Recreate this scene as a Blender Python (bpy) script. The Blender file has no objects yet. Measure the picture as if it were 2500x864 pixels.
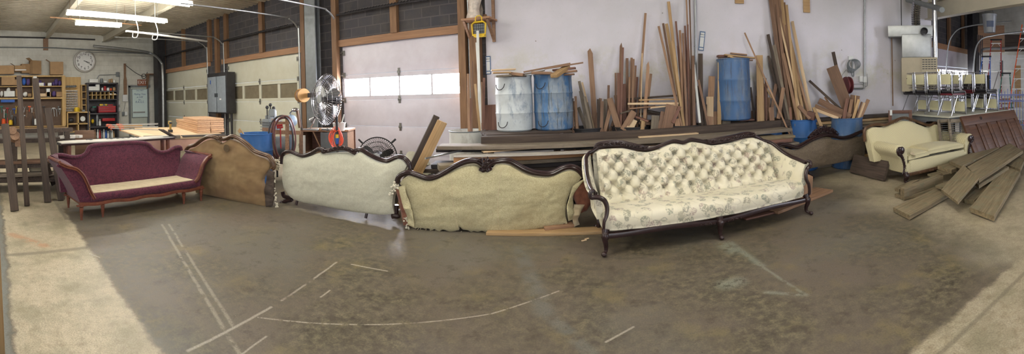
import bpy, bmesh, math, random
from mathutils import Vector, Matrix, noise
random.seed(7)
sc = bpy.context.scene
COL = sc.collection
PI = math.pi
# ---------------------------------------------------------------- camera (a hand held cylindrical sweep, eye height 1.5 m)
H = 1.5; ROLL = .029; AZ0 = -.304
F0 = Vector((math.sin(AZ0), math.cos(AZ0), 0)); R0 = Vector((math.cos(AZ0), -math.sin(AZ0), 0)); ZZ = Vector((0, 0, 1))
RV = R0*math.cos(ROLL) - ZZ*math.sin(ROLL); UV = R0*math.sin(ROLL) + ZZ*math.cos(ROLL)
cd = bpy.data.cameras.new('camera'); cam = bpy.data.objects.new('camera', cd); COL.objects.link(cam)
cd.type = 'PANO'; cd.panorama_type = 'CENTRAL_CYLINDRICAL'
cd.central_cylindrical_range_u_min = -1.25; cd.central_cylindrical_range_u_max = 1.25
cd.central_cylindrical_range_v_min = -.641; cd.central_cylindrical_range_v_max = .223
cd.central_cylindrical_radius = 1.0
cd.clip_start = .05; cd.clip_end = 200
cam.matrix_world = Matrix(((RV.x, UV.x, -F0.x, 0), (RV.y, UV.y, -F0.y, 0), (RV.z, UV.z, -F0.z, H), (0, 0, 0, 1)))
sc.camera = cam
sc.view_settings.view_transform = 'Standard'; sc.view_settings.look = 'None'
sc.view_settings.exposure = 1.0
sc.view_settings.gamma = 1.0; sc.view_settings.use_curve_mapping = False
sc.cycles.use_denoising = True; sc.cycles.use_adaptive_sampling = True; sc.cycles.adaptive_threshold = .025
sc.cycles.max_bounces = 4; sc.cycles.diffuse_bounces = 3; sc.cycles.glossy_bounces = 2; sc.cycles.transparent_max_bounces = 8
sc.cycles.caustics_reflective = False; sc.cycles.caustics_refractive = False
# ---------------------------------------------------------------- world: overcast daylight outside the building
w = bpy.data.worlds.new('sky'); sc.world = w; w.use_nodes = True
bg = w.node_tree.nodes['Background']; bg.inputs[0].default_value = (.78, .86, 1, 1); bg.inputs[1].default_value = .5
def area(name, loc, size, target, power, color):
    l = bpy.data.lights.new(name, 'AREA'); l.shape = 'RECTANGLE'; l.size, l.size_y = size; l.energy = power; l.color = color
    o = bpy.data.objects.new(name, l); COL.objects.link(o); o.location = loc
    o.rotation_euler = (Vector(target)-Vector(loc)).to_track_quat('-Z', 'Y').to_euler(); return o
# area lights for daylight through unseen openings assumed behind and right of camera
area('daylight_open_bay_door', (1.0, -5.6, 2.2), (5.0, 2.8), (1.0, 5, 1.0), 95, (.93, .95, 1))
area('daylight_far_bay_door', (11.9, -1.0, 2.2), (3.6, 2.6), (6.0, 6.0, 0.8), 250, (.84, .88, 1))
area('daylight_side_fill', (-11.5, -5.6, 2.4), (4.0, 1.4), (-8, 4, 1.0), 40, (1, .96, .88))  # added fill lamp, unseen, to the left behind the camera

# ---------------------------------------------------------------- pixel -> place helpers (2500 x 864 frame)
def ray(x, y):
    u = (x-1250)/1000; v = (223-y)/1000
    return RV*math.sin(u) + F0*math.cos(u) + UV*v
O = Vector((0, 0, H))
def PZ(x, y, z=0.): d = ray(x, y); return O + d*((z-H)/d.z)
def PY(x, y, Y): d = ray(x, y); return O + d*(Y/d.y)
def PX(x, y, X): d = ray(x, y); return O + d*(X/d.x)
def PD(x, y, D): d = ray(x, y); return O + d*(D/math.hypot(d.x, d.y))
def PP(x, y, A, B):
    """point on the vertical plane through A and B"""
    d = ray(x, y); t = Vector((B[0]-A[0], B[1]-A[1], 0)); n = Vector((-t.y, t.x, 0))
    return O + d*((Vector((A[0], A[1], 0))-O).dot(n)/d.dot(n))

# ---------------------------------------------------------------- mesh builder
class MB:
    def __init__(s): s.v = []; s.f = []; s.sm = []; s.mi = []; s.cur = 0
    def add(s, vs, fs, smooth=False, M=None):
        b = len(s.v)
        for p in vs:
            p = Vector(p); s.v.append(M @ p if M is not None else p)
        for f in fs: s.f.append([i+b for i in f]); s.sm.append(smooth); s.mi.append(s.cur)
        return s
    def box(s, c, size, M=None, bev=0.0):
        x, y, z = size[0]/2, size[1]/2, size[2]/2; c = Vector(c)
        if bev <= 0:
            vs = [c+Vector((i*x, j*y, k*z)) for i in (-1, 1) for j in (-1, 1) for k in (-1, 1)]
            return s.add(vs, [(0, 1, 3, 2), (4, 6, 7, 5), (0, 4, 5, 1), (2, 3, 7, 6), (0, 2, 6, 4), (1, 5, 7, 3)], False, M)
        b = min(bev, x*.9, y*.9, z*.9); bm = bmesh.new(); bmesh.ops.create_cube(bm, size=1)
        for v in bm.verts: v.co = Vector((v.co.x*2*x, v.co.y*2*y, v.co.z*2*z)) + c
        bmesh.ops.bevel(bm, geom=list(bm.edges), offset=b, segments=2, affect='EDGES', profile=.6)
        bm.verts.index_update(); vs = [v.co.copy() for v in bm.verts]; fs = [[v.index for v in f.verts] for f in bm.faces]; bm.free()
        return s.add(vs, fs, True, M)
    def hexa(s, p):     # 8 points: bottom ring 0-3, top ring 4-7
        return s.add(p, [(3, 2, 1, 0), (4, 5, 6, 7), (0, 1, 5, 4), (1, 2, 6, 5), (2, 3, 7, 6), (3, 0, 4, 7)])
    def bar(s, a, b, w_, t_, up=(0, 0, 1), bev=0):
        a = Vector(a); b = Vector(b); X = (b-a).normalized(); U = Vector(up)
        if abs(X.dot(U.normalized())) > .98: U = Vector((0, 1, 0)) if abs(X.y) < .9 else Vector((1, 0, 0))
        Y = U.cross(X).normalized(); Z = X.cross(Y); c = (a+b)/2
        M = Matrix(((X.x, Y.x, Z.x, c.x), (X.y, Y.y, Z.y, c.y), (X.z, Y.z, Z.z, c.z), (0, 0, 0, 1)))
        return s.box((0, 0, 0), ((b-a).length, w_, t_), M, bev)
    def tube(s, path, r, n=8, closed=False, caps=True, flat=1.0, up=(0, 0, 1)):
        P = [Vector(p) for p in path]; m = len(P)
        rr = r if isinstance(r, (list, tuple)) else [r]*m
        T = []
        for i in range(m):
            a = P[(i-1) % m] if (closed or i > 0) else P[i]; b = P[(i+1) % m] if (closed or i < m-1) else P[i]
            d = b-a; T.append(d.normalized() if d.length > 1e-9 else Vector((1, 0, 0)))
        U = Vector(up); U = U - T[0]*U.dot(T[0])
        if U.length < .05: U = Vector((1, 0, 0)) - T[0]*T[0].x
        if U.length < .05: U = Vector((0, 1, 0)) - T[0]*T[0].y
        U.normalize(); vs = []
        for i in range(m):
            U = U - T[i]*U.dot(T[i]); U.normalize(); W = T[i].cross(U)
            for k in range(n):
                a = 2*PI*k/n; vs.append(P[i] + U*(math.cos(a)*rr[i]) + W*(math.sin(a)*rr[i]*flat))
        fs = []
        for i in range(m if closed else m-1):
            j = (i+1) % m
            for k in range(n): k2 = (k+1) % n; fs.append((i*n+k, i*n+k2, j*n+k2, j*n+k))
        if caps and not closed: fs.append(tuple(range(n-1, -1, -1))); fs.append(tuple((m-1)*n+k for k in range(n)))
        return s.add(vs, fs, True)
    def sweep(s, path, prof, up=(0, -1, 0), closed=False, scale=None):
        """profile points (a, b): a along `up` axis (out of the plane), b along the in-plane normal"""
        P = [Vector(p) for p in path]; m = len(P); n = len(prof); N = Vector(up).normalized(); vs = []
        for i in range(m):
            a = P[(i-1) % m] if (closed or i > 0) else P[i]; b = P[(i+1) % m] if (closed or i < m-1) else P[i]
            t = (b-a).normalized(); S = N.cross(t).normalized(); k = scale[i] if scale else 1
            for (pa, pb) in prof: vs.append(P[i] + N*pa*k + S*pb*k)
        fs = []
        for i in range(m if closed else m-1):
            j = (i+1) % m
            for k in range(n): k2 = (k+1) % n; fs.append((i*n+k, i*n+k2, j*n+k2, j*n+k))
        if not closed: fs.append(tuple(range(n-1, -1, -1))); fs.append(tuple((m-1)*n+k for k in range(n)))
        return s.add(vs, fs, True)
    def lathe(s, prof, n=24, M=None, cap=True, smooth=True):
        vs = []; m = len(prof)
        for (r, z) in prof:
            for k in range(n): a = 2*PI*k/n; vs.append((r*math.cos(a), r*math.sin(a), z))
        fs = []
        for i in range(m-1):
            for k in range(n): k2 = (k+1) % n; fs.append((i*n+k, i*n+k2, (i+1)*n+k2, (i+1)*n+k))
        if cap: fs.append(tuple(range(n-1, -1, -1))); fs.append(tuple((m-1)*n+k for k in range(n)))
        return s.add(vs, fs, smooth, M)
    def prism(s, poly, h0, h1, M=None, smooth=False):
        n = len(poly); vs = [(p[0], p[1], h0) for p in poly] + [(p[0], p[1], h1) for p in poly]
        fs = [tuple(range(n-1, -1, -1)), tuple(range(n, 2*n))] + [(i, (i+1) % n, n+(i+1) % n, n+i) for i in range(n)]
        return s.add(vs, fs, smooth, M)
    def ball(s, c, r, n=10, m=7, sc_=(1, 1, 1), M=None):
        vs = []; c = Vector(c)
        for i in range(m+1):
            t = PI*i/m
            for k in range(n): a = 2*PI*k/n; vs.append(c+Vector((r*sc_[0]*math.sin(t)*math.cos(a), r*sc_[1]*math.sin(t)*math.sin(a), r*sc_[2]*math.cos(t))))
        fs = [(i*n+k, (i+1)*n+k, (i+1)*n+(k+1) % n, i*n+(k+1) % n) for i in range(m) for k in range(n)]
        return s.add(vs, fs, True, M)
    def grid(s, fn, nu, nv, closeu=False, smooth=True):
        vs = [fn(i/nu, j/nv) for j in range(nv+1) for i in range(nu+1)]
        fs = [(j*(nu+1)+i, j*(nu+1)+i+1, (j+1)*(nu+1)+i+1, (j+1)*(nu+1)+i) for j in range(nv) for i in range(nu)]
        return s.add(vs, fs, smooth)
    def build(s, name, mat, parent=None, local=False, fix=True, sharp=40):
        me = bpy.data.meshes.new(name); me.from_pydata([tuple(p) for p in s.v], [], s.f)
        for m in (mat if isinstance(mat, (list, tuple)) else [mat]): me.materials.append(m)
        for p, sm, mi in zip(me.polygons, s.sm, s.mi): p.use_smooth = sm; p.material_index = mi
        if fix:
            bm = bmesh.new(); bm.from_mesh(me); bmesh.ops.recalc_face_normals(bm, faces=bm.faces); bm.to_mesh(me); bm.free()
        if any(s.sm):
            try: me.set_sharp_from_angle(angle=math.radians(sharp))
            except Exception: pass
        o = bpy.data.objects.new(name, me); COL.objects.link(o)
        if parent is not None:
            o.parent = parent
            if not local: o.matrix_parent_inverse = wm(parent).inverted()
        return o
def wm(o):
    M = o.matrix_basis.copy()
    if o.parent is not None: M = wm(o.parent) @ o.matrix_parent_inverse @ M
    return M
def tag(o, label, cat, group=None, kind=None):
    o['label'] = label; o['category'] = cat
    if group: o['group'] = group
    if kind: o['kind'] = kind
    return o
def struct(o, label=None, cat=None):
    o['kind'] = 'structure'
    if label: o['label'] = label
    if cat: o['category'] = cat
    return o
def thing(name, label, cat, loc=(0, 0, 0), rz=0., group=None):
    o = bpy.data.objects.new(name, None); COL.objects.link(o); o.empty_display_size = .1
    o.location = loc; o.rotation_euler = (0, 0, rz); o.matrix_basis = Matrix.Translation(Vector(loc)) @ Matrix.Rotation(rz, 4, 'Z')
    return tag(o, label, cat, group)
def dup(root, loc, rz=0., label=None, group=None, M=None):
    r = root.copy(); COL.objects.link(r)
    r.matrix_basis = M if M is not None else Matrix.Translation(Vector(loc)) @ Matrix.Rotation(rz, 4, 'Z')
    if label: r['label'] = label
    if group: r['group'] = group
    for ch in [c for c in bpy.data.objects if c.parent is root]:
        c = ch.copy(); COL.objects.link(c); c.parent = r
        for g in [x for x in bpy.data.objects if x.parent is ch]:
            d = g.copy(); COL.objects.link(d); d.parent = c
    return r
def smoothcurve(pts, per=6, closed=False):
    P = [Vector(p) for p in pts]; n = len(P); out = []
    for i in range(n if closed else n-1):
        a = P[(i-1) % n] if (closed or i > 0) else P[0]*2-P[1]; b = P[i]; c = P[(i+1) % n]
        d = P[(i+2) % n] if (closed or i < n-2) else P[-1]*2-P[-2]
        for k in range(per):
            t = k/per; out.append(.5*((2*b)+(c-a)*t+(2*a-5*b+4*c-d)*t*t+(3*b-a-3*c+d)*t**3))
    if not closed: out.append(P[-1])
    return out
def interp(pts, x):
    if x <= pts[0][0]: return pts[0][1]
    for a, b in zip(pts, pts[1:]):
        if x <= b[0]:
            return a[1] + (b[1]-a[1])*(x-a[0])/max(1e-9, b[0]-a[0])
    return pts[-1][1]
def rnd(a, b): return random.uniform(a, b)
ORD = ['first', 'second', 'third', 'fourth', 'fifth', 'sixth', 'seventh', 'eighth', 'ninth', 'tenth', 'eleventh', 'twelfth', 'thirteenth', 'fourteenth', 'fifteenth', 'sixteenth', 'seventeenth', 'eighteenth', 'nineteenth', 'twentieth', 'twenty-first', 'twenty-second', 'twenty-third', 'twenty-fourth', 'twenty-fifth', 'twenty-sixth', 'twenty-seventh', 'twenty-eighth', 'twenty-ninth', 'thirtieth', 'thirty-first', 'thirty-second', 'thirty-third', 'thirty-fourth', 'thirty-fifth', 'thirty-sixth', 'thirty-seventh', 'thirty-eighth', 'thirty-ninth', 'fortieth']

# ---------------------------------------------------------------- materials
def srgb(r, g, b):
    f = lambda c: ((c/255+.055)/1.055)**2.4 if c/255 > .04045 else c/255/12.92
    return (f(r), f(g), f(b), 1)
class NT:
    def __init__(s, name):
        s.m = bpy.data.materials.new(name); s.m.use_nodes = True; s.t = s.m.node_tree; s.n = s.t.nodes; s.l = s.t.links
        s.b = s.n['Principled BSDF']
    def N(s, typ, **kw):
        n = s.n.new(typ)
        for k, v in kw.items():
            if k.startswith('i_'):
                key = k[2:].replace('_', ' ')
                n.inputs[key].default_value = v
            else: setattr(n, k, v)
        return n
    def L(s, a, b): s.l.new(a, b)
    def val(s, sock, v):
        if hasattr(v, 'node'): s.L(v, sock)
        else: sock.default_value = v
    def coord(s, kind='Object', scale=(1, 1, 1), rot=(0, 0, 0), loc=(0, 0, 0)):
        c = s.N('ShaderNodeTexCoord'); m = s.N('ShaderNodeMapping'); s.L(c.outputs[kind], m.inputs[0])
        m.inputs['Scale'].default_value = scale; m.inputs['Rotation'].default_value = rot; m.inputs['Location'].default_value = loc
        return m.outputs[0]
    def noise(s, vec, scale=5, detail=4, rough=.55, dist=0):
        n = s.N('ShaderNodeTexNoise'); n.inputs['Scale'].default_value = scale; n.inputs['Detail'].default_value = detail
        n.inputs['Roughness'].default_value = rough; n.inputs['Distortion'].default_value = dist
        if vec is not None: s.L(vec, n.inputs['Vector'])
        return n.outputs['Fac']
    def vor(s, vec, scale=5, feature='F1', out='Distance', rand=1):
        n = s.N('ShaderNodeTexVoronoi'); n.feature = feature; n.inputs['Scale'].default_value = scale; n.inputs['Randomness'].default_value = rand
        s.L(vec, n.inputs['Vector']); return n.outputs[out]
    def ramp(s, f, stops, interp_='LINEAR'):
        r = s.N('ShaderNodeValToRGB'); r.color_ramp.interpolation = interp_; s.L(f, r.inputs[0]); e = r.color_ramp.elements
        while len(e) < len(stops): e.new(.5)
        for el, (p, c) in zip(e, stops):
            el.position = p; el.color = c if isinstance(c, tuple) else (c, c, c, 1)
        return r.outputs[0]
    def mix(s, f, a, b, mode='MIX'):
        m = s.N('ShaderNodeMix'); m.data_type = 'RGBA'; m.blend_type = mode
        s.val(m.inputs[0], f); s.val(m.inputs[6], a); s.val(m.inputs[7], b); return m.outputs[2]
    def math(s, op, a, b=None, c=None, clamp=False):
        m = s.N('ShaderNodeMath'); m.operation = op; m.use_clamp = clamp; s.val(m.inputs[0], a)
        if b is not None: s.val(m.inputs[1], b)
        if c is not None: s.val(m.inputs[2], c)
        return m.outputs[0]
    def bump(s, h, strength=.3, dist=.01, prev=None):
        b = s.N('ShaderNodeBump'); b.inputs['Strength'].default_value = strength; b.inputs['Distance'].default_value = dist
        s.L(h, b.inputs['Height'])
        if prev is not None: s.L(prev, b.inputs['Normal'])
        s.L(b.outputs[0], s.b.inputs['Normal']); return b.outputs[0]
    def rnd(s):
        return s.N('ShaderNodeObjectInfo').outputs['Random']
    def out(s, color=None, rough=None, metal=None, spec=None):
        if color is not None: s.val(s.b.inputs['Base Color'], color)
        if rough is not None: s.val(s.b.inputs['Roughness'], rough)
        if metal is not None: s.val(s.b.inputs['Metallic'], metal)
        if spec is not None: s.val(s.b.inputs['Specular IOR Level'], spec)
        return s.m
def plain(name, c, rough=.6, metal=0., var=.12, scale=8, bump=.0, rand=0.):
    n = NT(name); v = n.coord(); f = n.noise(v, scale, 5)
    d = tuple(x*(1-var) for x in c[:3])+(1,); u = tuple(min(1, x*(1+var)) for x in c[:3])+(1,)
    col = n.ramp(f, [(.3, d), (.7, u)])
    if rand:
        h = n.N('ShaderNodeHueSaturation'); n.L(col, h.inputs['Color']); n.L(n.math('MULTIPLY_ADD', n.rnd(), rand*2, 1-rand), h.inputs['Value']); col = h.outputs[0]
    if bump: n.bump(f, bump, .01)
    return n.out(col, rough, metal)
def emit(name, c, s_):
    n = NT(name); n.b.inputs['Base Color'].default_value = (.8, .8, .8, 1)
    n.b.inputs['Emission Color'].default_value = c; n.b.inputs['Emission Strength'].default_value = s_; return n.m
def wood(name, base, dark, rough=.65, grain=1., rand=.18, bump=.25, patches=None, ax='X'):
    """grain runs along the object's own X axis"""
    n = NT(name); o = n.rnd(); c = n.N('ShaderNodeTexCoord'); add = n.N('ShaderNodeVectorMath'); add.operation = 'MULTIPLY_ADD'
    n.L(c.outputs['Object'], add.inputs[0]); add.inputs[1].default_value = (1, 1, 1)
    cb = n.N('ShaderNodeCombineXYZ'); n.L(n.math('MULTIPLY', o, 37.), cb.inputs[0]); n.L(n.math('MULTIPLY', o, 91.), cb.inputs[1]); n.L(n.math('MULTIPLY', o, 53.), cb.inputs[2])
    n.L(cb.outputs[0], add.inputs[2])
    m = n.N('ShaderNodeMapping'); n.L(add.outputs[0], m.inputs[0])
    sc_ = {'X': (1.2, 22, 22), 'Z': (22, 22, 1.2), 'Y': (22, 1.2, 22)}[ax]; m.inputs['Scale'].default_value = tuple(k*grain for k in sc_)
    f = n.noise(m.outputs[0], 1.6, 5, .6, .6); big = n.noise(add.outputs[0], 3., 3)
    col = n.ramp(f, [(.28, dark), (.62, base)])
    col = n.mix(n.math('MULTIPLY', big, .55), col, dark)
    if patches: col = n.mix(n.ramp(n.noise(add.outputs[0], 7, 5, .7), [(.5, 0.), (.66, 1.)]), col, patches)
    h = n.N('ShaderNodeHueSaturation'); n.L(col, h.inputs['Color']); n.L(n.math('MULTIPLY_ADD', o, rand*2, 1-rand), h.inputs['Value'])
    n.bump(f, bump, .004)
    return n.out(h.outputs[0], rough)
M = {}
M['pine'] = wood('pine', srgb(198, 166, 122), srgb(156, 122, 82))
M['palepine'] = wood('pale_pine', srgb(225, 200, 165), srgb(200, 168, 130))
M['tan'] = wood('tan_wood', srgb(170, 134, 104), srgb(124, 92, 70))
M['brownwood'] = wood('brown_wood', srgb(142, 108, 84), srgb(98, 72, 56))
M['redwood'] = wood('reddish_wood', srgb(136, 96, 78), srgb(96, 64, 54))
M['greywood'] = wood('weathered_grey_wood', srgb(140, 128, 112), srgb(96, 84, 72), .8, patches=srgb(110, 100, 84))
M['barnwood'] = wood('old_barn_wood', srgb(156, 139, 110), srgb(98, 84, 62), .85, .8, .14, .7, srgb(122, 116, 92))
M['darkwood'] = wood('dark_weathered_wood', srgb(90, 76, 65), srgb(54, 43, 38), .8)
M['blackwood'] = wood('blackened_wood', srgb(52, 46, 48), srgb(28, 24, 26), .75)
M['sawn'] = wood('rough_sawn_plank', srgb(196, 190, 182), srgb(150, 142, 134), .85, .6, .03, .5)
M['orangewood'] = wood('orange_brown_beam', srgb(204, 156, 110), srgb(168, 118, 78), rand=.03)
M['stud'] = wood('stud_wood', srgb(152, 116, 84), srgb(112, 82, 58), ax='Z')
M['header'] = wood('header_wood', srgb(178, 136, 102), srgb(146, 108, 80))
M['carved'] = plain('carved_mahogany', srgb(48, 31, 31), .3, 0, .3, 14, .1)
M['carved2'] = plain('walnut_moulding', srgb(96, 70, 50), .35, 0, .35, 12, .1)
M['steel'] = plain('galvanised_steel', srgb(170, 172, 172), .42, .7, .12)
M['greysteel'] = plain('grey_painted_steel', srgb(120, 124, 126), .5, .2, .12)
M['darksteel'] = plain('dark_steel', srgb(62, 60, 62), .5, .4, .2)
M['black'] = plain('black_paint', srgb(26, 25, 28), .5)
M['white'] = plain('white_paint', srgb(225, 225, 220), .5, 0, .06)
M['chrome'] = plain('chrome', srgb(180, 180, 184), .24, 1.0, .05)
M['red'] = plain('red_paint', srgb(168, 34, 36), .45)
M['orange'] = plain('orange_paint', srgb(226, 92, 40), .5)
M['blue'] = plain('blue_paint', srgb(40, 90, 170), .5)
M['green'] = plain('green_paint', srgb(28, 110, 92), .5)
M['yellow'] = plain('yellow_plastic', srgb(222, 184, 40), .5)
M['card'] = plain('cardboard', srgb(164, 132, 96), .85, 0, .1, 6, 0, .12)
M['paper'] = plain('white_paper', srgb(228, 228, 226), .7, 0, .04)
M['purple'] = plain('purple_stuff', srgb(84, 66, 120), .7, 0, .2)
# ================================================================= ROOM
def brick(name, c1, c2, mortar, bw=.4, bh=.2, msize=.012, axes='XZ', rough=.9, bumpk=.3, stain=None, var=.1):
    n = NT(name); c = n.N('ShaderNodeTexCoord'); sp = n.N('ShaderNodeSeparateXYZ'); n.L(c.outputs['Object'], sp.inputs[0])
    cb = n.N('ShaderNodeCombineXYZ'); n.L(sp.outputs[axes[0]], cb.inputs[0]); n.L(sp.outputs[axes[1]], cb.inputs[1])
    b = n.N('ShaderNodeTexBrick'); n.L(cb.outputs[0], b.inputs['Vector']); b.inputs['Scale'].default_value = 1
    b.inputs['Brick Width'].default_value = bw; b.inputs['Row Height'].default_value = bh; b.inputs['Mortar Size'].default_value = msize
    b.inputs['Mortar Smooth'].default_value = .2; b.inputs['Bias'].default_value = 0
    b.inputs['Color1'].default_value = c1; b.inputs['Color2'].default_value = c2; b.inputs['Mortar'].default_value = mortar
    f = n.noise(c.outputs['Object'], 3.2, 6, .65); g = n.noise(c.outputs['Object'], 60, 3, .6)
    col = n.mix(n.ramp(f, [(.35, 0.), (.75, .5)]), b.outputs['Color'], stain or mortar)
    hh = n.math('SUBTRACT', n.math('MULTIPLY', g, .3), b.outputs['Fac']); n.bump(hh, bumpk, .01)
    return n.out(col, rough)
M['cmu_dark'] = brick('grey_block_wall', srgb(76, 74, 79), srgb(62, 60, 66), srgb(94, 90, 91), stain=srgb(98, 92, 82))
M['cmu_white'] = brick('white_painted_block_wall', srgb(220, 218, 208), srgb(215, 213, 203), srgb(206, 203, 193), msize=.008, axes='YZ', stain=srgb(176, 172, 158))

def white_wall_mat():
    n = NT('white_plaster_wall'); v = n.coord()
    col = n.mix(n.ramp(n.noise(v, .9, 5, .6), [(.35, 0.), (.7, 1.)]), srgb(226, 221, 230), srgb(212, 209, 214))
    # old yellow-green stains, low on the wall, and small dark nail marks
    sp = n.N('ShaderNodeSeparateXYZ'); n.L(v, sp.inputs[0])
    low = n.math('SUBTRACT', 1., n.math('ABSOLUTE', n.math('MULTIPLY', n.math('SUBTRACT', sp.outputs[2], 1.75), 1.6)), clamp=True)
    st = n.math('MULTIPLY', n.ramp(n.noise(v, 1.6, 6, .7), [(.48, 0.), (.7, 1.)]), low)
    col = n.mix(n.math('MULTIPLY', st, .75), col, srgb(186, 184, 140))
    col = n.mix(n.ramp(n.vor(v, 2.6), [(0.02, .8), (.035, 0.)]), col, srgb(120, 112, 100))
    col = n.mix(n.ramp(n.noise(v, 34, 3), [(.62, 0.), (.8, .25)]), col, srgb(180, 178, 170))
    n.bump(n.noise(v, 30, 4), .12, .01)
    return n.out(col, .7)
M['wallwhite'] = white_wall_mat()

def floor_mat():
    n = NT('worn_concrete'); c = n.N('ShaderNodeTexCoord'); v = c.outputs['Object']; sp = n.N('ShaderNodeSeparateXYZ'); n.L(v, sp.inputs[0])
    X, Y = sp.outputs[0], sp.outputs[1]
    wob = n.math('MULTIPLY', n.math('SUBTRACT', n.noise(v, 5, 5, .7), .5), .16)
    sf = n.noise(v, 90, 4, .7); mid = n.noise(v, 14, 6, .72); big = n.noise(v, 1.1, 5, .6, .4)
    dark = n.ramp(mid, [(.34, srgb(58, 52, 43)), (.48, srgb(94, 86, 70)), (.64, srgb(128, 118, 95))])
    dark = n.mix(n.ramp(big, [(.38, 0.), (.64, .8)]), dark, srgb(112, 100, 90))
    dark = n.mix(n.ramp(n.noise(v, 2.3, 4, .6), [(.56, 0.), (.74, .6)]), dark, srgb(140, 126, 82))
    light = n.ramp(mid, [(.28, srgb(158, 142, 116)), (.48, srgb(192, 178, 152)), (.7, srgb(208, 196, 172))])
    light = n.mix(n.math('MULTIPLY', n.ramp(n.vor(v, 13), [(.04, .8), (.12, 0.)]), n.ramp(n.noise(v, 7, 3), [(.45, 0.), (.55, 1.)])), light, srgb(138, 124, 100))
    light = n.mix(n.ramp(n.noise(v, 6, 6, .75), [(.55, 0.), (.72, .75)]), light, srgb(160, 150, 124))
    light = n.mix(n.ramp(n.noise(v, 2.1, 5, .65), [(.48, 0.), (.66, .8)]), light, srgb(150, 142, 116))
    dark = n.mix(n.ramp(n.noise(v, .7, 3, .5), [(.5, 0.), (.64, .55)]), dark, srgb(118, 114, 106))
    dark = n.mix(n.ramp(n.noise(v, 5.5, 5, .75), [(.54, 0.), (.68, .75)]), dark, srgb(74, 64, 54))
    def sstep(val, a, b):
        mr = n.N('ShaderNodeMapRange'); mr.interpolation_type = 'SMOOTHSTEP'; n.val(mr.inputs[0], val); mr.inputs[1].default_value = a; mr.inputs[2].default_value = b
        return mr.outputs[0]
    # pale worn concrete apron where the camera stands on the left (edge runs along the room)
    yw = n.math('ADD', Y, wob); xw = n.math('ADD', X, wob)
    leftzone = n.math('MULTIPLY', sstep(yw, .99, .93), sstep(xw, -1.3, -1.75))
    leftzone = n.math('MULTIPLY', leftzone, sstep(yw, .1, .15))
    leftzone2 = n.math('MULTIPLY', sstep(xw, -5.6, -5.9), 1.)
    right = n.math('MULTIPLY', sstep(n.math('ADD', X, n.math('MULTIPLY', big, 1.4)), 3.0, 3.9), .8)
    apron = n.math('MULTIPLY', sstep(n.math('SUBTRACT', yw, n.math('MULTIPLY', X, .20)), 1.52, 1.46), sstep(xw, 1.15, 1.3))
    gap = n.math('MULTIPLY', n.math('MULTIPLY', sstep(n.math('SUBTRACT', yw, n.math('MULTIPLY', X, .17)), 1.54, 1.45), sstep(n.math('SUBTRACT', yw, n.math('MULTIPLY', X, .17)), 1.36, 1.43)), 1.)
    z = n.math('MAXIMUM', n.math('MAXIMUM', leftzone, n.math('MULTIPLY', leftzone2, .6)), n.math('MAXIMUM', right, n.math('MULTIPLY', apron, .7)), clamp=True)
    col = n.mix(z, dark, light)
    def seg(a, b, w_, soft=.012, brk=0):
        a = Vector((a[0], a[1])); b = Vector((b[0], b[1])); t = (b-a); Ln = t.length; t.normalize()
        dx = n.math('SUBTRACT', xs, a.x); dy = n.math('SUBTRACT', ys, a.y)
        along = n.math('ADD', n.math('MULTIPLY', dx, t.x), n.math('MULTIPLY', dy, t.y))
        cl = n.math('MINIMUM', n.math('MAXIMUM', along, 0.), Ln)
        ex = n.math('SUBTRACT', dx, n.math('MULTIPLY', cl, t.x)); ey = n.math('SUBTRACT', dy, n.math('MULTIPLY', cl, t.y))
        d = n.math('SQRT', n.math('ADD', n.math('MULTIPLY', ex, ex), n.math('MULTIPLY', ey, ey)))
        m = sstep(d, w_+soft, w_*.4)
        if brk: m = n.math('MULTIPLY', m, n.ramp(n.noise(v, brk, 4, .7), [(.38, 0.), (.5, 1.)]))
        return m
    xs = n.math('ADD', X, n.math('MULTIPLY', wob, .12)); ys = n.math('ADD', Y, n.math('MULTIPLY', wob, .12))
    def union(L_):
        r = L_[0]
        for k in L_[1:]: r = n.math('MAXIMUM', r, k)
        return r
    # pale scuffed lines (old tape and drag marks)
    tape = union([seg((-4.58, 1.97), (-1.95, 1.33), .011, .012, 9), seg((-4.55, 2.05), (-2.28, 1.48), .010, .012, 9)])
    col = n.mix(n.math('MULTIPLY', tape, .5), col, srgb(176, 170, 150))
    sc1 = union([seg((-2.22, 1.11), (-2.33, 1.83), .010, .008), seg((-2.35, 1.95), (-2.52, 2.74), .008, .008, 6), seg((-2.28, 1.68), (-1.74, 2.07), .005, .006, 16), seg((-1.74, 2.07), (-1.0, 2.59), .004, .006, 9),
                 seg((-1.0, 2.59), (-.62, 2.99), .005, .006, 14), seg((-2.02, 1.36), (-2.07, 1.58), .006, .006), seg((-.22, 2.41), (-.06, 2.56), .007, .006), seg((-2.38, 2.79), (-2.04, 2.85), .007, .008),
                 seg((-2.18, 2.19), (-2.2, 2.31), .006, .006), seg((-3.98, .93), (-3.85, 1.0), .006, .005)])
    col = n.mix(n.math('MULTIPLY', sc1, .5), col, srgb(208, 200, 184))
    g = union([seg((.84, 3.82), (.98, 3.21), .01, .05, 8), seg((.98, 3.21), (1.13, 2.65), .006, .02, 10), seg((.88, 2.8), (1.13, 2.65), .008, .03, 12), seg((.62, 3.0), (.72, 3.02), .04, .08, 14), seg((.78, 3.75), (.84, 3.6), .03, .1, 12)])
    col = n.mix(n.math('MULTIPLY', g, .42), col, srgb(158, 168, 152))
    bl = union([seg((-1.15, 3.75), (-.66, 2.7), .05, .06, 5), seg((-.66, 2.7), (-.3, 2.3), .035, .04, 6)])
    col = n.mix(n.math('MULTIPLY', bl, .32), col, srgb(128, 134, 132))
    # orange paint swipe and the saw-cut joint on the apron
    org = seg((-4.7, .2), (-4.3, .52), .035, .06, 7)
    col = n.mix(n.math('MULTIPLY', org, .5), col, srgb(196, 130, 84))
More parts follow.
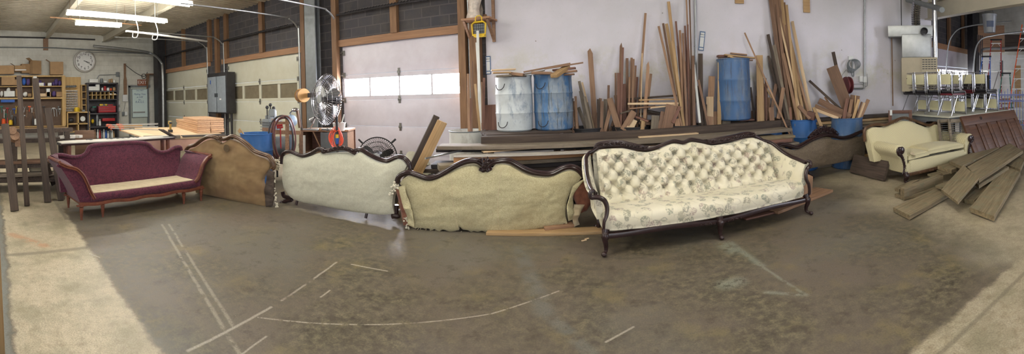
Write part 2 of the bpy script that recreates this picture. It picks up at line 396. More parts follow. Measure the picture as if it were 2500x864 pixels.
    jt = union([seg((-4.0, -.6), (-4.15, .95), .03, .03), seg((1.3, 1.62), (5, 2.3), .012, .015), seg((-9, .92), (-5.2, .92), .02, .02)])
    col = n.mix(n.math('MULTIPLY', jt, .55), col, srgb(110, 104, 90))
    # bare-metal plate band on the extreme left
    band = n.math('MULTIPLY', n.math('MULTIPLY', sstep(yw, .12, .08), sstep(xw, -1.3, -1.7)), .8)
    col = n.mix(band, col, srgb(128, 130, 124))
    # sawdust, chips and dark spots
    chip = n.ramp(n.vor(v, 11), [(.018, 1.), (.03, 0.)])
    col = n.mix(n.math('MULTIPLY', chip, n.ramp(n.noise(v, 2.7, 2), [(.46, 0.), (.54, .8)])), col, srgb(206, 186, 140))
    col = n.mix(n.ramp(n.vor(v, 4.1), [(.012, .8), (.022, 0.)]), col, srgb(38, 34, 32))
    col = n.mix(n.ramp(sf, [(.3, .5), (.62, 0.)]), col, srgb(72, 66, 54))
    rg = n.ramp(mid, [(.3, .36), (.7, .62)])
    n.bump(n.math('ADD', mid, n.math('MULTIPLY', sf, .5)), .12, .006)
    return n.out(col, rg, spec=.4)
M['floor'] = floor_mat()

def slab(name, pts, thick, mat, z0=None):
    pass
def quadwall(name, a, b, z0, z1, t, mat, lab=None):
    """vertical wall from a to b (xy), thickness t to the left of a->b"""
    a = Vector((a[0], a[1], 0)); b = Vector((b[0], b[1], 0)); d = (b-a).normalized(); nrm = Vector((-d.y, d.x, 0))*t
    m = MB(); m.hexa([a+ZZ*z0, b+ZZ*z0, b+nrm+ZZ*z0, a+nrm+ZZ*z0, a+ZZ*z1, b+ZZ*z1, b+nrm+ZZ*z1, a+nrm+ZZ*z1])
    return struct(m.build(name, mat), lab)
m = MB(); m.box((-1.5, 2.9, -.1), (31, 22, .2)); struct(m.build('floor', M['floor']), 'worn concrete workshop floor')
# walls: wall_left = white painted blocks with the clock; back wall in stretches around the three overhead doors
WL = -16.5; WY = 7.0
quadwall('wall_left', (WL, -6.2), (WL, 7.2), 0, 4.8, .2, M['cmu_white'], 'white painted block wall behind the workshop shelves')
D = [(-15.8, -12.1), (-10.85, -7.55), (-6.1, -3.07)]      # door openings, x from-to
DT = 2.62
xs = [WL]+[q for d in D for q in d]+[-2.66]
for i in range(0, len(xs), 2): quadwall('wall_back', (xs[i], WY), (xs[i+1], WY), 0, DT, .2, M['cmu_dark'])
quadwall('wall_back_upper', (WL, WY), (-2.66, WY), DT, 4.5, .2, M['cmu_dark'], 'bare grey block wall above the overhead doors')
quadwall('wall_back_white', (-2.66, WY-.02), (5.95, WY-.02), 0, 4.5, .22, M['wallwhite'], 'long white wall behind the lumber')
quadwall('wall_back_return', (5.95, WY-.02), (5.95, 11.0), 0, 4.5, -.2, M['wallwhite'])
quadwall('wall_far_bay', (5.9, 8.6), (13.4, 12.4), 2.62, 4.5, .2, M['cmu_dark'], 'dark block wall over the far bay door')
quadwall('wall_far_bay_side', (13.3, 12.7), (12.0, -1.5), 0, 4.5, .2, M['cmu_white'])
quadwall('wall_behind_camera', (WL, -5.8), (-13.8, -5.8), 0, 4.6, -.2, M['cmu_white'])
quadwall('wall_behind_camera', (-9.4, -5.8), (-1.6, -5.8), 0, 4.6, -.2, M['cmu_white'])
quadwall('wall_behind_camera', (3.6, -5.8), (13.2, -5.8), 0, 4.6, -.2, M['cmu_white'])
# roof deck: corrugated sheets (ribs run along Y), sloping down to the back wall
def deckz(y): return 4.45-.042*y
n_ = NT('beige_roof_deck'); vv = n_.coord(); M['deck'] = n_.out(n_.mix(n_.ramp(n_.noise(vv, 2, 5, .7), [(.4, 0.), (.7, .6)]), srgb(196, 188, 168), srgb(150, 138, 120)), .7)
mm = MB(); step = .2; x = WL; prof = []
while x < 6.2:
    prof += [(x, 0), (x+.08, 0), (x+.10, .08), (x+.18, .08)]; x += step
vs = []; fs = []
for (px, dz) in prof:
    for y in (-6.1, 7.1): vs += [(px, y, deckz(y)+dz)]
    for y in (7.1, -6.1): vs += [(px, y, deckz(y)+dz+.03)]
k = len(prof)
for i in range(k-1):
    for q in range(4): fs.append((i*4+q, (i+1)*4+q, (i+1)*4+(q+1) % 4, i*4+(q+1) % 4))
mm.add(vs, fs); struct(mm.build('ceiling', M['deck']), 'corrugated beige roof deck')
mm = MB(); mm.box((9.6, 3.2, 4.5), (7.4, 19, .1)); struct(mm.build('ceiling_far_bay', M['darksteel']))
M['beam'] = plain('cream_painted_beam', srgb(186, 178, 160), .55, 0, .1, 3)
def ibeam(name, a, b, hgt, wid, lab):
    a = Vector(a); b = Vector(b); m = MB(); up = ZZ
    m.bar(a+up*(hgt/2), b+up*(hgt/2), wid, .02); m.bar(a-up*(hgt/2), b-up*(hgt/2), wid, .02); m.bar(a, b, .02, hgt-.02)
    return struct(m.build(name, M['beam']), lab)
for yb in (-2.8, -.2, 2.2, 4.6):
    ibeam('trim_%d' % (1+int((yb+2.8)/2.4+.5)), (WL, yb, deckz(yb)-.14), (5.95, yb, deckz(yb)-.14), .26, .16, 'cream roof beam crossing under the deck')
ibeam('beam_between_bays', (6.05, 7.0, 3.06), (6.05, -5.8, 3.06), .36, .2, 'cream steel beam between the two bays')
quadwall('wall_between_bays_upper', (6.1, -5.8), (6.1, 7.0), 3.25, 4.5, .04, M['deck'])
# rust-coloured pipe along the left wall top, tan stub under the beam
def pipe(name, pts, r, mat, label, cat='pipe', sm=True, parent=None, kind=None, n=8):
    m = MB(); m.tube(smoothcurve(pts, 6) if sm else pts, r, n); o = m.build(name, mat, parent)
    if parent is None:
        if kind == 'structure': struct(o, label)
        else: tag(o, label, cat)
    return o
pipe('sprinkler_pipe', [(WL+.12, -3, 4.2), (WL+.12, 4.2, 4.06)], .03, M['darksteel'], 'thin dark pipe running high along the white block wall', sm=False)
pipe('conduit_pipe', [(WL+.1, -3, 3.76), (WL+.1, 2.6, 3.7), (WL+.1, 6.9, 3.5)], .022, M['greysteel'], 'long thin grey conduit above the clock', sm=False)
m = MB(); m.box((WL+.03, 2.15, 3.86), (.05, .2, .5)); tag(m.build('beam_pad_board', M['tan']), 'short tan board under the roof beam on the block wall', 'board')
# header boards above the three doors, studs above them
for i, (a, b) in enumerate(D):
    m = MB(); m.box(((a+b)/2, WY-.03, DT+.07), (b-a+.5, .06, .15)); struct(m.build('trim_header', M['header']), 'reddish board across the top of overhead door %s' % ORD[i])
m = MB(); 
studs = [(448, 110), (512, 60), (553, 70), (640, 0), (965, 0), (400, 140)]
for (px, py) in studs:
    p = PY(px, 150, WY-.06); m = MB(); m.box((0, 0, 0), (.16, .1, 4.22-DT-.14)); o = m.build('trim_stud', M['stud']); o.location = (p.x, WY-.05, (4.22+DT+.14)/2); struct(o, 'bare wooden stud against the grey blocks')
for px, nm in ((745, 0), (532, 1), (822, 2), (1133, 3)):
    p = PY(px, 200, WY-.07); m = MB(); m.box((0, 0, 0), (.14, .12, 4.1)); o = m.build('trim_post', M['stud']); o.location = (p.x, WY-.07, 2.05); struct(o, 'brown wooden post beside an overhead door')
# steel column between doors 2 and 3
m = MB(); m.box((0, 0, 2.1), (.34, .03, 4.2)); m.box((0, .14, 2.1), (.34, .03, 4.2)); m.box((0, .07, 2.1), (.03, .14, 4.2)); o = m.build('steel_column', M['greysteel']); o.location = (-6.75, WY-.35, 0); struct(o, 'grey steel building column between two overhead doors')
# ---------------- overhead doors
def door_paint(name, c1, c2):
    n = NT(name); v = n.coord(); col = n.mix(n.ramp(n.noise(v, 1.7, 5, .65), [(.4, 0.), (.72, 1.)]), c1, c2)
    col = n.mix(n.ramp(n.vor(v, 3.2), [(.02, .6), (.04, 0.)]), col, srgb(150, 140, 125)); n.bump(n.noise(v, 80, 2), .05, .004); return n.out(col, .45)
M['doorwhite'] = door_paint('white_door_enamel', srgb(220, 215, 224), srgb(206, 199, 208)); M['doorcream'] = door_paint('cream_door_enamel', srgb(208, 206, 188), srgb(196, 192, 170))
M['pane_dark'] = plain('brown_papered_glass', srgb(126, 116, 96), .25, 0, .12)
M['daypane'] = emit('daylight_pane', (.92, .92, 1, 1), 30)
M['farpane'] = emit('far_daylight_pane', (.92, .94, 1, 1), 5)
M['hinge'] = plain('zinc_hinge', srgb(120, 118, 112), .5, .5)
SEC = .565
for i, (a, b) in enumerate(D):
    nm = 'door_%d' % (i+1); root = bpy.data.objects.new(nm, None); COL.objects.link(root); root.location = (a, WY, 0); root.matrix_basis = Matrix.Translation((a, WY, 0))
    root['kind'] = 'structure'; root['label'] = ['overhead door nearest the exit, mostly behind a grey cabinet', 'overhead door with brown papered panes', 'overhead door with bright daylight panes'][i]
    mat = M['doorwhite'] if i == 2 else M['doorcream']; yf = .05
    zt = DT; secs = [(0, .36)]
    edges = [DT-.65, DT-.65-.565, DT-.65-1.13, DT-.65-1.695]     # 1.97 1.405 .84 .275
    zs = [DT]+edges+[0]; wsec = 1
    for q in range(len(zs)-1):
        z1, z0 = zs[q], zs[q+1]; m = MB()
        if q == wsec:   # glazed section: rails and stiles round the openings
            nw = 4; g = .1 if i < 2 else .04; W = (b-a)
            m.box((W/2, yf, z1-.05), (W, .05, .1-.008)); m.box((W/2, yf, z0+.045), (W, .05, .09))
            for k_ in range(nw+1):
                xk = min(max(W*k_/nw, g/2), W-g/2); m.box((xk, yf, (z0+z1)/2), (g, .05, z1-z0-.18))
            o = m.build('window_frame', mat, root, local=True)
            for k_ in range(nw):
                mp = MB(); x0 = W*k_/nw+g/2; x1 = W*(k_+1)/nw-g/2
                mp.box(((x0+x1)/2, yf+.01, (z0+z1)/2), (x1-x0, .01, z1-z0-.18)); pn = mp.build('pane', M['daypane'] if i == 2 else M['pane_dark'], o, local=True)
                if i == 2: pn['label'] = 'pane glaring with daylight'
        else:
            m.box(((b-a)/2, yf, (z0+z1)/2), (b-a, .05, z1-z0-.008), bev=.004)
            m.build('section', mat, root, local=True)
    for zc in edges:
        for xc in (.5,):
            m = MB(); W = b-a; m.box((W*xc, yf-.035, zc), (.05, .012, .16), bev=.004); m.tube([(W*xc-.03, yf-.045, zc), (W*xc+.03, yf-.045, zc)], .012, 8); m.box((W*xc, yf-.04, zc), (.075, .01, .05)); m.build('hinge', M['hinge'], root, local=True)
    for zc in edges+[DT-.15]:
        for xc in (.03, b-a-.03):
            m = MB(); m.box((xc, yf-.04, zc), (.09, .02, .11)); m.tube([(xc, yf-.06, zc), (xc+(-.08 if xc < 1 else .08), yf-.06, zc)], .018, 8); m.build('roller_bracket', M['hinge'], root, local=True)
    # tracks: up the jamb, round and back under the roof
    for s_, xt in ((0, a-.1), (1, b+.1)):
        zh = 3.45; m = MB(); pts = [(xt, WY-.06, .05), (xt, WY-.06, zh-.5), (xt, WY-.12, zh-.2), (xt, WY-.35, zh-.04), (xt, WY-.7, zh), (xt, WY-3.3, zh+.02)]
        m.tube(smoothcurve(pts, 8), .028, 8, flat=.6); m.build('track', M['steel'], root)
    m = MB(); m.tube([(a, WY-.14, 3.32), (b, WY-.14, 3.32)], .022, 8)
    for k_ in range(34): 
        xk = a+.25+(b-a-.5)*k_/33; m.tube([(xk, WY-.14-.035, 3.32), (xk+.02, WY-.14, 3.355), (xk+.04, WY-.14+.035, 3.32), (xk+.06, WY-.14, 3.285)], .009, 5)
    m.build('torsion_spring', M['darksteel'], root)
# outside ground behind door line is hidden; far bay door
root = bpy.data.objects.new('door_4', None); COL.objects.link(root); root['kind'] = 'structure'; root['label'] = 'far bay overhead door with a row of bright panes'
fa = Vector((5.9, 8.6, 0)); fb = Vector((13.4, 12.4, 0)); fd = (fb-fa).normalized(); fn = Vector((fd.y, -fd.x, 0))
def farp(t, z, off=0.): return fa+fd*t+fn*off+ZZ*z
LF = (fb-fa).length
m = MB()
for (z0, z1) in ((2.02, 2.62), (.0, .85), (.86, 1.42)): m.bar(farp(0, (z0+z1)/2), farp(LF, (z0+z1)/2), .06, z1-z0-.01)
m.build('section', M['doorwhite'], root)
m = MB(); m.bar(farp(0, 1.95), farp(LF, 1.95), .06, .1); m.bar(farp(0, 1.47), farp(LF, 1.47), .06, .1)
for k_ in range(13): m.bar(farp(LF*k_/12-.04 if k_ else .0, 1.71), farp(LF*k_/12+.04, 1.71), .06, .4)
fr = m.build('window_frame', M['doorwhite'], root)
for k_ in range(12):
    m = MB(); m.bar(farp(LF*k_/12+.04, 1.71, -.01), farp(LF*(k_+1)/12-.04, 1.71, -.01), .01, .4); m.build('pane', M['farpane'], fr)
m = MB(); m.bar(farp(0, 2.7, .05), farp(LF, 2.7, .05), .08, .18); struct(m.build('trim_header', M['header']))
for t in (2.2, 4.9, 6.6):
    m = MB(); m.bar(farp(t, 2.8, .08), farp(t, 4.3, .08), .16, .1, up=fn); struct(m.build('trim_stud', M['stud']))
# tracks of the far bay door
for (pts, nm) in (([(2310, 330), (2312, 140), (2330, 80), (2375, 62), (2470, 52)], 'long'), ([(2378, 290), (2378, 150), (2392, 100), (2430, 86), (2500, 77)], 'near')):
    m = MB(); P_ = [PD(x, y, 12.2 if nm == 'long' else 11.0-.012*max(0, x-2378)) for x, y in pts]; m.tube(smoothcurve(P_, 6), .02, 8); m.build('track', M['steel'], root)
# ---------------- fluorescent fixtures (lit)
M['tube'] = emit('fluorescent_tube', (1, .98, .9, 1), 30)
def fluoro(a, b, lab, cords=True):
    a = Vector(a); b = Vector(b); c = (a+b)/2; L_ = (b-a).length; rz = math.atan2(b.y-a.y, b.x-a.x)
    t = thing('fluorescent_light', lab, 'ceiling light', c, rz, 'shop ceiling lights'); t['kind'] = 'thing'
    m = MB(); m.box((0, 0, .06), (L_, .1, .07), bev=.01)
    m.build('housing', M['white'], t, local=True)
    for s_ in (-.065, .065):
        m = MB(); m.tube([(-L_/2+.03, s_, 0), (L_/2-.03, s_, 0)], .024, 10); m.build('lamp_tube', M['tube'], t, local=True)
    for s_ in (-.4, .4):
        m = MB(); zt = deckz(c.y)-c.z; m.tube([(s_*L_, 0, .08), (s_*L_, 0, zt)], .006, 5); m.build('hanger', M['steel'], t, local=True)
    return t
fluoro((-9.6, 1.76, 3.62), (-10.1, 4.6, 3.62), 'long lit double-tube ceiling light, largest in view')
fluoro((-10.7, 2.2, 3.58), (-10.85, 3.55, 3.6), 'short lit ceiling light hanging below and behind the long one')
fluoro((-8.0, 2.6, 3.66), (-8.25, 4.4, 3.66), 'lit ceiling light cut by the top edge of the photo')
for (x_, y_) in ((-5.2, 2.6), (-1.6, 2.8), (1.8, 2.8), (-5.2, -1.4), (1.8, -1.4), (-9, -1.4)):  # out-of-view fixtures added to light the rest of the shop
    fluoro((x_, y_-1.2, 3.95), (x_, y_+1.2, 3.95), 'twin-tube ceiling light added out of view to light the shop floor')

t = thing('unlit_light_rail', 'unlit white light rail with looped straps below the lit ceiling lights', 'light rail', PZ(308, 76, 3.3)); a = PZ(308, 76, 3.3); b = PZ(505, 101, 3.3)
m = MB(); m.bar(a, b, .07, .05, bev=.01); m.build('rail', M['white'], t)
for k in (.1, .32):
    q = a.lerp(b, k); m = MB(); m.tube(smoothcurve([q+Vector((0, 0, .35)), q+Vector((.05, .05, .1)), q+Vector((.03, .03, -.12)), q+Vector((-.06, -.06, -.12)), q+Vector((-.05, -.05, 0))], 5), .012, 6); m.tube([q+Vector((0, 0, .35)), q+Vector((0, 0, deckz(q.y)-3.3))], .006, 5); m.build('strap', M['white'], t)
m = MB(); m.tube([PZ(122, 42, 3.75), PZ(345, 62, 3.75)], .02, 6)
for k in (.2, .8): q = PZ(122, 42, 3.75).lerp(PZ(345, 62, 3.75), k); m.tube([q, Vector((q.x, q.y, deckz(q.y)))], .005, 5)
tag(m.build('ceiling_pole', M['stud']), 'thin tan pole slung under the roof behind the long light', 'pole')
# ================================================================= SOFAS
def fabric(name, c1, c2, scale=30, kind='damask', c3=None, rough=.9, stain=None, bump=.2):
    n = NT(name); v = n.coord(); w_ = n.noise(v, 260, 2)
    if kind == 'damask':
        f = n.noise(v, scale, 4, .6, 1.6); col = n.mix(n.ramp(f, [(.44, 0.), (.56, 1.)]), c1, c2)
    elif kind == 'plain':
        col = n.mix(n.ramp(n.noise(v, scale, 4), [(.35, 0.), (.7, 1.)]), c1, c2)
    elif kind == 'dots':
        sp = n.N('ShaderNodeSeparateXYZ'); n.L(v, sp.inputs[0]); zz = n.math('ADD', sp.outputs[2], sp.outputs[1]); q1 = n.math('SINE', n.math('MULTIPLY', n.math('ADD', sp.outputs[0], n.math('MULTIPLY', sp.outputs[1], .35)), 6.2832/.030)); q2 = n.math('SINE', n.math('MULTIPLY', zz, 6.2832/.024)); col = n.mix(n.ramp(n.math('MULTIPLY', q1, q2), [(.35, 0.), (.6, 1.)]), c1, c2)
    elif kind == 'floral':
        d = n.N('ShaderNodeVectorMath'); d.operation = 'MULTIPLY_ADD'; nn = n.N('ShaderNodeTexNoise'); nn.inputs['Scale'].default_value = 18; n.L(v, nn.inputs['Vector'])
        n.L(nn.outputs['Color'], d.inputs[0]); d.inputs[1].default_value = (.035, .035, .035); n.L(v, d.inputs[2])
        fl = n.vor(d.outputs[0], 11.5, 'SMOOTH_F1'); pet = n.noise(d.outputs[0], 30, 2, .5, 1.5)
        m1 = n.math('MULTIPLY', n.ramp(fl, [(.36, 1.), (.42, 0.)]), n.ramp(pet, [(.42, .12), (.54, .9)]))
        vine = n.ramp(n.vor(d.outputs[0], 7, 'DISTANCE_TO_EDGE'), [(.012, .5), (.03, 0.)]); cc = n.vor(d.outputs[0], 11.5, 'F1', 'Color')
        sp = n.N('ShaderNodeSeparateColor'); n.L(cc, sp.inputs[0])
        fc = n.ramp(sp.outputs[0], [(0., srgb(142, 142, 124)), (.38, srgb(150, 144, 124)), (.55, srgb(172, 148, 138)), (.8, srgb(134, 138, 122)), (1., srgb(178, 168, 142))])
        keep = n.ramp(sp.outputs[1], [(.12, .2), (.2, .9)])
        col = n.mix(n.math('MULTIPLY', m1, keep), n.mix(n.ramp(n.noise(v, 3, 3), [(.4, 0.), (.7, 1.)]), c1, c2), fc)
        col = n.mix(n.math('MULTIPLY', vine, n.ramp(n.noise(v, 9, 2), [(.45, 0.), (.55, .6)])), col, srgb(160, 150, 128))
    if stain: 
        s_ = n.ramp(n.noise(v, 2.6, 4, .6), [(.45, 0.), (.72, .55)]); col = n.mix(s_, col, stain)
    n.bump(w_, bump, .003); n.b.inputs['Sheen Weight'].default_value = .15
    return n.out(col, rough)
M['burgundy'] = fabric('burgundy_damask', srgb(70, 26, 44), srgb(96, 40, 58), 34)
M['linen'] = fabric('cream_linen', srgb(206, 190, 158), srgb(190, 172, 138), 12, 'plain')
M['floral'] = fabric('cream_floral_brocade', srgb(226, 218, 196), srgb(214, 206, 178), kind='floral', bump=.1)
M['velvet'] = fabric('tan_worn_velvet', srgb(152, 126, 88), srgb(132, 104, 70), 3.2, 'plain', stain=srgb(108, 80, 56))
M['muslin'] = fabric('ivory_muslin', srgb(206, 204, 184), srgb(192, 188, 166), 60, 'plain')
M['creamdamask'] = fabric('yellowed_cream_damask', srgb(196, 188, 150), srgb(176, 164, 128), 70, 'damask', stain=srgb(164, 148, 112))
M['taupe'] = fabric('taupe_speckled_upholstery', srgb(126, 110, 90), srgb(98, 84, 68), 90, 'damask')
M['dotcream'] = fabric('cream_dotted_upholstery', srgb(214, 204, 166), srgb(166, 152, 112), 62, 'dots')
M['terracotta'] = fabric('rust_brown_cloth', srgb(134, 84, 62), srgb(112, 66, 50), 20, 'plain')
M['fluff'] = plain('cotton_batting', srgb(208, 200, 180), .95, 0, .15, 20, .5)
M['redframe'] = plain('reddish_sofa_frame', srgb(112, 62, 44), .45, 0, .28, 18, .15)
M['carvedbump'] = M['carved']

class Sofa:
    def __init__(s, name, label, A, B, group=None):
        s.A = Vector((A[0], A[1], 0)); s.B = Vector((B[0], B[1], 0)); s.L = (s.B-s.A).length; s.rz = math.atan2(B[1]-A[1], B[0]-A[0])
        s.t = thing(name, label, 'sofa', s.A, s.rz, group); s.Mi = s.t.matrix_basis.inverted()
        s.nx = Vector((-math.sin(s.rz), math.cos(s.rz), 0))
    def lp(s, x, y, yo=0.):
        d = ray(x, y); k = ((s.A+s.nx*yo-O).dot(s.nx))/d.dot(s.nx); return s.Mi @ (O+d*k)
    def path(s, pts, yo=0., per=6): return smoothcurve([s.lp(x, y, yo) for x, y in pts], per)
def polyfn(P):
    d = [0]
    for a, b in zip(P, P[1:]): d.append(d[-1]+(b-a).length)
    T = d[-1] or 1
    def f(t):
        q = t*T
        for i in range(len(P)-1):
            if q <= d[i+1] or i == len(P)-2:
                k = (q-d[i])/max(1e-9, d[i+1]-d[i]); return P[i].lerp(P[i+1], min(max(k, 0), 1))
    return f
def coons(mb, Bt, Tp, Lf, Rt, nu, nv, bulge=.0, thick=.05, wr=.0, seed=0, dirn=Vector((0, -1, 0)), ragged=0.):
    """slab filling four boundary curves; front bulges along dirn"""
    b, t, l, r = polyfn(Bt), polyfn(Tp), polyfn(Lf), polyfn(Rt)
    def S(u, v):
        p = b(u)*(1-v)+t(u)*v+l(v)*(1-u)+r(v)*u-(b(0)*(1-u)*(1-v)+b(1)*u*(1-v)+t(0)*(1-u)*v+t(1)*u*v)
        k = (max(0, 16*u*(1-u)*v*(1-v)))**.5
        p = p + dirn*(bulge*k)
        if wr: p = p + dirn*(wr*noise.noise(Vector((p.x*4+seed, p.z*9+p.y*3, seed)))) + dirn*(wr*.5*noise.noise(Vector((p.x*13+seed, p.z*22, seed))))
        if ragged and v < .001: p = p+Vector((0, 0, ragged*noise.noise(Vector((p.x*23+seed, seed, 1.7)))))
        return p
    pts = [[S(i/nu, j/nv) for i in range(nu+1)] for j in range(nv+1)]
    flat = [p for row in pts for p in row]; N0 = len(flat); back = [p - dirn*thick for p in flat]
    idx = lambda i, j: j*(nu+1)+i
    fs = [(idx(i, j), idx(i+1, j), idx(i+1, j+1), idx(i, j+1)) for j in range(nv) for i in range(nu)]
    fs += [(N0+idx(i, j), N0+idx(i, j+1), N0+idx(i+1, j+1), N0+idx(i+1, j)) for j in range(nv) for i in range(nu)]
    rim = [idx(i, 0) for i in range(nu+1)]+[idx(nu, j) for j in range(1, nv+1)]+[idx(i, nv) for i in range(nu-1, -1, -1)]+[idx(0, j) for j in range(nv-1, 0, -1)]
    for a, c in zip(rim, rim[1:]+rim[:1]): fs.append((a, N0+a, N0+c, c))
    mb.add(flat+back, fs, True); return S
MOULD = [(.030, -.012), (.034, 0), (.026, .010), (.030, .018), (.020, .030), (0, .034), (-.020, .026), (-.024, 0), (-.020, -.020), (0, -.026), (.018, -.024)]
def mprof(k=1.): return [(a*k, b*k) for a, b in MOULD]
def carve(mb, path, rad=.03, dens=1.0, seed=1, up=.6, pert=.018):
    """leafy relief: rows of small scrolls and lobes following a path"""
    rs = random.Random(seed); f = polyfn(path); Ln = sum((b-a).length for a, b in zip(path, path[1:])); n_ = int(Ln/.028*dens)
    for i in range(n_):
        t = (i+.5)/n_; p = f(t); k = 1-abs(2*t-1)**2*.6
        mb.ball(p+Vector((rs.uniform(-1, 1)*pert, -rad*.45*k, rs.uniform(-.4, 1)*rad*up)), rad*.42*rs.uniform(.7, 1.15)*k, 7, 5, (1.3, .8, .8))
        if i % 2 == 0:
            c = p+Vector((0, -rad*.55, rad*.2)); a0 = rs.uniform(0, 6.28); s_ = rs.choice((-1, 1))
            mb.tube([c+Vector((math.cos(a0+s_*q*.8)*rad*.7*(1-q*.12), -.004*q, math.sin(a0+s_*q*.8)*rad*.55*(1-q*.12))) for q in range(6)], [.0075-.0008*q for q in range(6)], 6)
def tatter(mb, pts, w0, seed, y=0.):
    rs = random.Random(seed)
    for p in pts:
        q = [p+Vector((rs.uniform(-.012, .012), rs.uniform(-.01, .01), -k*rs.uniform(.008, .02))) for k in range(4)]; mb.tube(q, [w0, w0*.8, w0*.6, w0*.2], 4)
def fluffball(mb, c, r, seed, n_=9):
    rs = random.Random(seed)
    for i in range(n_):
        mb.ball(Vector(c)+Vector((rs.uniform(-1, 1)*r, rs.uniform(-.4, .6)*r, rs.uniform(-1.2, 1.2)*r)), r*rs.uniform(.3, .62), 7, 5, (rs.uniform(.8, 1.3), .9, rs.uniform(.7, 1.2)))
def cabriole(mb, x, y, z0, dx, dy, h=None, r=.032):
    """curved leg from the rail at z0 down to a scrolled toe"""
    P = [(0, 0, z0+.03), (dx*.25, dy*.25, z0-.01), (dx*.45, dy*.45, z0*.72), (dx*.1, dy*.1, z0*.42), (dx*.15, dy*.15, z0*.2), (dx*.7, dy*.7, .028), (dx*1.0, dy*1.0, .02)]
    P = smoothcurve([Vector((x+a, y+b, c)) for a, b, c in P], 5); n_ = len(P)
    mb.tube(P, [r*(1.15-.75*min(1, (i/n_)*1.25)+(.25 if i > n_-5 else 0)) for i in range(n_)], 9)
    mb.ball((x+dx*1.0, y+dy*1.0, .024), .024, 8, 6, (1.1, 1.1, .95)); mb.ball((x+dx*.35, y+dy*.35-.005, z0*.86), r*1.15, 8, 6, (1, 1, 1.3))

# ---------------------------------------------------------------- 1. tufted floral sofa (nearest)
S = Sofa('tufted_sofa', 'long cream floral sofa with deep tufted back and dark carved frame', (-.29, 3.71), (1.88, 4.31)); T = S.t
L = S.L
top = [(-.03, .80), (.02, .835), (.08, .862), (.28, .862), (.45, .822), (.59, .80), (.73, .82), (.9, .872), (1.03, .845), (1.12, .872), (1.23, .85), (1.37, .815), (1.47, .812), (1.68, .825), (1.89, .855), (2.0, .84), (2.12, .78)]
topc = smoothcurve([(a, 0, b) for a, b in top], 5); topf = [(p.x, p.z) for p in topc]
dx, dz = .117, .078
DX = .079; dz = .083
def tuft(x, z, zt):
    zr = z-.345; hi = zt-.06; u = x/dx; rows = zr/dz
    lat = lambda a: abs(math.sin(PI*a))
    if z > hi-.01:
        k = int(round((hi-.345)/dz)); 
    uu = (x/dx+rows)/1.0/1.0; a = x/dx/1.0
    U_ = (x/dx + zr/dz)/2*1.0; V_ = (x/dx - zr/dz)/2*1.0
    dia = (lat(U_)*lat(V_))**.38
    # button pit
    i = round(zr/dz); best = 9
    for ii in (i-1, i, i+1):
        off = .0 if ii % 2 == 0 else 1.0; j = round((x/dx-off)/2)
        xx = (2*j+off)*dx; d = math.hypot(x-xx, (z-(.345+ii*dz))*1.1)
        if ii >= 1 and .345+ii*dz < zt-.035: best = min(best, d)
    pit = 1-math.exp(-(best/.036)**2)
    if zr < dz: 
        off = 1.0; w_ = min(1, max(0, (dz-zr)/dz*1.6)); ch = abs(math.sin(PI*(x/dx-off)/2))**.4; dia = dia*(1-w_)+ch*w_
    h = (.5*pit+.5*dia)
    e = min(1, (zt-z)/.05) if z < zt else 0; e2 = min(1, (z-.27)/.05)
    return .105*h*max(0, e)**.5*max(.15, e2)**.5 + .02*max(0, e)
dx = .0585*1.0; dxx = dx
dx = .079
def backpt(u, v):
    x = .015+u*(2.13-.015); zt = interp(topf, x)-.012; z = .27+v*(zt-.27)
    s_ = v; yb = .50+.17*s_
    edge = min(1, u/.02, (1-u)/.02)
    yb -= tuft(x, z, zt)*edge
    # back wraps forward into the wings at both ends
    wrap = max(0, (.16-x)/.16)**2*.10 + max(0, (x-1.98)/.16)**2*.08
    return Vector((x, yb-wrap*(1-v*.5), z))
m = MB(); m.grid(backpt, 340, 84)
# plain outer back
m.grid(lambda u, v: Vector((-.01+u*2.14, .60+.13*v, .2+v*(interp(topf, -.01+u*2.14)-.22))), 40, 6)
m.grid(lambda u, v: backpt(u, 1).lerp(Vector((-.01+u*2.14, .73, interp(topf, -.01+u*2.14)-.02)), v), 60, 2)
m.build('tufted_back', M['floral'], T, local=True, fix=False)
# seat: front bows gently, thick rounded edge
def seatpt(u, v):
    x0 = -.04+u*(2.20+.04); bow = -.05*math.sin(PI*u)
    prof = [(.60, .335), (.40, .352), (.15, .372), (.03, .366), (-.015, .340), (-.028, .29), (-.022, .235), (.0, .205), (.2, .2)]
    pr = smoothcurve([(a, 0, b) for a, b in prof], 4); i = min(len(pr)-1, int(v*(len(pr)-1)+.5)); p = pr[i]
    e = 0
    if p.x < .1: 
        e = .025*(max(0, .04-u)/.04)**2+.025*(max(0, u-.96)/.04)**2
    return Vector((x0, p.x+bow*max(0, 1-p.x/.5)+e, p.z - .02*(u > 2) + .006*noise.noise(Vector((x0*5, p.x*5, p.z*5)))))
m = MB(); m.grid(seatpt, 90, 32)
m.add([seatpt(0, j/32) for j in range(33)], [tuple(range(33))]); m.add([seatpt(1, j/32) for j in range(33)], [tuple(range(32, -1, -1))])
m.build('seat', M['floral'], T, local=True, fix=False)
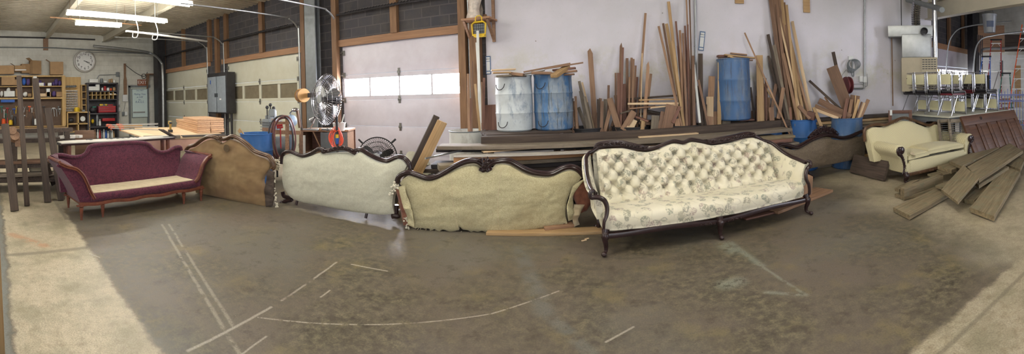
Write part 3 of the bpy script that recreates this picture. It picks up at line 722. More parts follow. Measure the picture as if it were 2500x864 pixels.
# wings / arms
ltop = [Vector((-.035, .72, .80)), Vector((-.08, .64, .76)), Vector((-.10, .5, .66)), Vector((-.105, .34, .575)), Vector((-.10, .2, .535)), Vector((-.085, .06, .525))]
lbot = [Vector((.0, .66, .3)), Vector((-.03, .4, .3)), Vector((-.035, .06, .30))]
rtop = [Vector((2.10, .72, .78)), Vector((2.185, .62, .74)), Vector((2.235, .48, .655)), Vector((2.27, .34, .60)), Vector((2.285, .2, .575)), Vector((2.275, .06, .56))]
rbot = [Vector((2.05, .62, .3)), Vector((2.17, .4, .3)), Vector((2.20, .04, .32))]
for nm, tp, bt, sg in (('arm', ltop, lbot, -1), ('arm', rtop, rbot, 1)):
    t_ = smoothcurve(tp, 5); b_ = smoothcurve(bt, 5); m = MB()
    di = Vector((-sg, 0, 0)); coons(m, b_, t_, [b_[0], t_[0]], [b_[-1], b_[-1].lerp(t_[-1], .5)+Vector((sg*-.02, 0, 0)), t_[-1]], 24, 14, .035, .06, 0, 1, di)
    m.build('arm', M['floral'], T, local=True)
# frame: top rail + arm rails and scrolled posts
railp = [Vector((p.x, .735-.0*p.z, p.z)) for p in topc]
m = MB()
full = [q+Vector((-.015, 0, .012)) for q in reversed(smoothcurve(ltop, 5))]+[Vector((p.x, p.y-.02, p.z+.012)) for p in railp[2:-2]]+[q+Vector((.012, 0, .012)) for q in smoothcurve(rtop, 5)]
m.tube(full, .021, 10); m.tube([p+Vector((0, -.014, .016)) for p in full], .009, 6); m.build('top_rail', M['carved'], T, local=True)
for (x0, x1, sd) in ((.0, .62, 3), (1.33, 2.02, 5)):
    m = MB(); pp = [Vector((p.x, .70, p.z+.03)) for p in topc if x0 <= p.x <= x1]
    carve(m, pp, .036, 1.5, sd); 
    prof2 = [(.026, 0), (.012, .028), (-.012, .03), (-.02, 0), (0, -.03)]
    m.sweep([p+Vector((0, .02, .004)) for p in pp], prof2, (0, -1, 0), scale=[.5+.8*math.sin(PI*i/(len(pp)-1)) for i in range(len(pp))]); m.build('carved_crest', M['carved'], T, local=True)
for sg, xa, post in ((-1, -.085, [(-.105, .05, .545), (-.125, .03, .575), (-.155, .02, .56), (-.15, .015, .52), (-.115, .01, .52), (-.08, .0, .515), (-.035, -.012, .49), (-.012, -.02, .43), (-.02, -.03, .36), (-.045, -.035, .30), (-.05, -.03, .22)]), (1, 2.275, [(2.285, .05, .585), (2.30, .03, .60), (2.325, .02, .58), (2.315, .01, .545), (2.285, .0, .535), (2.25, -.005, .51), (2.225, -.012, .46), (2.225, -.02, .40), (2.25, -.03, .34), (2.255, -.03, .25), (2.235, -.02, .2)])):
    P_ = smoothcurve([Vector(p) for p in post], 5); n_ = len(P_); m = MB(); m.tube(P_, [.013+.011*math.sin(PI*min(1, i/n_*1.05)) for i in range(n_)], 9); m.ball(P_[12], .02); m.tube([p+Vector((0, -.02, 0)) for p in P_[10:-3]], .007, 6); m.build('arm_post', M['carved'], T, local=True)
m = MB(); rail = [Vector((x, .0-.05*math.sin(PI*(x+.04)/2.24)-.02, .185-.012*math.cos(x*2*PI/1.12))) for x in [(-.05+2.29*i/60) for i in range(61)]]
m.sweep(rail, [(.02, -.022), (.026, 0), (.018, .02), (-.02, .022), (-.03, 0), (-.02, -.02)], (0, -1, 0))
carve(m, [p+Vector((0, -.008, -.012)) for p in rail[24:37]], .02, 1.2, 9); m.build('front_rail', M['carved'], T, local=True)
for (x, y, dxx_, dyy_, z) in ((-.03, -.02, -.03, -.05, .20), (1.08, -.085, 0, -.035, .19), (2.215, -.01, .03, -.06, .20), (.02, .62, -.02, .07, .2), (2.12, .62, .03, .07, .2)):
    m = MB(); cabriole(m, x, y, z, dxx_, dyy_); m.build('leg', M['carved'], T, local=True)

# ---------------------------------------------------------------- 2. burgundy sofa
S = Sofa('burgundy_sofa', 'burgundy damask sofa with bare linen seat and short turned legs', (-5.12, 1.10), (-5.35, 2.94)); T = S.t; L = S.L
tp = [S.lp(x, y, .62) for x, y in [(133, 378), (150, 377), (175, 382), (195, 380), (208, 374), (214, 364), (220, 356), (240, 352), (300, 347), (345, 347), (362, 352), (372, 362), (388, 370), (410, 368), (425, 359), (438, 358), (441, 366)]]
tc = smoothcurve(tp, 4); bt = [S.lp(x, y, .56) for x, y in [(178, 460), (432, 436)]]
bt = [Vector((tp[0].x+.06, .52, .25)), Vector((tp[-1].x-.03, .52, .25))]
m = MB(); coons(m, bt, tc, [bt[0], Vector((tp[0].x+.05, .6, .5)), tc[0]], [bt[1], Vector((tp[-1].x-.03, .6, .5)), tc[-1]], 60, 22, .03, .07); m.build('back', M['burgundy'], T, local=True)
m = MB(); m.tube([p+Vector((0, -.02, -.005)) for p in tc], .028, 10); m.build('top_roll', M['burgundy'], T, local=True)
def armcurve(pts): return smoothcurve([S.lp(x, y, .0) for x, y in pts], 5)
fl = armcurve([(145, 398), (163, 406), (185, 412), (200, 425), (210, 443), (219, 465), (230, 485)])
fr_ = armcurve([(514, 380), (505, 386), (494, 402), (488, 420), (481, 436), (474, 444)])
for fc, side in ((fl, -1), (fr_, 1)):
    bk = [Vector((p.x+side*.0, .56, p.z+.04)) for p in fc]; bk[0].x = (tc[0].x+.03 if side < 0 else tc[-1].x+.02)
    m = MB(); dirn = Vector((-side*.75, 0, .65)).normalized()
    coons(m, fc, bk, [fc[0], bk[0]], [fc[-1], bk[-1]], 24, 8, .012, .055, 0, 1, dirn); m.build('arm', M['burgundy'], T, local=True)
    # outer arm cheek
    m = MB(); o1 = [Vector((fc[0].x, .02, fc[0].z-.03)), Vector((fc[0].x-side*.04, .02, .5)), Vector((fc[-1].x+side*.085 if side > 0 else fc[-1].x-.19, .02, .2))]
    x_out = 1.86 if side > 0 else .0
    o1 = [Vector((fc[0].x-side*.01, .03, fc[0].z-.035)), Vector((fc[0].x*.35+x_out*.65, .03, .42)), Vector((x_out, .03, .2))]
    o2 = [Vector((p.x, .6, p.z)) for p in o1]
    coons(m, smoothcurve(o1, 5), smoothcurve(o2, 5), [o1[0], o2[0]], [o1[-1], o2[-1]], 12, 5, .0, .03, 0, 1, Vector((side, 0, 0))); m.build('outer_arm', M['burgundy'], T, local=True)
    # front arm face (fabric) and moulding
    m = MB(); coons(m, smoothcurve(o1, 5), fc, [o1[0], fc[0]], [o1[-1], fc[-1]], 14, 4, .0, .04); m.build('arm_face', M['burgundy'], T, local=True)
    m = MB(); m.sweep([p+Vector((0, -.012, 0)) for p in fc], [(.016, -.022), (.022, -.008), (.012, 0), (.022, .008), (.016, .022), (-.02, .02), (-.02, -.02)], (0, -1, 0)); m.tube([fc[0]+Vector((0, y_, .012)) for y_ in (-.02, .5)], .02, 8); m.build('arm_moulding', M['redframe'], T, local=True)
m = MB(); m.box((L*.5, .3, .235), (L-.02, .6, .10), bev=.02); m.build('seat_base', M['burgundy'], T, local=True)
m = MB(); xa, xb = fl[-1].x-.05, fr_[-1].x+.02
def sp_(u, v):
    x = xa+(xb-xa)*u; y = .50-.46*v; return Vector((x, y, .318+.012*math.sin(PI*u)*math.sin(PI*v)+.002*noise.noise(Vector((x*9, y*9, 0)))))
m.grid(sp_, 40, 10); m.grid(lambda u, v: sp_(u, 1)+Vector((0, -.004, -.025*v)), 40, 1); m.build('linen_seat', M['linen'], T, local=True, fix=False)
m = MB(); m.tube([(xa+(xb-xa)*i/30, .005, .268) for i in range(31)], .052, 12, flat=.62); m.build('front_roll', M['burgundy'], T, local=True)
m = MB(); rl = [Vector((-.03+(L+.06)*i/60, -.015, .195+.008*math.cos(i/60*PI*8))) for i in range(61)]; m.sweep(rl, [(.012, -.02), (.016, 0), (.012, .02), (-.02, .02), (-.02, -.02)], (0, -1, 0)); m.box((L/2, .3, .19), (L-.02, .55, .04)); m.build('seat_rail', M['redframe'], T, local=True)
def turned(x, y, h=.19):
    m = MB(); m.lathe([(.001, h), (.036, h), (.036, h-.018), (.03, h-.024), (.024, h-.034), (.03, h-.044), (.027, h-.052), (.024, h-.08), (.02, .06), (.014, .012), (.016, 0), (.001, 0)], 8, Matrix.Translation((x, y, 0)))
    for sx in (-1, 1): m.box((x+sx*.045, y, h-.008), (.04, .04, .018), bev=.006)
    return m.build('leg', M['redframe'], T, local=True)
for x, y in ((0.0, 0), (.3, .02), (1.56, .02), (L, 0), (.03, .64), (L-.03, .62)): turned(x, y)

# ---------------------------------------------------------------- 3-6. sofas seen from behind
def back_sofa(name, label, A, B, mat, topx, botx, lx, rx, framex, crest, bulge=.05, frame_r=1., seatlab=M['terracotta'], lean=.0, wr=.01, ragged=0., seat=(.06, .56, .24, .34), framemat=None, seatx=None):
    S = Sofa(name, label, A, B); T = S.t; fm = framemat or M['carved']
    cv = lambda pts, yo=0., per=5: [p+Vector((0, lean*p.z, 0)) for p in smoothcurve([S.lp(x, y, yo+lean*.4) for x, y in pts], per)]
    tpc, btc, lc, rc = cv(topx), cv(botx), cv(lx), cv(rx); m = MB()
    S.surf = coons(m, btc, tpc, lc, rc, 110, 40, bulge, .06, wr, len(label) % 7, Vector((0, -1, 0)), ragged); m.build('outside_back', mat, T, local=True)
    fp = cv(framex); m = MB(); m.sweep([p+Vector((0, .01, 0)) for p in fp], mprof(frame_r), (0, -1, 0)); m.tube([p+Vector((0, -.034*frame_r, .004)) for p in fp], .007, 6)
    m.build('moulded_rail', fm, T, local=True)
    x0, x1 = seatx or (.08, S.L-.08); y0, y1, z0, z1 = seat
    m = MB(); m.box(((x0+x1)/2, (y0+y1)/2, (z0+z1)/2), (x1-x0, y1-y0, z1-z0), bev=.03); m.build('seat', seatlab, T, local=True)
    for x in (x0+.06, x1-.06):
        m = MB(); cabriole(m, x, y1-.06, z0, 0, .05); m.build('leg', fm, T, local=True)
        m = MB(); m.tube([(x, .10, z0+.02), (x, .08, z0*.5), (x, .02, .02)], [.026, .02, .018], 8); m.build('leg', fm, T, local=True)
    for x, sg in ((x0-.03, -1), (x1+.03, 1)):
        m = MB(); P_ = smoothcurve([(x, .07, .58), (x+sg*.02, .25, .5), (x+sg*.03, .42, .47), (x+sg*.02, .5, .42), (x, .5, z1-.02)], 5); m.tube(P_, .022, 8); m.build('arm_rail', fm, T, local=True)
    return S, cv
# sofa 2: tan velvet, brown stain, torn end
S, cv = back_sofa('upholstered_sofa', 'sofa turned away showing its worn tan velvet back with a dark round stain', (-5.80, 3.10), (-4.42, 3.54), M['velvet'],
    [(462, 366), (478, 359), (500, 345), (520, 340), (535, 347), (545, 349), (560, 341), (580, 346), (600, 360), (622, 378), (645, 386), (656, 394), (659, 404)],
    [(478, 470), (520, 479), (580, 492), (640, 504), (650, 505)], [(478, 470), (470, 430), (462, 395), (462, 366)], [(650, 505), (648, 470), (640, 440), (655, 415), (659, 404)],
    [(454, 366), (462, 358), (476, 354), (492, 342), (508, 334), (524, 335), (537, 340), (552, 339), (566, 333), (582, 338), (600, 350), (620, 368), (642, 377), (656, 382), (665, 394), (668, 407), (664, 412)], None, .06, framemat=M['carved2'], seatx=(.2, .95), seat=(.06, .4, .24, .34))
T = S.t; m = MB(); c = S.lp(540, 340, -.02); carve(m, [c+Vector((-.07, 0, -.015)), c+Vector((0, -.01, .03)), c+Vector((.07, 0, -.015))], .04, 2.0, 4); carve(m, [c+Vector((0, 0, .04)), c+Vector((0, 0, -.06))], .04, 1.6, 6); m.build('carved_crest', M['carved2'], T, local=True)
m = MB(); coons(m, cv([(650, 505), (664, 503)], -.03), cv([(655, 415), (668, 420)], -.02), cv([(650, 505), (645, 465), (655, 415)], -.03), cv([(664, 503), (668, 470), (668, 420)], 0.), 6, 20, .02, .03, .03, 3); m.build('torn_flap', M['darkwood'], T, local=True)
m = MB()
for x, y, r in ((664, 424, .03), (668, 440, .028), (670, 462, .02), (673, 485, .022), (675, 500, .028), (671, 475, .018)): m = MB(); fluffball(m, S.lp(x, y, .02), r, int(x+y)); m.build('stuffing', M['fluff'], T, local=True)
# round dark stain: a burn mark sewn over with a disc of darker cloth
c = S.lp(553, 362, -.072); m = MB(); m.lathe([(.001, -.004), (.05, -.003), (.056, 0), (.056, .003), (.001, .003)], 20, Matrix.Translation(c) @ Matrix.Rotation(PI/2, 4, 'X')); m.build('dark_round_stain', plain('dark_velvet_stain', srgb(98, 80, 58), .95, 0, .25, 30), T, local=True)
# sofa 3: ivory muslin
S, cv = back_sofa('upholstered_sofa', 'sofa turned away with plain ivory muslin back, beside the fan', (-4.36, 3.75), (-2.64, 3.91), M['muslin'],
    [(692, 382), (702, 376), (718, 378), (738, 385), (760, 380), (780, 372), (790, 376), (820, 373), (850, 373), (866, 377), (880, 371), (900, 384), (925, 396), (945, 398), (970, 389), (985, 394), (993, 404)],
    [(694, 462), (712, 483), (740, 494), (780, 501), (830, 512), (880, 519), (930, 524), (962, 522)], [(694, 462), (689, 440), (690, 410), (692, 382)], [(962, 522), (958, 490), (968, 450), (985, 420), (993, 404)],
    [(688, 400), (689, 380), (698, 371), (712, 372), (738, 381), (760, 374), (778, 364), (792, 366)], None, .07, wr=.006, seat=(.08, .5, .30, .38), frame_r=.85, seatx=(.1, 1.35))
T = S.t
m = MB(); fp = cv([(866, 368), (880, 366), (900, 377), (922, 388), (945, 393), (968, 384), (985, 386), (997, 398), (1001, 412)]); m.sweep([p+Vector((0, .01, 0)) for p in fp], mprof(.85), (0, -1, 0)); m.build('moulded_rail', M['carved'], T, local=True)
m = MB(); pp = cv([(790, 371), (815, 365), (838, 362), (855, 367), (868, 374)], -.01); carve(m, pp, .042, 1.9, 8); m.sweep(pp, mprof(.95), (0, -1, 0)); m.build('carved_crest', M['carved'], T, local=True)
m = MB()
for x, y, r in ((675, 395, .035), (680, 402, .04), (675, 410, .03), (683, 388, .02)): m = MB(); fluffball(m, S.lp(x, y, .12), r, int(x*y)); m.build('stuffing', M['fluff'], T, local=True)
m = MB(); m.tube(cv([(690, 468), (693, 478), (703, 482), (712, 487), (700, 490), (692, 494), (686, 497)], .06), [.03]*6+[.03]*25, 8); m.ball(S.lp(688, 496, .05), .04); m.build('scroll_foot', M['carved'], T, local=True)
for (x, y) in ((779, 496), (842, 508)):
    m = MB(); c = S.lp(x, y, -.012); m.add([c+Vector((-.03, 0, -.02)), c+Vector((.03, 0, -.02)), c+Vector((.012, 0, .012)), c+Vector((.0, 0, .04)), c+Vector((-.012, .0, .01))]+[c+Vector((-.03, .02, -.02)), c+Vector((.03, .02, -.02)), c+Vector((.012, .02, .012)), c+Vector((.0, .02, .04)), c+Vector((-.012, .02, .01))], [(0, 1, 2, 3, 4), (9, 8, 7, 6, 5), (0, 1, 6, 5), (1, 2, 7, 6), (2, 3, 8, 7), (3, 4, 9, 8), (4, 0, 5, 9)]); m.build('exposed_rail_tip', M['carved'], T, local=True)
m = MB(); m.tube(cv([(968, 500), (966, 525), (958, 528)], .05), .03, 8); m.ball(S.lp(966, 527, .03), .045, sc_=(1.4, .8, .7)); m.build('scroll_foot', M['carved'], T, local=True)
# sofa 4: yellowed damask with ragged hem
S, cv = back_sofa('upholstered_sofa', 'sofa turned away with yellowed cream damask back and ragged torn hem', (-2.39, 3.88), (-.76, 4.33), M['creamdamask'],
    [(976, 448), (985, 436), (1003, 429), (1040, 440), (1065, 436), (1100, 420), (1130, 406), (1155, 402), (1168, 407), (1175, 416), (1190, 418), (1203, 410), (1215, 401), (1245, 404), (1280, 423), (1310, 432), (1345, 431), (1375, 419), (1398, 416), (1412, 424), (1420, 434)],
    [(1013, 556), (1040, 560), (1080, 562), (1118, 564), (1122, 554), (1135, 563), (1180, 566), (1240, 570), (1262, 566), (1310, 560), (1345, 552), (1385, 545)], [(1013, 556), (1005, 520), (990, 470), (976, 448)], [(1385, 545), (1380, 515), (1392, 470), (1420, 434)],
    [(969, 446), (975, 431), (995, 422), (1015, 427), (1045, 436), (1070, 430), (1105, 410), (1135, 396), (1160, 393), (1176, 401), (1182, 410), (1178, 416), (1170, 414)], None, .07, wr=.010, ragged=.02, seat=(.06, .42, .24, .34), seatx=(.25, 1.6))
T = S.t
m = MB(); fp = cv([(1202, 414), (1194, 416), (1192, 408), (1200, 399), (1220, 393), (1245, 394), (1280, 413), (1310, 423), (1345, 424), (1375, 411), (1395, 408), (1412, 415), (1424, 430)]); m.sweep([p+Vector((0, .01, 0)) for p in fp], mprof(1.), (0, -1, 0)); m.build('moulded_rail', M['carved'], T, local=True)
m = MB(); c = S.lp(1186, 402, -.03); carve(m, [c+Vector((-.09, 0, .03)), c+Vector((0, 0, .05)), c+Vector((.09, 0, .03))], .04, 1.6, 14); carve(m, [c+Vector((0, 0, .06)), c+Vector((0, -.01, -.05))], .055, 2.2, 15, pert=.03); m.build('carved_crest', M['carved'], T, local=True)
m = MB(); coons(m, cv([(985, 550), (1006, 552)], 0), cv([(966, 462), (985, 458)], 0), cv([(985, 550), (975, 500), (966, 462)], .06), cv([(1006, 552), (998, 505), (985, 458)], -.02), 8, 20, .02, .05, .02, 3); m.build('arm_pad', M['terracotta'], T, local=True)
m = MB(); coons(m, cv([(996, 548), (1012, 556)], -.04), cv([(970, 458), (988, 452)], -.05), cv([(996, 548), (992, 520), (980, 490), (970, 458)], -.05), cv([(1012, 556), (1006, 515), (990, 470), (988, 452)], -.07), 8, 24, .02, .01, .04, 5); m.build('torn_flap', M['creamdamask'], T, local=True)
m = MB()
for x, y, r in ((962, 458, .03), (957, 468, .03), (968, 452, .03), (990, 535, .02), (995, 553, .02)): m = MB(); fluffball(m, S.lp(x, y, -.03), r, int(x*y)); m.build('stuffing', M['fluff'], T, local=True)
# right end: rust pad and hanging tatters
m = MB(); coons(m, cv([(1418, 520), (1432, 515)], .05), cv([(1404, 448), (1436, 440)], .05), cv([(1418, 520), (1405, 495), (1398, 470), (1404, 448)], .05), cv([(1432, 515), (1446, 490), (1446, 462), (1436, 440)], .05), 10, 16, .05, .08); m.build('arm_pad', M['terracotta'], T, local=True)
m = MB(); coons(m, cv([(1388, 540), (1402, 535)], -.05), cv([(1398, 455), (1434, 432)], -.03), cv([(1388, 540), (1384, 510), (1390, 480), (1398, 455)], -.06), cv([(1402, 535), (1400, 500), (1402, 470), (1434, 432)], -.02), 8, 20, .02, .01, .05, 9); m.build('torn_flap', M['creamdamask'], T, local=True)
m = MB(); coons(m, cv([(1402, 556), (1416, 550)], -.02), cv([(1402, 500), (1428, 500)], 0.), cv([(1402, 556), (1398, 530), (1402, 500)], -.03), cv([(1416, 550), (1412, 530), (1428, 500)], 0), 6, 14, .02, .02, .06, 19); m.build('torn_flap', M['linen'], T, local=True)
rs = random.Random(3); m = MB()
tatter(m, [S.lp(rs.uniform(1015, 1380), 0, 0)*0+S.lp(x_, interp([(1013, 556), (1118, 564), (1240, 570), (1310, 560), (1385, 545)], x_), -.005) for x_ in [rs.uniform(1015, 1385) for _ in range(60)]], .0028, 5); m.build('hem_fringe', M['linen'], T, local=True)
for o in (T,): pass
for uu in (.29, .58):
    m = MB(); m.tube([S.surf(uu, v_/20)+Vector((0, -.001, 0)) for v_ in range(21)], .0022, 4); m.build('seam', M['linen'], T, local=True)
# sofa 6: taupe back with carved crest behind it
S, cv = back_sofa('upholstered_sofa', 'sofa turned away with speckled taupe back, in front of the barrels', (2.58, 5.70), (3.98, 6.22), M['taupe'],
    [(1896, 368), (1908, 360), (1940, 366), (1960, 359), (1985, 345), (2015, 337), (2040, 341), (2070, 341), (2095, 331), (2108, 327)],
    [(1935, 420), (1960, 415), (2010, 405), (2060, 395), (2110, 385)], [(1935, 420), (1925, 398), (1905, 385), (1896, 368)], [(2110, 385), (2112, 360), (2108, 327)],
    [(1886, 372), (1893, 361), (1906, 353), (1922, 355), (1945, 360), (1962, 352), (1985, 339), (2012, 331), (2035, 333), (2058, 337), (2080, 332), (2100, 322), (2112, 320)], None, .04, seat=(.05, .2, .22, .32), seatx=(-.2, 1.3))
T = S.t; m = MB(); pp = cv([(1978, 335), (1990, 322), (2008, 312), (2025, 316), (2042, 328)], .05); carve(m, pp, .05, 2.4, 21, pert=.03); carve(m, [p+Vector((0, 0, -.05)) for p in pp], .05, 2.0, 22, pert=.03); m.sweep([p+Vector((0, .01, -.03)) for p in pp], mprof(1.5), (0, -1, 0)); m.build('carved_crest', M['carved'], T, local=True)
m = MB(); m.tube(cv([(1968, 412), (1972, 425), (1982, 432)], .02), .03, 8); m.ball(S.lp(1980, 434, .0), .04, sc_=(1.4, 1, .6)); m.build('scroll_foot', M['carved'], T, local=True)

# ---------------------------------------------------------------- 7. cream dotted sofa
S = Sofa('camelback_sofa', 'cream dotted settee with rolled arms and carved dark crest', (3.64, 4.74), (4.50, 4.80)); T = S.t; Wd = 1.42
tcv = smoothcurve([S.lp(x, y, .62) for x, y in [(2118, 330), (2120, 318), (2135, 311), (2160, 312), (2178, 305), (2200, 296), (2222, 296), (2245, 305), (2268, 312), (2284, 304), (2294, 309), (2297, 320)]], 5)
b0, b1 = Vector((tcv[0].x+.03, .5, .28)), Vector((tcv[-1].x, .5, .28)); m = MB()
coons(m, [b0, b1], tcv, [b0, tcv[0]], [b1, tcv[-1]], 70, 24, .06, .12); m.build('back', M['dotcream'], T, local=True)
m = MB(); fp = smoothcurve([S.lp(x, y, .66) for x, y in [(2112, 345), (2110, 322), (2118, 310), (2140, 304), (2162, 305), (2182, 296), (2205, 288), (2225, 292), (2250, 301), (2268, 306), (2284, 299)]], 5); m.sweep(fp, mprof(.8), (0, -1, 0)); m.build('moulded_rail', M['carved2'], T, local=True)
m = MB(); carve(m, smoothcurve([S.lp(x, y, .63) for x, y in [(2180, 300), (2205, 289), (2232, 295)]], 4), .032, 1.8, 31); m.build('carved_crest', M['carved2'], T, local=True)
m = MB(); m.box((Wd/2, .34, .215), (Wd-.02, .66, .15), bev=.02); m.box((Wd/2, .03, .245), (Wd-.16, .06, .17), bev=.025); m.build('seat_base', M['dotcream'], T, local=True)
for x0, sg in ((-.03, -1), (Wd+.02, 1)):
    # rolled arm: a curled S section swept from front to back
    sec = smoothcurve([(x0+sg*.00, .16), (x0+sg*.02, .25), (x0+sg*.06, .36), (x0+sg*.115, .42), (x0+sg*.15, .47), (x0+sg*.15, .53), (x0+sg*.10, .575), (x0+sg*.02, .575), (x0-sg*.05, .53), (x0-sg*.07, .45), (x0-sg*.08, .36), (x0-sg*.08, .25), (x0-sg*.08, .16)] and [Vector((a, 0, b)) for a, b in [(x0+sg*.00, .16), (x0+sg*.02, .25), (x0+sg*.06, .36), (x0+sg*.115, .42), (x0+sg*.15, .47), (x0+sg*.15, .53), (x0+sg*.10, .575), (x0+sg*.02, .575), (x0-sg*.05, .53), (x0-sg*.07, .45), (x0-sg*.08, .36), (x0-sg*.08, .25), (x0-sg*.08, .16)]], 4)
    n_ = len(sec); m = MB(); vs = []; 
    ys = [.02, .035, .2, .4, .6, .66, .68]; ks = [.94, 1, 1, 1, 1, .98, .9]
    cx = sum(p.x for p in sec)/n_; cz = sum(p.z for p in sec)/n_
    for y_, k_ in zip(ys, ks): vs += [Vector((cx+(p.x-cx)*k_, y_, cz+(p.z-cz)*k_+.02*y_)) for p in sec]
    fs = [(j*n_+i, j*n_+(i+1) % n_, (j+1)*n_+(i+1) % n_, (j+1)*n_+i) for j in range(len(ys)-1) for i in range(n_)]+[tuple(range(n_)), tuple(range((len(ys)-1)*n_, len(ys)*n_))]
    m.add(vs, fs, True); m.build('rolled_arm', M['dotcream'], T, local=True, sharp=60)
    m = MB(); fpth = smoothcurve([Vector((x0+sg*a, .005, b)) for a, b in [(.04, .50), (.09, .53), (.115, .50), (.10, .455), (.05, .42), (.02, .36), (.0, .28), (.01, .20), (.04, .15)]], 4)
    m.tube(fpth, [.03-.018*abs(2*i/(len(fpth)-1)-.4)*.6 for i in range(len(fpth))], 9, flat=.6); m.lathe([(.001, -.02), (.05, -.018), (.058, 0), (.04, .012), (.02, .014), (.001, .022)], 16, Matrix.Translation((x0+sg*.05, .0, .5)) @ Matrix.Rotation(PI/2, 4, 'X')); carve(m, fpth[6:30], .022, 1.6, 40); m.build('carved_arm_front', M['carved'], T, local=True)
# cushions: left one tipped and torn open, right one puffy
def cushion(x0, x1, y0, y1, z, h, tiltz, seed, name, puff=.03):
    m = MB(); nu, nv = 18, 14
    def f(u, v, s_):
        x = x0+(x1-x0)*u; y = y0+(y1-y0)*v; k = (16*u*(1-u)*v*(1-v))**.35
        return Vector((x, y, z+tiltz*(u)+s_*(h/2)*(.55+.45*k)+(puff*k if s_ > 0 else 0)+.004*noise.noise(Vector((x*8, y*8, seed)))))
    tp_ = [f(i/nu, j/nv, 1) for j in range(nv+1) for i in range(nu+1)]; bt_ = [f(i/nu, j/nv, -1) for j in range(nv+1) for i in range(nu+1)]; N0 = len(tp_); ix = lambda i, j: j*(nu+1)+i
    fs = [(ix(i, j), ix(i+1, j), ix(i+1, j+1), ix(i, j+1)) for j in range(nv) for i in range(nu)]+[(N0+ix(i, j), N0+ix(i, j+1), N0+ix(i+1, j+1), N0+ix(i+1, j)) for j in range(nv) for i in range(nu)]
    rim = [ix(i, 0) for i in range(nu+1)]+[ix(nu, j) for j in range(1, nv+1)]+[ix(i, nv) for i in range(nu-1, -1, -1)]+[ix(0, j) for j in range(nv-1, 0, -1)]
    for a, c in zip(rim, rim[1:]+rim[:1]): fs.append((a, N0+a, N0+c, c))
    m.add(tp_+bt_, fs, True)
    o = m.build(name, M['dotcream'], T, local=True, sharp=70)
    m = MB(); m.tube([tp_[i] for i in rim], .006, 6, closed=True); m.tube([bt_[i] for i in rim], .006, 6, closed=True); m.build('piping', M['dotcream'], o, local=True)
cushion(.07, .50, .02, .52, .365, .09, .02, 1, 'seat_cushion', .01)
cushion(.48, 1.34, .03, .54, .395, .09, .0, 2, 'seat_cushion', .035)
m = MB(); c = Vector((.10, -.0, .42)); m.add([c, c+Vector((.06, -.03, -.02)), c+Vector((.09, -.02, -.06)), c+Vector((.03, .05, .012)), c+Vector((.12, .1, .02))], [(0, 1, 3), (1, 2, 4, 3)]); m.build('torn_corner', M['linen'], T, local=True)
m = MB(); m.box((Wd/2, .02, .125), (Wd, .04, .05), bev=.01); carve(m, [Vector((.1, .0, .12)), Vector((Wd-.1, .0, .12))], .016, .8, 51); m.build('front_rail', M['carved2'], T, local=True)
for x, y, ddx, ddy in ((.0, .03, .03, -.07), (Wd, .03, .03, -.07), (.02, .6, 0, .06), (Wd-.02, .6, 0, .06)):
    m = MB(); cabriole(m, x, y, .13, ddx, ddy, r=.04); m.build('leg', M['carved'], T, local=True)
# ================================================================= BARRELS AND LUMBER
def drum_mat(name, base, splash, amt=.5, drip=None):
    n = NT(name); v = n.coord(); vs_ = n.coord('Object', (1, 1, .35))
    f = n.noise(vs_, 4.2, 6, .72, .4); col = n.mix(n.ramp(f, [(.62-amt*.3, 0.), (.70-amt*.25, 1.)]), base, splash)
    col = n.mix(n.ramp(n.noise(v, 9, 4), [(.5, 0.), (.8, .5)]), col, tuple(c*.6 for c in base[:3])+(1,))
    if drip:
        dv = n.coord('Object', (14, 14, .9)); col = n.mix(n.ramp(n.noise(dv, 1.6, 4, .7), [(.56, 0.), (.64, .85)]), col, drip)
    n.bump(f, .08, .004)
    return n.out(col, .42)
M['drumblue'] = drum_mat('blue_plastic_drum', srgb(52, 100, 160), srgb(66, 110, 168), .3)
M['drumdull'] = drum_mat('stained_blue_drum', srgb(74, 116, 162), srgb(138, 150, 162), .5, srgb(84, 88, 88))
M['drumwhite'] = drum_mat('white_splashed_drum', srgb(204, 210, 212), srgb(140, 152, 168), .22, None)
M['drumdusty'] = drum_mat('dusty_blue_drum', srgb(70, 104, 148), srgb(98, 116, 140), .4, srgb(66, 78, 100))
M['drumwhiteplain'] = drum_mat('white_enamel_tub', srgb(214, 214, 208), srgb(190, 186, 178), .3)
def drum(name, label, x, y, z0, mat, r=.29, h=.88, closed=True, tilt=0, group=None, handles=0, cat='barrel', rim=None):
    t = thing(name, label, cat, (x, y, z0), 0, group)
    k = h/.88
    pr = [(.001, 0), (r*.9, 0), (r*.97, .02), (r*.98, .2*k), (r*1.0, .27*k), (r*1.02, .285*k), (r*1.0, .30*k), (r*.995, .45*k), (r, .57*k), (r*1.02, .585*k), (r, .60*k), (r*.98, .7*k), (r*.97, .82*k), (r*.985, h-.015), (r*.985, h)]
    if closed: pr += [(r*.93, h), (r*.92, h-.012), (.001, h-.014)]
    else: pr += [(r*.94, h), (r*.935, h-.03), (r*.95, .1), (.001, .05)]
    m = MB(); m.lathe(pr, 40, cap=False); m.build('body', mat, t, local=True)
    m = MB(); m.tube([(r*.985*math.cos(a), r*.985*math.sin(a), h-.004) for a in [2*PI*i/40 for i in range(40)]], .010, 6, closed=True); m.build('rim', rim or mat, t, local=True)
    if handles:
        for i, (a, zz) in enumerate([(-2.0, .72), (-1.9, .13)][:handles]):
            m = MB(); ca, sa = math.cos(a), math.sin(a); tx = Vector((-sa, ca, 0)); o = Vector((ca, sa, 0))*(r+.006)
            pts = [o*1.0+tx*(-.09)+ZZ*(zz*k+.02), o*1.03+tx*(-.075)+ZZ*(zz*k-.03), o*1.06+tx*(-.03)+ZZ*(zz*k-.06), o*1.06+tx*.03+ZZ*(zz*k-.055), o*1.03+tx*.07+ZZ*(zz*k-.02), o+tx*.085+ZZ*(zz*k+.03)]
            m.tube(smoothcurve(pts, 5), .006, 6); m.build('handle', M['darksteel'], t, local=True)
    return t
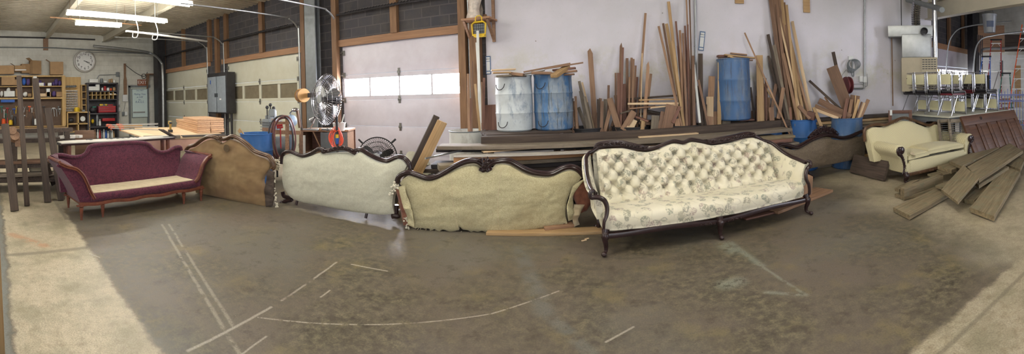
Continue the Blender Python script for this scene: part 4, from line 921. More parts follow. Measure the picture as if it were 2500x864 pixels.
def dk(p): return (p.x, p.y)
pw = PZ(1244, 322, .90); pw2 = PZ(1344, 319, .90)
drum('painted_barrel', 'white paint splashed barrel with wire handles, standing on the lumber rack', pw.x+(-.0), pw.y+.27, .90, M['drumwhite'], handles=2, h=.84, r=.287)
drum('painted_barrel', 'blue barrel with grey drips, directly right of the white splashed barrel', pw2.x, pw2.y+.27, .90, M['drumdull'], handles=2, h=.84, r=.30)
pd = PD(1793, 285, 6.8); drum('painted_barrel', 'blue barrel with brown dusty shoulder, raised high beside the tall lumber', pd.x, pd.y, .93, M['drumdusty'], r=.277, h=1.0, closed=True)
B1 = PD(1956, 300, 7.2); B2 = PD(2067, 300, 7.3); BL = PD(625.5, 330, 7.3)
drum('open_barrel', 'open blue barrel packed with the tallest leaning boards', B1.x, B1.y, 0, M['drumblue'], closed=False)
drum('open_barrel', 'open blue barrel holding short scraps and one very wide board', B2.x, B2.y, 0, M['drumdusty'], closed=False)
drum('open_barrel', 'bright blue open barrel behind the tan velvet sofa', BL.x, BL.y, 0, M['drumblue'], closed=False)
BA = PD(1432, 325, 6.55); BB = PD(1543, 325, 6.6); BC = PD(1668, 318, 6.55); BD = PD(1868, 300, 7.0); BW = PD(1140, 318, 6.75)
drum('scrap_barrel', 'dark barrel of grey scraps beside the blue dripped barrel', BA.x, BA.y, 0, M['darksteel'], h=.89, closed=False)
drum('scrap_barrel', 'dark barrel under the heap of flat stacked offcuts', BB.x, BB.y, 0, M['darksteel'], h=.89, r=.33, closed=False)
drum('scrap_barrel', 'dark barrel holding the tall narrow strips mid wall', BC.x, BC.y, 0, M['darksteel'], h=.89, closed=False)
drum('scrap_barrel', 'blue barrel half hidden under the rack end', BD.x, BD.y, 0, M['drumblue'], h=.87, closed=False)
drum('white_tub', 'white enamel tub of sticks beside the bright overhead door', BW.x, BW.y, 0, M['drumwhiteplain'], r=.30, h=.88, closed=False, cat='tub', handles=0, rim=M['greysteel'])

ADJ = {'pine': 'pine', 'palepine': 'pale pine', 'tan': 'tan', 'brownwood': 'brown', 'redwood': 'reddish brown', 'greywood': 'weathered grey', 'darkwood': 'dark', 'barnwood': 'old grey-brown', 'blackwood': 'blackened', 'white': 'white painted'}
def place_board(name, label, A, B, w_, t_, mat, up=None, cat='board', group=None, point=0, bev=.003, jit=True, edge=None):
    """board from A to B, its own X axis along the length"""
    A = Vector(A); B = Vector(B); X = (B-A).normalized(); U = Vector(up) if up is not None else Vector((0, 0, 1))
    if abs(X.dot(U.normalized())) > .97: U = Vector((0, -1, 0))
    Y = U.cross(X).normalized(); Z = X.cross(Y); c = (A+B)/2; Ln = (B-A).length
    m = MB()
    if point:
        h = Ln/2; yy = w_/2; p = [(-h, -yy), (h-point, -yy), (h, -yy*.1), (h-point*.55, yy), (-h, yy)]; m.prism(p, -t_/2, t_/2)
    else: m.box((0, 0, 0), (Ln, w_, t_), bev=bev)
    if jit and Ln > .3:
        j = random.uniform(-.006, .006)
        for v in m.v: v.z += j*math.sin((v.x/Ln+.5)*PI)
    o = m.build(name, M[mat])
    o.matrix_basis = Matrix(((X.x, Y.x, Z.x, c.x), (X.y, Y.y, Z.y, c.y), (X.z, Y.z, Z.z, c.z), (0, 0, 0, 1)))
    return tag(o, label, cat, group)
TN = {}
def size_word(w_px): return 'slim' if w_px <= 5 else ('narrow' if w_px <= 8 else ('broad' if w_px <= 15 else 'very wide'))
def stick_cluster(phrase, group, base, rimz, items, back=None, ext=.4, spread=.2, front=0.):
    """items: (xt, yt, xb, yb, wpx, mat[, point]) ; the sticks stand in/behind base (x,y), lean toward the wall"""
    items = sorted(items, key=lambda q: q[0]); n_ = len(items)
    for i, it in enumerate(items):
        xt, yt, xb, yb, wp, mt = it[:6]; pt = it[6] if len(it) > 6 else 0
        db = math.hypot(base[0], base[1]) + spread*(2*((i*7) % n_)/max(1, n_-1)-1) - front
        Bm = PD(xb, yb, db); hgt = (yb-yt)/150
        d = ray(xt, yt); dw = (6.93)/d.y*math.hypot(d.x, d.y)           # distance of the wall in that direction
        if back is not None: dt = db+back
        else: dt = min(dw-.03, db + hgt*.19)
        Tp = PD(xt, yt, dt); dirv = (Tp-Bm).normalized()
        Bt = Bm - dirv*(ext if ext is not None else 0)
        if Bt.z < .03: Bt = Bt + dirv*((.03-Bt.z)/max(.1, dirv.z))
        w_ = wp*db/1000*.98; t_ = min(w_*.7, .02)
        view = Vector((Bm.x, Bm.y, 0)).normalized()
        sz = 'long' if (yb-yt) > 190 else ('short' if (yb-yt) < 60 else 'mid-length')
        lab = '%s %s %s %s, %s from the left %s' % (sz, size_word(wp), ADJ[mt], 'strip' if wp <= 8 else 'board', ORD[i], phrase)
        place_board('lumber_strip' if wp <= 8 else 'lumber_board', lab, Bt, Tp, w_, t_, mt, up=-view, cat='board' if wp > 8 else 'wood strip', group=group, point=pt)
g, b_, t_, r_, p_, pp, d_ = 'greywood', 'brownwood', 'tan', 'redwood', 'pine', 'palepine', 'darkwood'
stick_cluster('in the first scrap barrel', 'sticks in the first scrap barrel', BA, .89, [
    (1440, 118, 1454, 322, 13, t_, .09), (1421, 201, 1449, 312, 5, pp), (1414, 198, 1440, 318, 7, g), (1417, 222, 1437, 320, 8, g), (1401, 247, 1410, 322, 10, t_), (1405, 235, 1409, 322, 6, t_),
    (1412, 262, 1434, 322, 9, g), (1394, 234, 1400, 320, 6, b_), (1427, 236, 1444, 318, 7, g), (1461, 242, 1462, 322, 8, d_), (1470, 247, 1468, 322, 8, b_), (1486, 208, 1484, 318, 6, b_), (1478, 242, 1474, 322, 9, g),
    (1491, 262, 1475, 324, 9, t_), (1502, 285, 1488, 324, 7, t_), (1398, 240, 1396, 318, 5, d_), (1432, 250, 1446, 322, 9, g), (1466, 240, 1455, 320, 8, b_)], ext=.35)
stick_cluster('behind the flat offcuts', 'sticks standing behind the flat offcuts', BB, .89, [
    (1488, 240, 1512, 320, 15, t_), (1505, 232, 1520, 318, 14, t_), (1517, 104, 1512, 300, 8, b_, .12), (1521, 116, 1516, 300, 5, r_), (1503, 178, 1503, 300, 5, b_), (1511, 178, 1511, 300, 10, r_), (1523, 205, 1525, 300, 10, r_),
    (1531, 142, 1531, 300, 7, b_), (1537, 188, 1535, 300, 5, t_), (1542, 141, 1538, 300, 6, b_), (1547, 144, 1543, 300, 5, t_), (1555, 188, 1547, 300, 7, r_), (1576, 32, 1556, 300, 6, t_), (1568, 130, 1564, 300, 3, pp), (1583, 150, 1573, 300, 8, t_, .1), (1589, 180, 1575, 300, 7, t_), (1552, 160, 1546, 300, 5, b_)], ext=.3)
stick_cluster('in the mid-wall bundle', 'tall strips mid wall', BC, .89, [
    (1632, 4, 1666, 300, 8, p_), (1608, 64, 1662, 300, 6, t_), (1619, 57, 1660, 300, 6, b_), (1627, 58, 1668, 300, 8, p_), (1650, 52, 1672, 300, 5, r_), (1660, 74, 1668, 302, 6, t_), (1667, 81, 1677, 302, 6, b_), (1672, 63, 1684, 302, 5, r_),
    (1675, -12, 1690, 302, 4, t_), (1683, -14, 1692, 302, 4, b_), (1679, 60, 1682, 302, 5, r_), (1692, 136, 1695, 302, 7, b_), (1642, 100, 1669, 302, 7, p_), (1655, 112, 1673, 302, 6, b_), (1663, 128, 1680, 302, 5, t_), (1687, 168, 1698, 302, 5, r_),
    (1694, 158, 1704, 254, 6, 'white'), (1710, 131, 1711, 290, 12, d_), (1702, 210, 1722, 300, 6, t_), (1705, 195, 1728, 300, 6, b_), (1696, 200, 1714, 302, 6, r_), (1738, 186, 1733, 300, 16, t_), (1666, 180, 1676, 302, 8, b_), (1657, 200, 1664, 302, 8, p_), (1675, 150, 1687, 302, 6, t_)], ext=.3)
stick_cluster('between tall bundle and raised barrel', 'blocks beside the raised barrel', (BC.x+.5, BC.y-.05), .89, [
    (1733, 236, 1733, 304, 18, pp), (1746, 272, 1746, 304, 10, t_), (1757, 152, 1756, 304, 10, p_), (1776, 224, 1773, 304, 21, g), (1722, 255, 1722, 304, 9, d_)], back=.05, ext=.05, spread=.03, front=-.08)
stick_cluster('right of the raised barrel', 'strips right of the raised barrel', BD, .87, [
    (1854, 135, 1857, 290, 17, p_), (1818, 80, 1914, 296, 4, t_), (1850, 181, 1920, 298, 4, p_), (1832, 213, 1843, 292, 6, d_), (1848, 234, 1848, 292, 4, b_), (1853, 230, 1853, 292, 5, r_), (1858, 232, 1859, 292, 4, b_), (1863, 191, 1865, 292, 4, t_), (1869, 191, 1871, 292, 5, r_),
    (1876, 238, 1877, 292, 9, t_), (1883, 262, 1885, 292, 12, b_), (1851, 262, 1851, 292, 10, r_), (1840, 270, 1841, 292, 12, t_), (1895, 205, 1880, 292, 8, b_), (1862, 208, 1862, 292, 26, r_), (1868, 235, 1866, 292, 6, t_)], ext=.3)
stick_cluster('in the tallest bundle', 'tallest boards over the blue barrel', B1, .88, [
    (1880, -14, 1922, 292, 11, b_), (1887, -14, 1926, 292, 10, t_), (1893, -12, 1930, 292, 8, b_), (1900, -12, 1934, 294, 8, t_), (1875, 84, 1920, 290, 8, d_), (1876, 136, 1916, 290, 6, d_), (1908, -10, 1938, 294, 8, p_), (1914, 6, 1942, 294, 7, b_), (1920, 12, 1950, 294, 7, p_),
    (1902, 43, 1958, 296, 5, pp), (1934, 52, 1984, 296, 8, pp), (1927, 86, 1975, 296, 7, p_), (1916, 92, 1962, 296, 6, pp), (1930, 112, 1980, 296, 6, t_), (1922, 62, 1964, 296, 7, p_), (1911, 182, 1932, 296, 11, b_), (1922, 186, 1944, 296, 9, r_), (1936, 218, 1962, 296, 9, b_), (1912, 130, 1948, 296, 7, t_),
    (1940, 240, 1950, 296, 7, b_), (1957, 232, 1960, 296, 7, t_), (1947, 262, 1950, 296, 8, b_), (1963, 268, 1963, 296, 8, t_), (1890, 110, 1925, 294, 9, g), (1918, 140, 1956, 296, 7, p_), (1906, 30, 1944, 294, 7, t_), (1896, 60, 1932, 294, 9, b_), (1929, 262, 1931, 296, 7, r_)], ext=.4, spread=.2)
for lab, (xt, yt, xb, yb, w_, mt) in (('brown board tilting left across the lower front of the tallest bundle', (1912, 214, 1900, 290, 9, 'tan')), ('thick brown offcut leaning out of the tallest bundle at the rim', (1950, 258, 1978, 290, 10, 'brownwood')), ('pale board end hanging past the right side of the blue barrel', (1986, 262, 2008, 316, 8, 'pine'))):
    place_board('lumber_board', lab, PD(xb, yb, 6.9), PD(xt, yt, 6.98), w_*.0069, .03, mt, up=(0, -1, 0), cat='board')
place_board('wood_block', 'dark end-grain block on the rim of the blue barrel', PD(1972, 280, 6.98), PD(1990, 284, 6.95), .14, .13, 'redwood', cat='block')
B2t = B2
for lab, (xt, yt, xb, yb, w_, mt, dd) in (
    ('very wide brown board rising highest from the right blue barrel', (2031, 163, 2074, 275, 29, 'brownwood', .05)), ('dark post sticking up behind the very wide board', (2034, 127, 2064, 268, 9, 'darkwood', .2)),
    ('long dark strip slanting left from the right blue barrel', (1976, 197, 2054, 268, 6, 'darkwood', .12)), ('brown plank leaning low left, uppermost over the right blue barrel', (1999, 246, 2058, 276, 15, 'brownwood', -.05)),
    ('narrow tan plank leaning low left beneath the brown plank', (1990, 258, 2052, 284, 9, 'tan', -.1)), ('pale strip leaning lowest left over the barrel rim', (1992, 268, 2044, 288, 7, 'palepine', -.12)),
    ('short stub poking up behind the low leaning planks', (2014, 237, 2030, 262, 5, 'tan', .1)),
    ('square brown board corner behind the upright scraps', (2088, 233, 2080, 284, 24, 'brownwood', .12)), ('dark upright scrap in the right blue barrel', (2069, 240, 2061, 286, 9, 'redwood', -.1)), ('tan upright scrap next to the dark one', (2079, 243, 2072, 286, 8, 'tan', -.06)),
    ('thin splinter standing in the right blue barrel', (2089, 233, 2085, 286, 3, 'pine', -.02)), ('pale-edged scrap leaning right in the right blue barrel', (2097, 243, 2084, 286, 7, 'pine', -.08)), ('narrow brown scrap leaning right by the pale-edged one', (2104, 249, 2092, 286, 5, 'brownwood', 0)),
    ('light scrap leaning right, second from the outside', (2110, 251, 2097, 286, 6, 'palepine', .03)), ('outermost tan scrap leaning right over the barrel rim', (2120, 243, 2101, 286, 9, 'tan', .05))):
    Bm = PD(xb, yb, 7.3+dd); Tp = PD(xt, yt, 7.3+dd+.08); dv = (Tp-Bm).normalized(); e = .22 if yb > 280 else .16
    place_board('lumber_scrap', lab, Bm-dv*e*(1 if abs(dv.z) > .4 else .1), Tp, w_*.0073, .035, mt, up=-Vector((Bm.x, Bm.y, 0)).normalized(), cat='board', group=None)
# white tub sticks, leaning on the door jamb
stick_cluster('in the white tub', 'sticks in the white tub', BW, .88, [(1143, 180, 1145, 318, 7, t_), (1154, 150, 1152, 318, 4, b_), (1166, 75, 1172, 318, 7, 'white'), (1160, 205, 1171, 312, 6, p_), (1182, 190, 1180, 312, 6, r_), (1149, 240, 1147, 318, 6, r_), (1176, 200, 1178, 312, 4, b_)], ext=.3, spread=.1)
m = MB()
q = PD(1192, 305, 6.75); place_board('plywood_board', 'brown square board standing behind the white barrel', PY(1194, 318, 6.85), PY(1194, 256, 6.93), .32, .015, 'redwood', up=(0, -1, 0))

# ---- rack under the painted barrels and the raised barrel
def edge_plank(name, label, pl, pr, z, w_, t_, mat, cat='plank', group=None, zr=None, bev=.006):
    """plank whose top front edge runs from pixel pl (left) to pr (right) at height z"""
    A = PZ(pl[0], pl[1], z); B = PZ(pr[0], pr[1], zr if zr is not None else z); d = (B-A).normalized(); nrm = Vector((-d.y, d.x, 0)).normalized()
    off = nrm*(w_/2) - ZZ*(t_/2)
    return place_board(name, label, A+off, B+off, w_, t_, mat, cat=cat, group=group, bev=bev, jit=False)
edge_plank('rack_timber', 'blackened long timber along the rack edge, under the painted barrels', (1174, 334), (1930, 292), .895, .16, .11, 'darkwood', cat='timber')
edge_plank('rack_timber', 'second dark timber lying just below the rack edge', (1380, 330), (1600, 317), .87, .1, .07, 'blackwood', cat='timber')
for lab, xa, xb in (('plank shelf carrying the two painted barrels', 1188, 1398), ('plank shelf carrying the raised blue barrel', 1742, 1925)):
    A = PZ(xa, interp([(1174, 334), (1930, 292)], xa)-4, .90); B = PZ(xb, interp([(1174, 334), (1930, 292)], xb)-4, .90); d = (B-A).normalized(); nr = Vector((-d.y, d.x, 0))
    t = thing('rack_shelf', lab, 'shelf', A, math.atan2(d.y, d.x)); Ln = (B-A).length
    for k_ in range(3): m = MB(); m.box((Ln/2, .12+.22*k_, -.02), (Ln, .2, .035), bev=.004); m.build('shelf_board', M['darkwood'], t, local=True)
    for xk in (.06, Ln-.06):
        for yk in (.08, .58): m = MB(); m.box((xk, yk, -.47), (.09, .09, .86)); m.build('leg', M['darkwood'], t, local=True)
pb = PD(1830, 291, 6.95); place_board('wood_block', 'flat wooden shim under the raised blue barrel', Vector((pb.x-.22, pb.y-.06, .915)), Vector((pb.x+.04, pb.y-.02, .915)), .2, .025, 'redwood', cat='block')

# ---- long lumber pile in front: top planks placed from the photo, dark layers beneath
edge_plank('long_plank', 'wide dark grey plank, topmost at the back of the long pile', (1066, 357), (1935, 313), .80, .30, .05, 'greywood')
edge_plank('long_plank', 'black-edged plank directly below the topmost grey plank', (1064, 363), (1800, 326), .745, .28, .05, 'blackwood')
edge_plank('long_plank', 'long rough-sawn pale plank lying over the orange-brown beam', (1107, 382), (1905, 331), .715, .22, .014, 'sawn')
edge_plank('long_plank', 'orange-brown beam lying under the rough-sawn plank', (1107, 384), (1690, 345), .70, .16, .07, 'orangewood')
edge_plank('long_plank', 'grey plank directly under the orange-brown beam', (1160, 397), (1760, 350), .632, .2, .045, 'greywood')
edge_plank('thin_lath', 'thin pale lath lying on the rough-sawn plank', (1181, 370), (1440, 347), .735, .12, .018, 'palepine', cat='lath')
edge_plank('thin_lath', 'pale lath, shortest and brightest on top of the pile', (1561, 334), (1706, 324), .82, .09, .02, 'palepine', cat='lath')
edge_plank('pine_plank', 'long pine plank on the pile behind the floral sofa', (1528, 345), (1884, 321), .775, .12, .03, 'pine')
edge_plank('pine_plank', 'pale pine plank with knot, left part of the pile top', (1524, 341), (1634, 332), .79, .10, .02, 'palepine')
edge_plank('long_plank', 'grey plank end jutting right below the pine plank', (1560, 352), (1895, 330), .72, .2, .04, 'greywood', zr=.72)
edge_plank('long_plank', 'orange-brown plank stub at the right end of the pile', (1820, 350), (1935, 338), .69, .16, .05, 'redwood')
edge_plank('long_plank', 'pale grey plank, lowest in view at the right end of the pile', (1800, 362), (1952, 347), .62, .2, .05, 'greywood')
edge_plank('long_plank', 'short grey plank end beside the blue barrel', (1850, 338), (1942, 330), .73, .2, .04, 'barnwood')
edge_plank('long_plank', 'short pale-topped timber near the left end of the pile', (1073, 405), (1185, 398), .62, .22, .075, 'barnwood')
edge_plank('steel_pipe', 'thin bright metal rod slanting over the left end of the pile', (1040, 385), (1134, 364), .73, .02, .02, 'steel', cat='rod', bev=0)
zz = .585
for k_ in range(9):
    x0 = [1052, 1030, 1060, 1036, 1044, 1028, 1050, 1040, 1034][k_]; y0 = 223+(1.5-zz)/5.3*1000+4
    A = PD(x0, y0, 5.32+.03*(k_ % 3)); A.z = zz; B = PD(1900-8*k_, 330, 6.35+.03*(k_ % 2)); B.z = zz; d = (B-A).normalized(); nr = Vector((-d.y, d.x, 0))
    off = nr*.16-ZZ*.03
    place_board('stacked_plank', 'dark plank in the long pile, %s layer down behind the sofas' % ORD[k_+1], A+off, B+off, .32, .052, ('blackwood', 'darkwood')[k_ % 2], cat='plank', group='dark layers of the long pile')
    zz -= .058
for k_, xp in enumerate((1120, 1500, 1820)):
    A = PD(xp, 400, 5.55+.0008*(xp-1100)); place_board('pile_bearer', 'timber bearer on the floor under the %s of the long pile' % ('left end', 'middle', 'right end')[k_], Vector((A.x, A.y-.1, .025)), Vector((A.x+.05, A.y+.42, .025)), .09, .05, 'darkwood', cat='timber')
# boards leaning by the white sofa
for lab, (xt, yt, xb, yb, w_, mt) in (('dark-edged board leaning by the fan, leftmost of three', (1066, 283, 958, 505, 9, 'darkwood')), ('pine stud leaning by the fan, middle of three', (1075, 294, 972, 508, 9, 'pine')), ('pine stud leaning by the fan, rightmost of three', (1084, 298, 982, 512, 10, 'pine'))):
    A = PD(xb, yb, 5.35); A.z = .03; place_board('leaning_board', lab, A, PD(xt, yt, 5.25), w_*.0053, .08, mt, up=(-.8, -.6, 0), cat='board')
# ---- stacks on top of barrels
def stack(px_items, dd, zoff=0):
    for lab, (xa, ya, xb, yb, w_, t_, mt, da, db) in px_items:
        place_board('offcut', lab, PD(xa, ya, dd+da), PD(xb, yb, dd+db), w_, t_, mt, cat='offcut')
stack([('pale offcut, topmost of the stack on the white splashed barrel', (1199, 172, 1258, 169, .12, .022, 'palepine', -.05, 0)), ('second pale offcut in the stack on the white barrel', (1203, 178, 1246, 177, .14, .022, 'pine', -.08, -.05)),
       ('short thick tan offcut at the right of the white barrel stack', (1246, 179, 1279, 183, .14, .045, 'tan', .05, 0)), ('jagged offcut drooping at the left rim of the white barrel', (1209, 187, 1246, 184, .15, .03, 'greywood', -.1, -.05)), ('dark flat offcut underneath the stack on the white barrel', (1225, 187, 1285, 186, .25, .02, 'darkwood', .1, .1))], 6.05)
stack([('long pale board across the top of the blue dripped barrel', (1278, 176, 1392, 155, .09, .022, 'tan', .12, .15)), ('long tan strip overhanging far right on the blue dripped barrel', (1330, 168, 1423, 153, .06, .022, 'tan', 0, .1)), ('thick pine offcut pointing at the camera on the blue barrel', (1352, 186, 1384, 164, .12, .05, 'pine', -.2, .1)),
       ('flat tan offcut at the left rim of the blue dripped barrel', (1298, 178, 1345, 179, .12, .04, 'tan', -.1, -.05)), ('brown offcut, upper of three at the right rim of the blue barrel', (1350, 172, 1405, 166, .12, .03, 'redwood', .1, .05)), ('brown offcut, middle of three at the right rim of the blue barrel', (1345, 180, 1408, 173, .12, .03, 'tan', .08, .0)), ('dark offcut, lowest of three at the right rim of the blue barrel', (1340, 186, 1402, 181, .14, .025, 'brownwood', .1, .05)),
       ('weathered stick beneath the long board, at the left rim', (1280, 181, 1330, 172, .04, .02, 'greywood', .05, .1))], 6.1)
stack([('pale offcut, highest on the raised barrel', (1783, 130, 1824, 134, .12, .022, 'tan', .1, .1)), ('long pine offcut overhanging right on the raised barrel', (1768, 134, 1843, 142, .11, .025, 'pine', -.1, 0)), ('brown chunky offcut at the left of the raised barrel', (1752, 137, 1786, 137, .14, .035, 'redwood', -.02, .05)),
       ('dark offcut at the left rim of the raised barrel', (1753, 143, 1790, 145, .16, .025, 'brownwood', -.1, -.1)), ('slanting pine offcut at the front of the raised barrel', (1778, 137, 1800, 147, .1, .03, 'pine', -.25, -.2)), ('tan offcut, lowest on the right of the raised barrel', (1795, 145, 1838, 147, .14, .022, 'tan', 0, 0))], 7.05)
# ---- heap of flat offcuts mid wall
stack([('dark long board at the back of the flat offcut heap', (1532, 242, 1652, 233, .12, .03, 'darkwood', .15, .15)), ('pale plank, topmost of the flat offcut heap', (1560, 244, 1648, 242, .1, .022, 'pine', .02, .02)), ('longest pale plank across the flat offcut heap', (1533, 253, 1656, 252, .14, .03, 'palepine', -.05, -.05)),
       ('short pale plank overlapping the longest one at right', (1588, 263, 1655, 256, .1, .022, 'palepine', -.12, -.1)), ('pink-brown plank under the longest pale plank', (1536, 265, 1600, 259, .12, .022, 'tan', -.06, -.02)), ('grey stick jutting left from the offcut heap', (1514, 277, 1545, 268, .05, .02, 'greywood', -.1, -.05)),
       ('reddish plank lying across the heap at mid height', (1552, 284, 1584, 296, .09, .025, 'redwood', -.15, -.2)), ('dark plank lying across the middle of the heap', (1578, 270, 1650, 284, .12, .03, 'darkwood', .05, 0)), ('brown plank lying deep in the heap', (1560, 278, 1640, 276, .14, .03, 'brownwood', .2, .2)), ('short stub low in the offcut heap', (1560, 300, 1590, 302, .09, .04, 'tan', -.05, -.05)), ('dark slab low at the back of the heap', (1555, 296, 1650, 298, .2, .04, 'darkwood', .2, .2))], 6.55)
for lab, (xt, yt, xb, yb, w_, mt) in (('broad tan board propped diagonally on the offcut heap', (1548, 272, 1521, 318, .1, 'tan')), ('pale triangular offcut at the foot of the heap', (1548, 292, 1536, 318, .11, 'palepine')), ('wide brown board standing right of the heap', (1640, 256, 1628, 318, .17, 'brownwood')), ('grey block standing in the middle of the heap', (1600, 282, 1598, 316, .12, 'greywood')), ('brown stub leaning beside the grey block', (1618, 272, 1610, 316, .06, 'brownwood')), ('dark stick leaning against the wide brown board', (1660, 260, 1642, 300, .05, 'redwood')), ('small tan stub standing beside the tall bundle', (1652, 290, 1655, 318, .08, 'tan')), ('short pale stub at the foot of the heap', (1571, 292, 1568, 318, .06, 'pine'))):
    place_board('lumber_scrap', lab, PD(xb, yb, 6.3), PD(xt, yt, 6.36), w_, .03, mt, up=-Vector((PD(xb, yb, 1).x, PD(xb, yb, 1).y, 0)).normalized(), cat='board')
# ---- low stack along the white wall, right
z0 = .03; k_ = 0
while z0 < .86:
    xr = 5.0+random.uniform(-.25, .1); place_board('stored_plank', '%s plank of the low stack by the wall, %s from the floor' % (ADJ[('greywood', 'barnwood', 'pine', 'darkwood')[k_ % 4]], ORD[k_]), Vector((2.6, 6.6+random.uniform(-.03, .03), z0)), Vector((xr, 6.55+random.uniform(-.03, .03), z0)), .28, .045, ('greywood', 'barnwood', 'pine', 'darkwood')[k_ % 4], cat='plank', group='low plank stack by the white wall'); z0 += .055; k_ += 1
# ---- planks on the floor in front of / under the sofas
def floor_plank(name, label, a, b, z, w_, t_, mat, cat='plank', side=1):
    A = PZ(a[0], a[1], z); B = PZ(b[0], b[1], z); d = (B-A).normalized(); nr = Vector((-d.y, d.x, 0)).normalized()*side; off = nr*(w_/2)-ZZ*(t_/2)
    return place_board(name, label, A+off, B+off, w_, t_, mat, cat=cat, jit=False, bev=.005)
floor_plank('floor_plank', 'long pine plank on the floor beneath the ragged cream sofa', (1186, 568), (1475, 564), .03, .16, .03, 'pine')
floor_plank('floor_plank', 'shorter plank lying on the long pine plank under the ragged sofa', (1330, 556), (1402, 548), .06, .12, .03, 'tan')
floor_plank('floor_plank', 'wide plank on the floor between the floral and taupe sofas', (1900, 516), (2034, 463), .035, .3, .035, 'tan')
place_board('propped_board', 'upright tan block propping the corner beside the taupe sofa', PZ(1962, 478, .04), PD(1966, 424, 5.55), .24, .03, 'tan', up=(0, -1, 0))
floor_plank('floor_plank', 'reddish plank on the floor under the floral sofa', (1822, 534), (1905, 514), .02, .1, .02, 'redwood')
A_, B_ = PZ(2083, 424, 0), PZ(2163, 444, 0)
place_board('leaning_plank', 'dark wide plank propped on edge against the cream settee arm', A_+Vector((.03, .06, .16)), B_+Vector((.04, .03, .15)), .30, .05, 'darkwood', up=(-.85, -.45, .35), cat='plank')
# ---- heap of old barn planks, right foreground
def barnq(label, Tp, t_, mat):
    a, b, c_, d_ = Tp; cen = (a+b+c_+d_)/4; X = ((b+c_)-(a+d_)).normalized(); Z = X.cross((d_+c_)-(a+b)).normalized()
    if Z.z < 0: Z = -Z
    Y = Z.cross(X); R = Matrix(((X.x, Y.x, Z.x), (X.y, Y.y, Z.y), (X.z, Y.z, Z.z))); Ri = R.transposed(); a, b, c_, d_ = [Ri @ (p-cen) for p in Tp]
    rs = random.Random(label); n_ = 30; m = MB(); vs = []
    for i in range(n_+1):
        u = i/n_; p = a.lerp(b, u); q = d_.lerp(c_, u); s_ = (q-p).normalized(); w1 = .005*noise.noise(Vector((u*5, 3.1, a.x))); w2 = .005*noise.noise(Vector((u*5, 9.1, b.x)))
        e = Vector((rs.uniform(-.006, .006) if i in (0, n_) else 0, 0, 0)); p = p+s_*w1+e; q = q+s_*w2+e
        for (k, o_) in ((0, -.005), (.012, 0), (.35, .001), (.65, -.001), (.988, 0), (1, -.005), (1, -t_+.006), (.985, -t_), (.015, -t_), (0, -t_+.006)):
            v = p.lerp(q, k); vs.append(Vector((v.x, v.y, v.z+o_)))
    k_ = 10; fs = [(i*k_+k, (i+1)*k_+k, (i+1)*k_+(k+1) % k_, i*k_+(k+1) % k_) for i in range(n_) for k in range(k_)]+[tuple(range(k_)), tuple(n_*k_+k for k in range(k_))]
    m.add(vs, fs, False); o = m.build('barn_plank', M['barnwood']); o.matrix_basis = Matrix.Translation(cen) @ R.to_4x4()
    return tag(o, label, 'plank', 'heap of old barn planks')
def barn(label, P4, z0, t_, mat='barnwood', zt=None):
    """P4: pixels of the four top corners; heights per corner z0"""
    zs_ = z0 if isinstance(z0, (list, tuple)) else [z0]*4
    Tp = [PZ(x, y, z) for (x, y), z in zip(P4, zs_)]; c = sum(Tp, Vector())/4
    return barnq(label, Tp, t_, mat)
    X = ((Tp[1]+Tp[2])-(Tp[0]+Tp[3])).normalized(); Yv = ((Tp[3]+Tp[2])-(Tp[0]+Tp[1])); Yv = (Yv-X*Yv.dot(X)).normalized(); Z = X.cross(Yv)
    if Z.z < 0: Yv = -Yv; Z = -Z
    R = Matrix(((X.x, Yv.x, Z.x), (X.y, Yv.y, Z.y), (X.z, Yv.z, Z.z))); Ri = R.transposed()
    lo = [Ri @ (p-c) for p in Tp]; 
    w_ = ((lo[0]-lo[3]).length+(lo[1]-lo[2]).length)/2; L0 = ((lo[0]+lo[3])/2).x; L1 = ((lo[1]+lo[2])/2).x
    m = MB(); n_ = 26; rs = random.Random(label); sg = 1 if lo[3].y > lo[0].y else -1
    vs = []; 
    for i in range(n_+1):
        x = L0+(L1-L0)*i/n_; e1 = w_/2+.006*noise.noise(Vector((x*6, 3.1, w_))); e2 = w_/2+.006*noise.noise(Vector((x*6, 9.1, w_)))
        e = (.012*noise.noise(Vector((rs.random()*9, 0, 0))) if i in (0, n_) else 0)
        for (yy, z_) in ((-e1, -.006), (-e1+.008, 0), (e2-.008, 0), (e2, -.006), (e2, -t_+.006), (e2-.008, -t_), (-e1+.008, -t_), (-e1, -t_+.006)): vs.append((x+e, yy, z_+.002*noise.noise(Vector((x*5, yy*9, z_)))))
    fs = [(i*8+k, (i+1)*8+k, (i+1)*8+(k+1) % 8, i*8+(k+1) % 8) for i in range(n_) for k in range(8)]+[tuple(range(8)), tuple(n_*8+k for k in range(8))]
    m.add(vs, fs, False); o = m.build('barn_plank', M['barnwood']); o.matrix_basis = Matrix.Translation(c) @ R.to_4x4()
    return tag(o, label, 'plank', 'heap of old barn planks')
def bp(zx, zy): return (2160+zx/3.9265, 330+zy/3.927)
barn('old plank lying lowest and nearest on the floor, with nail holes', [bp(80, 690), bp(500, 500), bp(640, 545), bp(240, 770)], .06, .05)
barn('wide old plank slanting down to the floor, front right of the heap', [bp(815, 690), bp(1150, 290), bp(1300, 350), bp(1050, 775)], [.07, .13, .13, .07], .055)
barn('short square-cut old plank lying crosswise on top of the heap', [bp(540, 520), bp(750, 285), bp(905, 405), bp(700, 640)], [.17, .26, .24, .15], .035)
barn('longest old plank rising across the heap to the right', [bp(790, 300), bp(1195, 75), bp(1325, 150), bp(905, 425)], [.24, .27, .27, .22], .05)
barn('old plank with rotten broken end, highest at the left back', [bp(620, 245), bp(1030, 95), bp(1100, 120), bp(735, 298)], [.26, .26, .26, .26], .05)
barn('squared old beam lying on edge at the left of the heap', [bp(150, 500), bp(500, 378), bp(560, 388), bp(190, 515)], .16, .11)
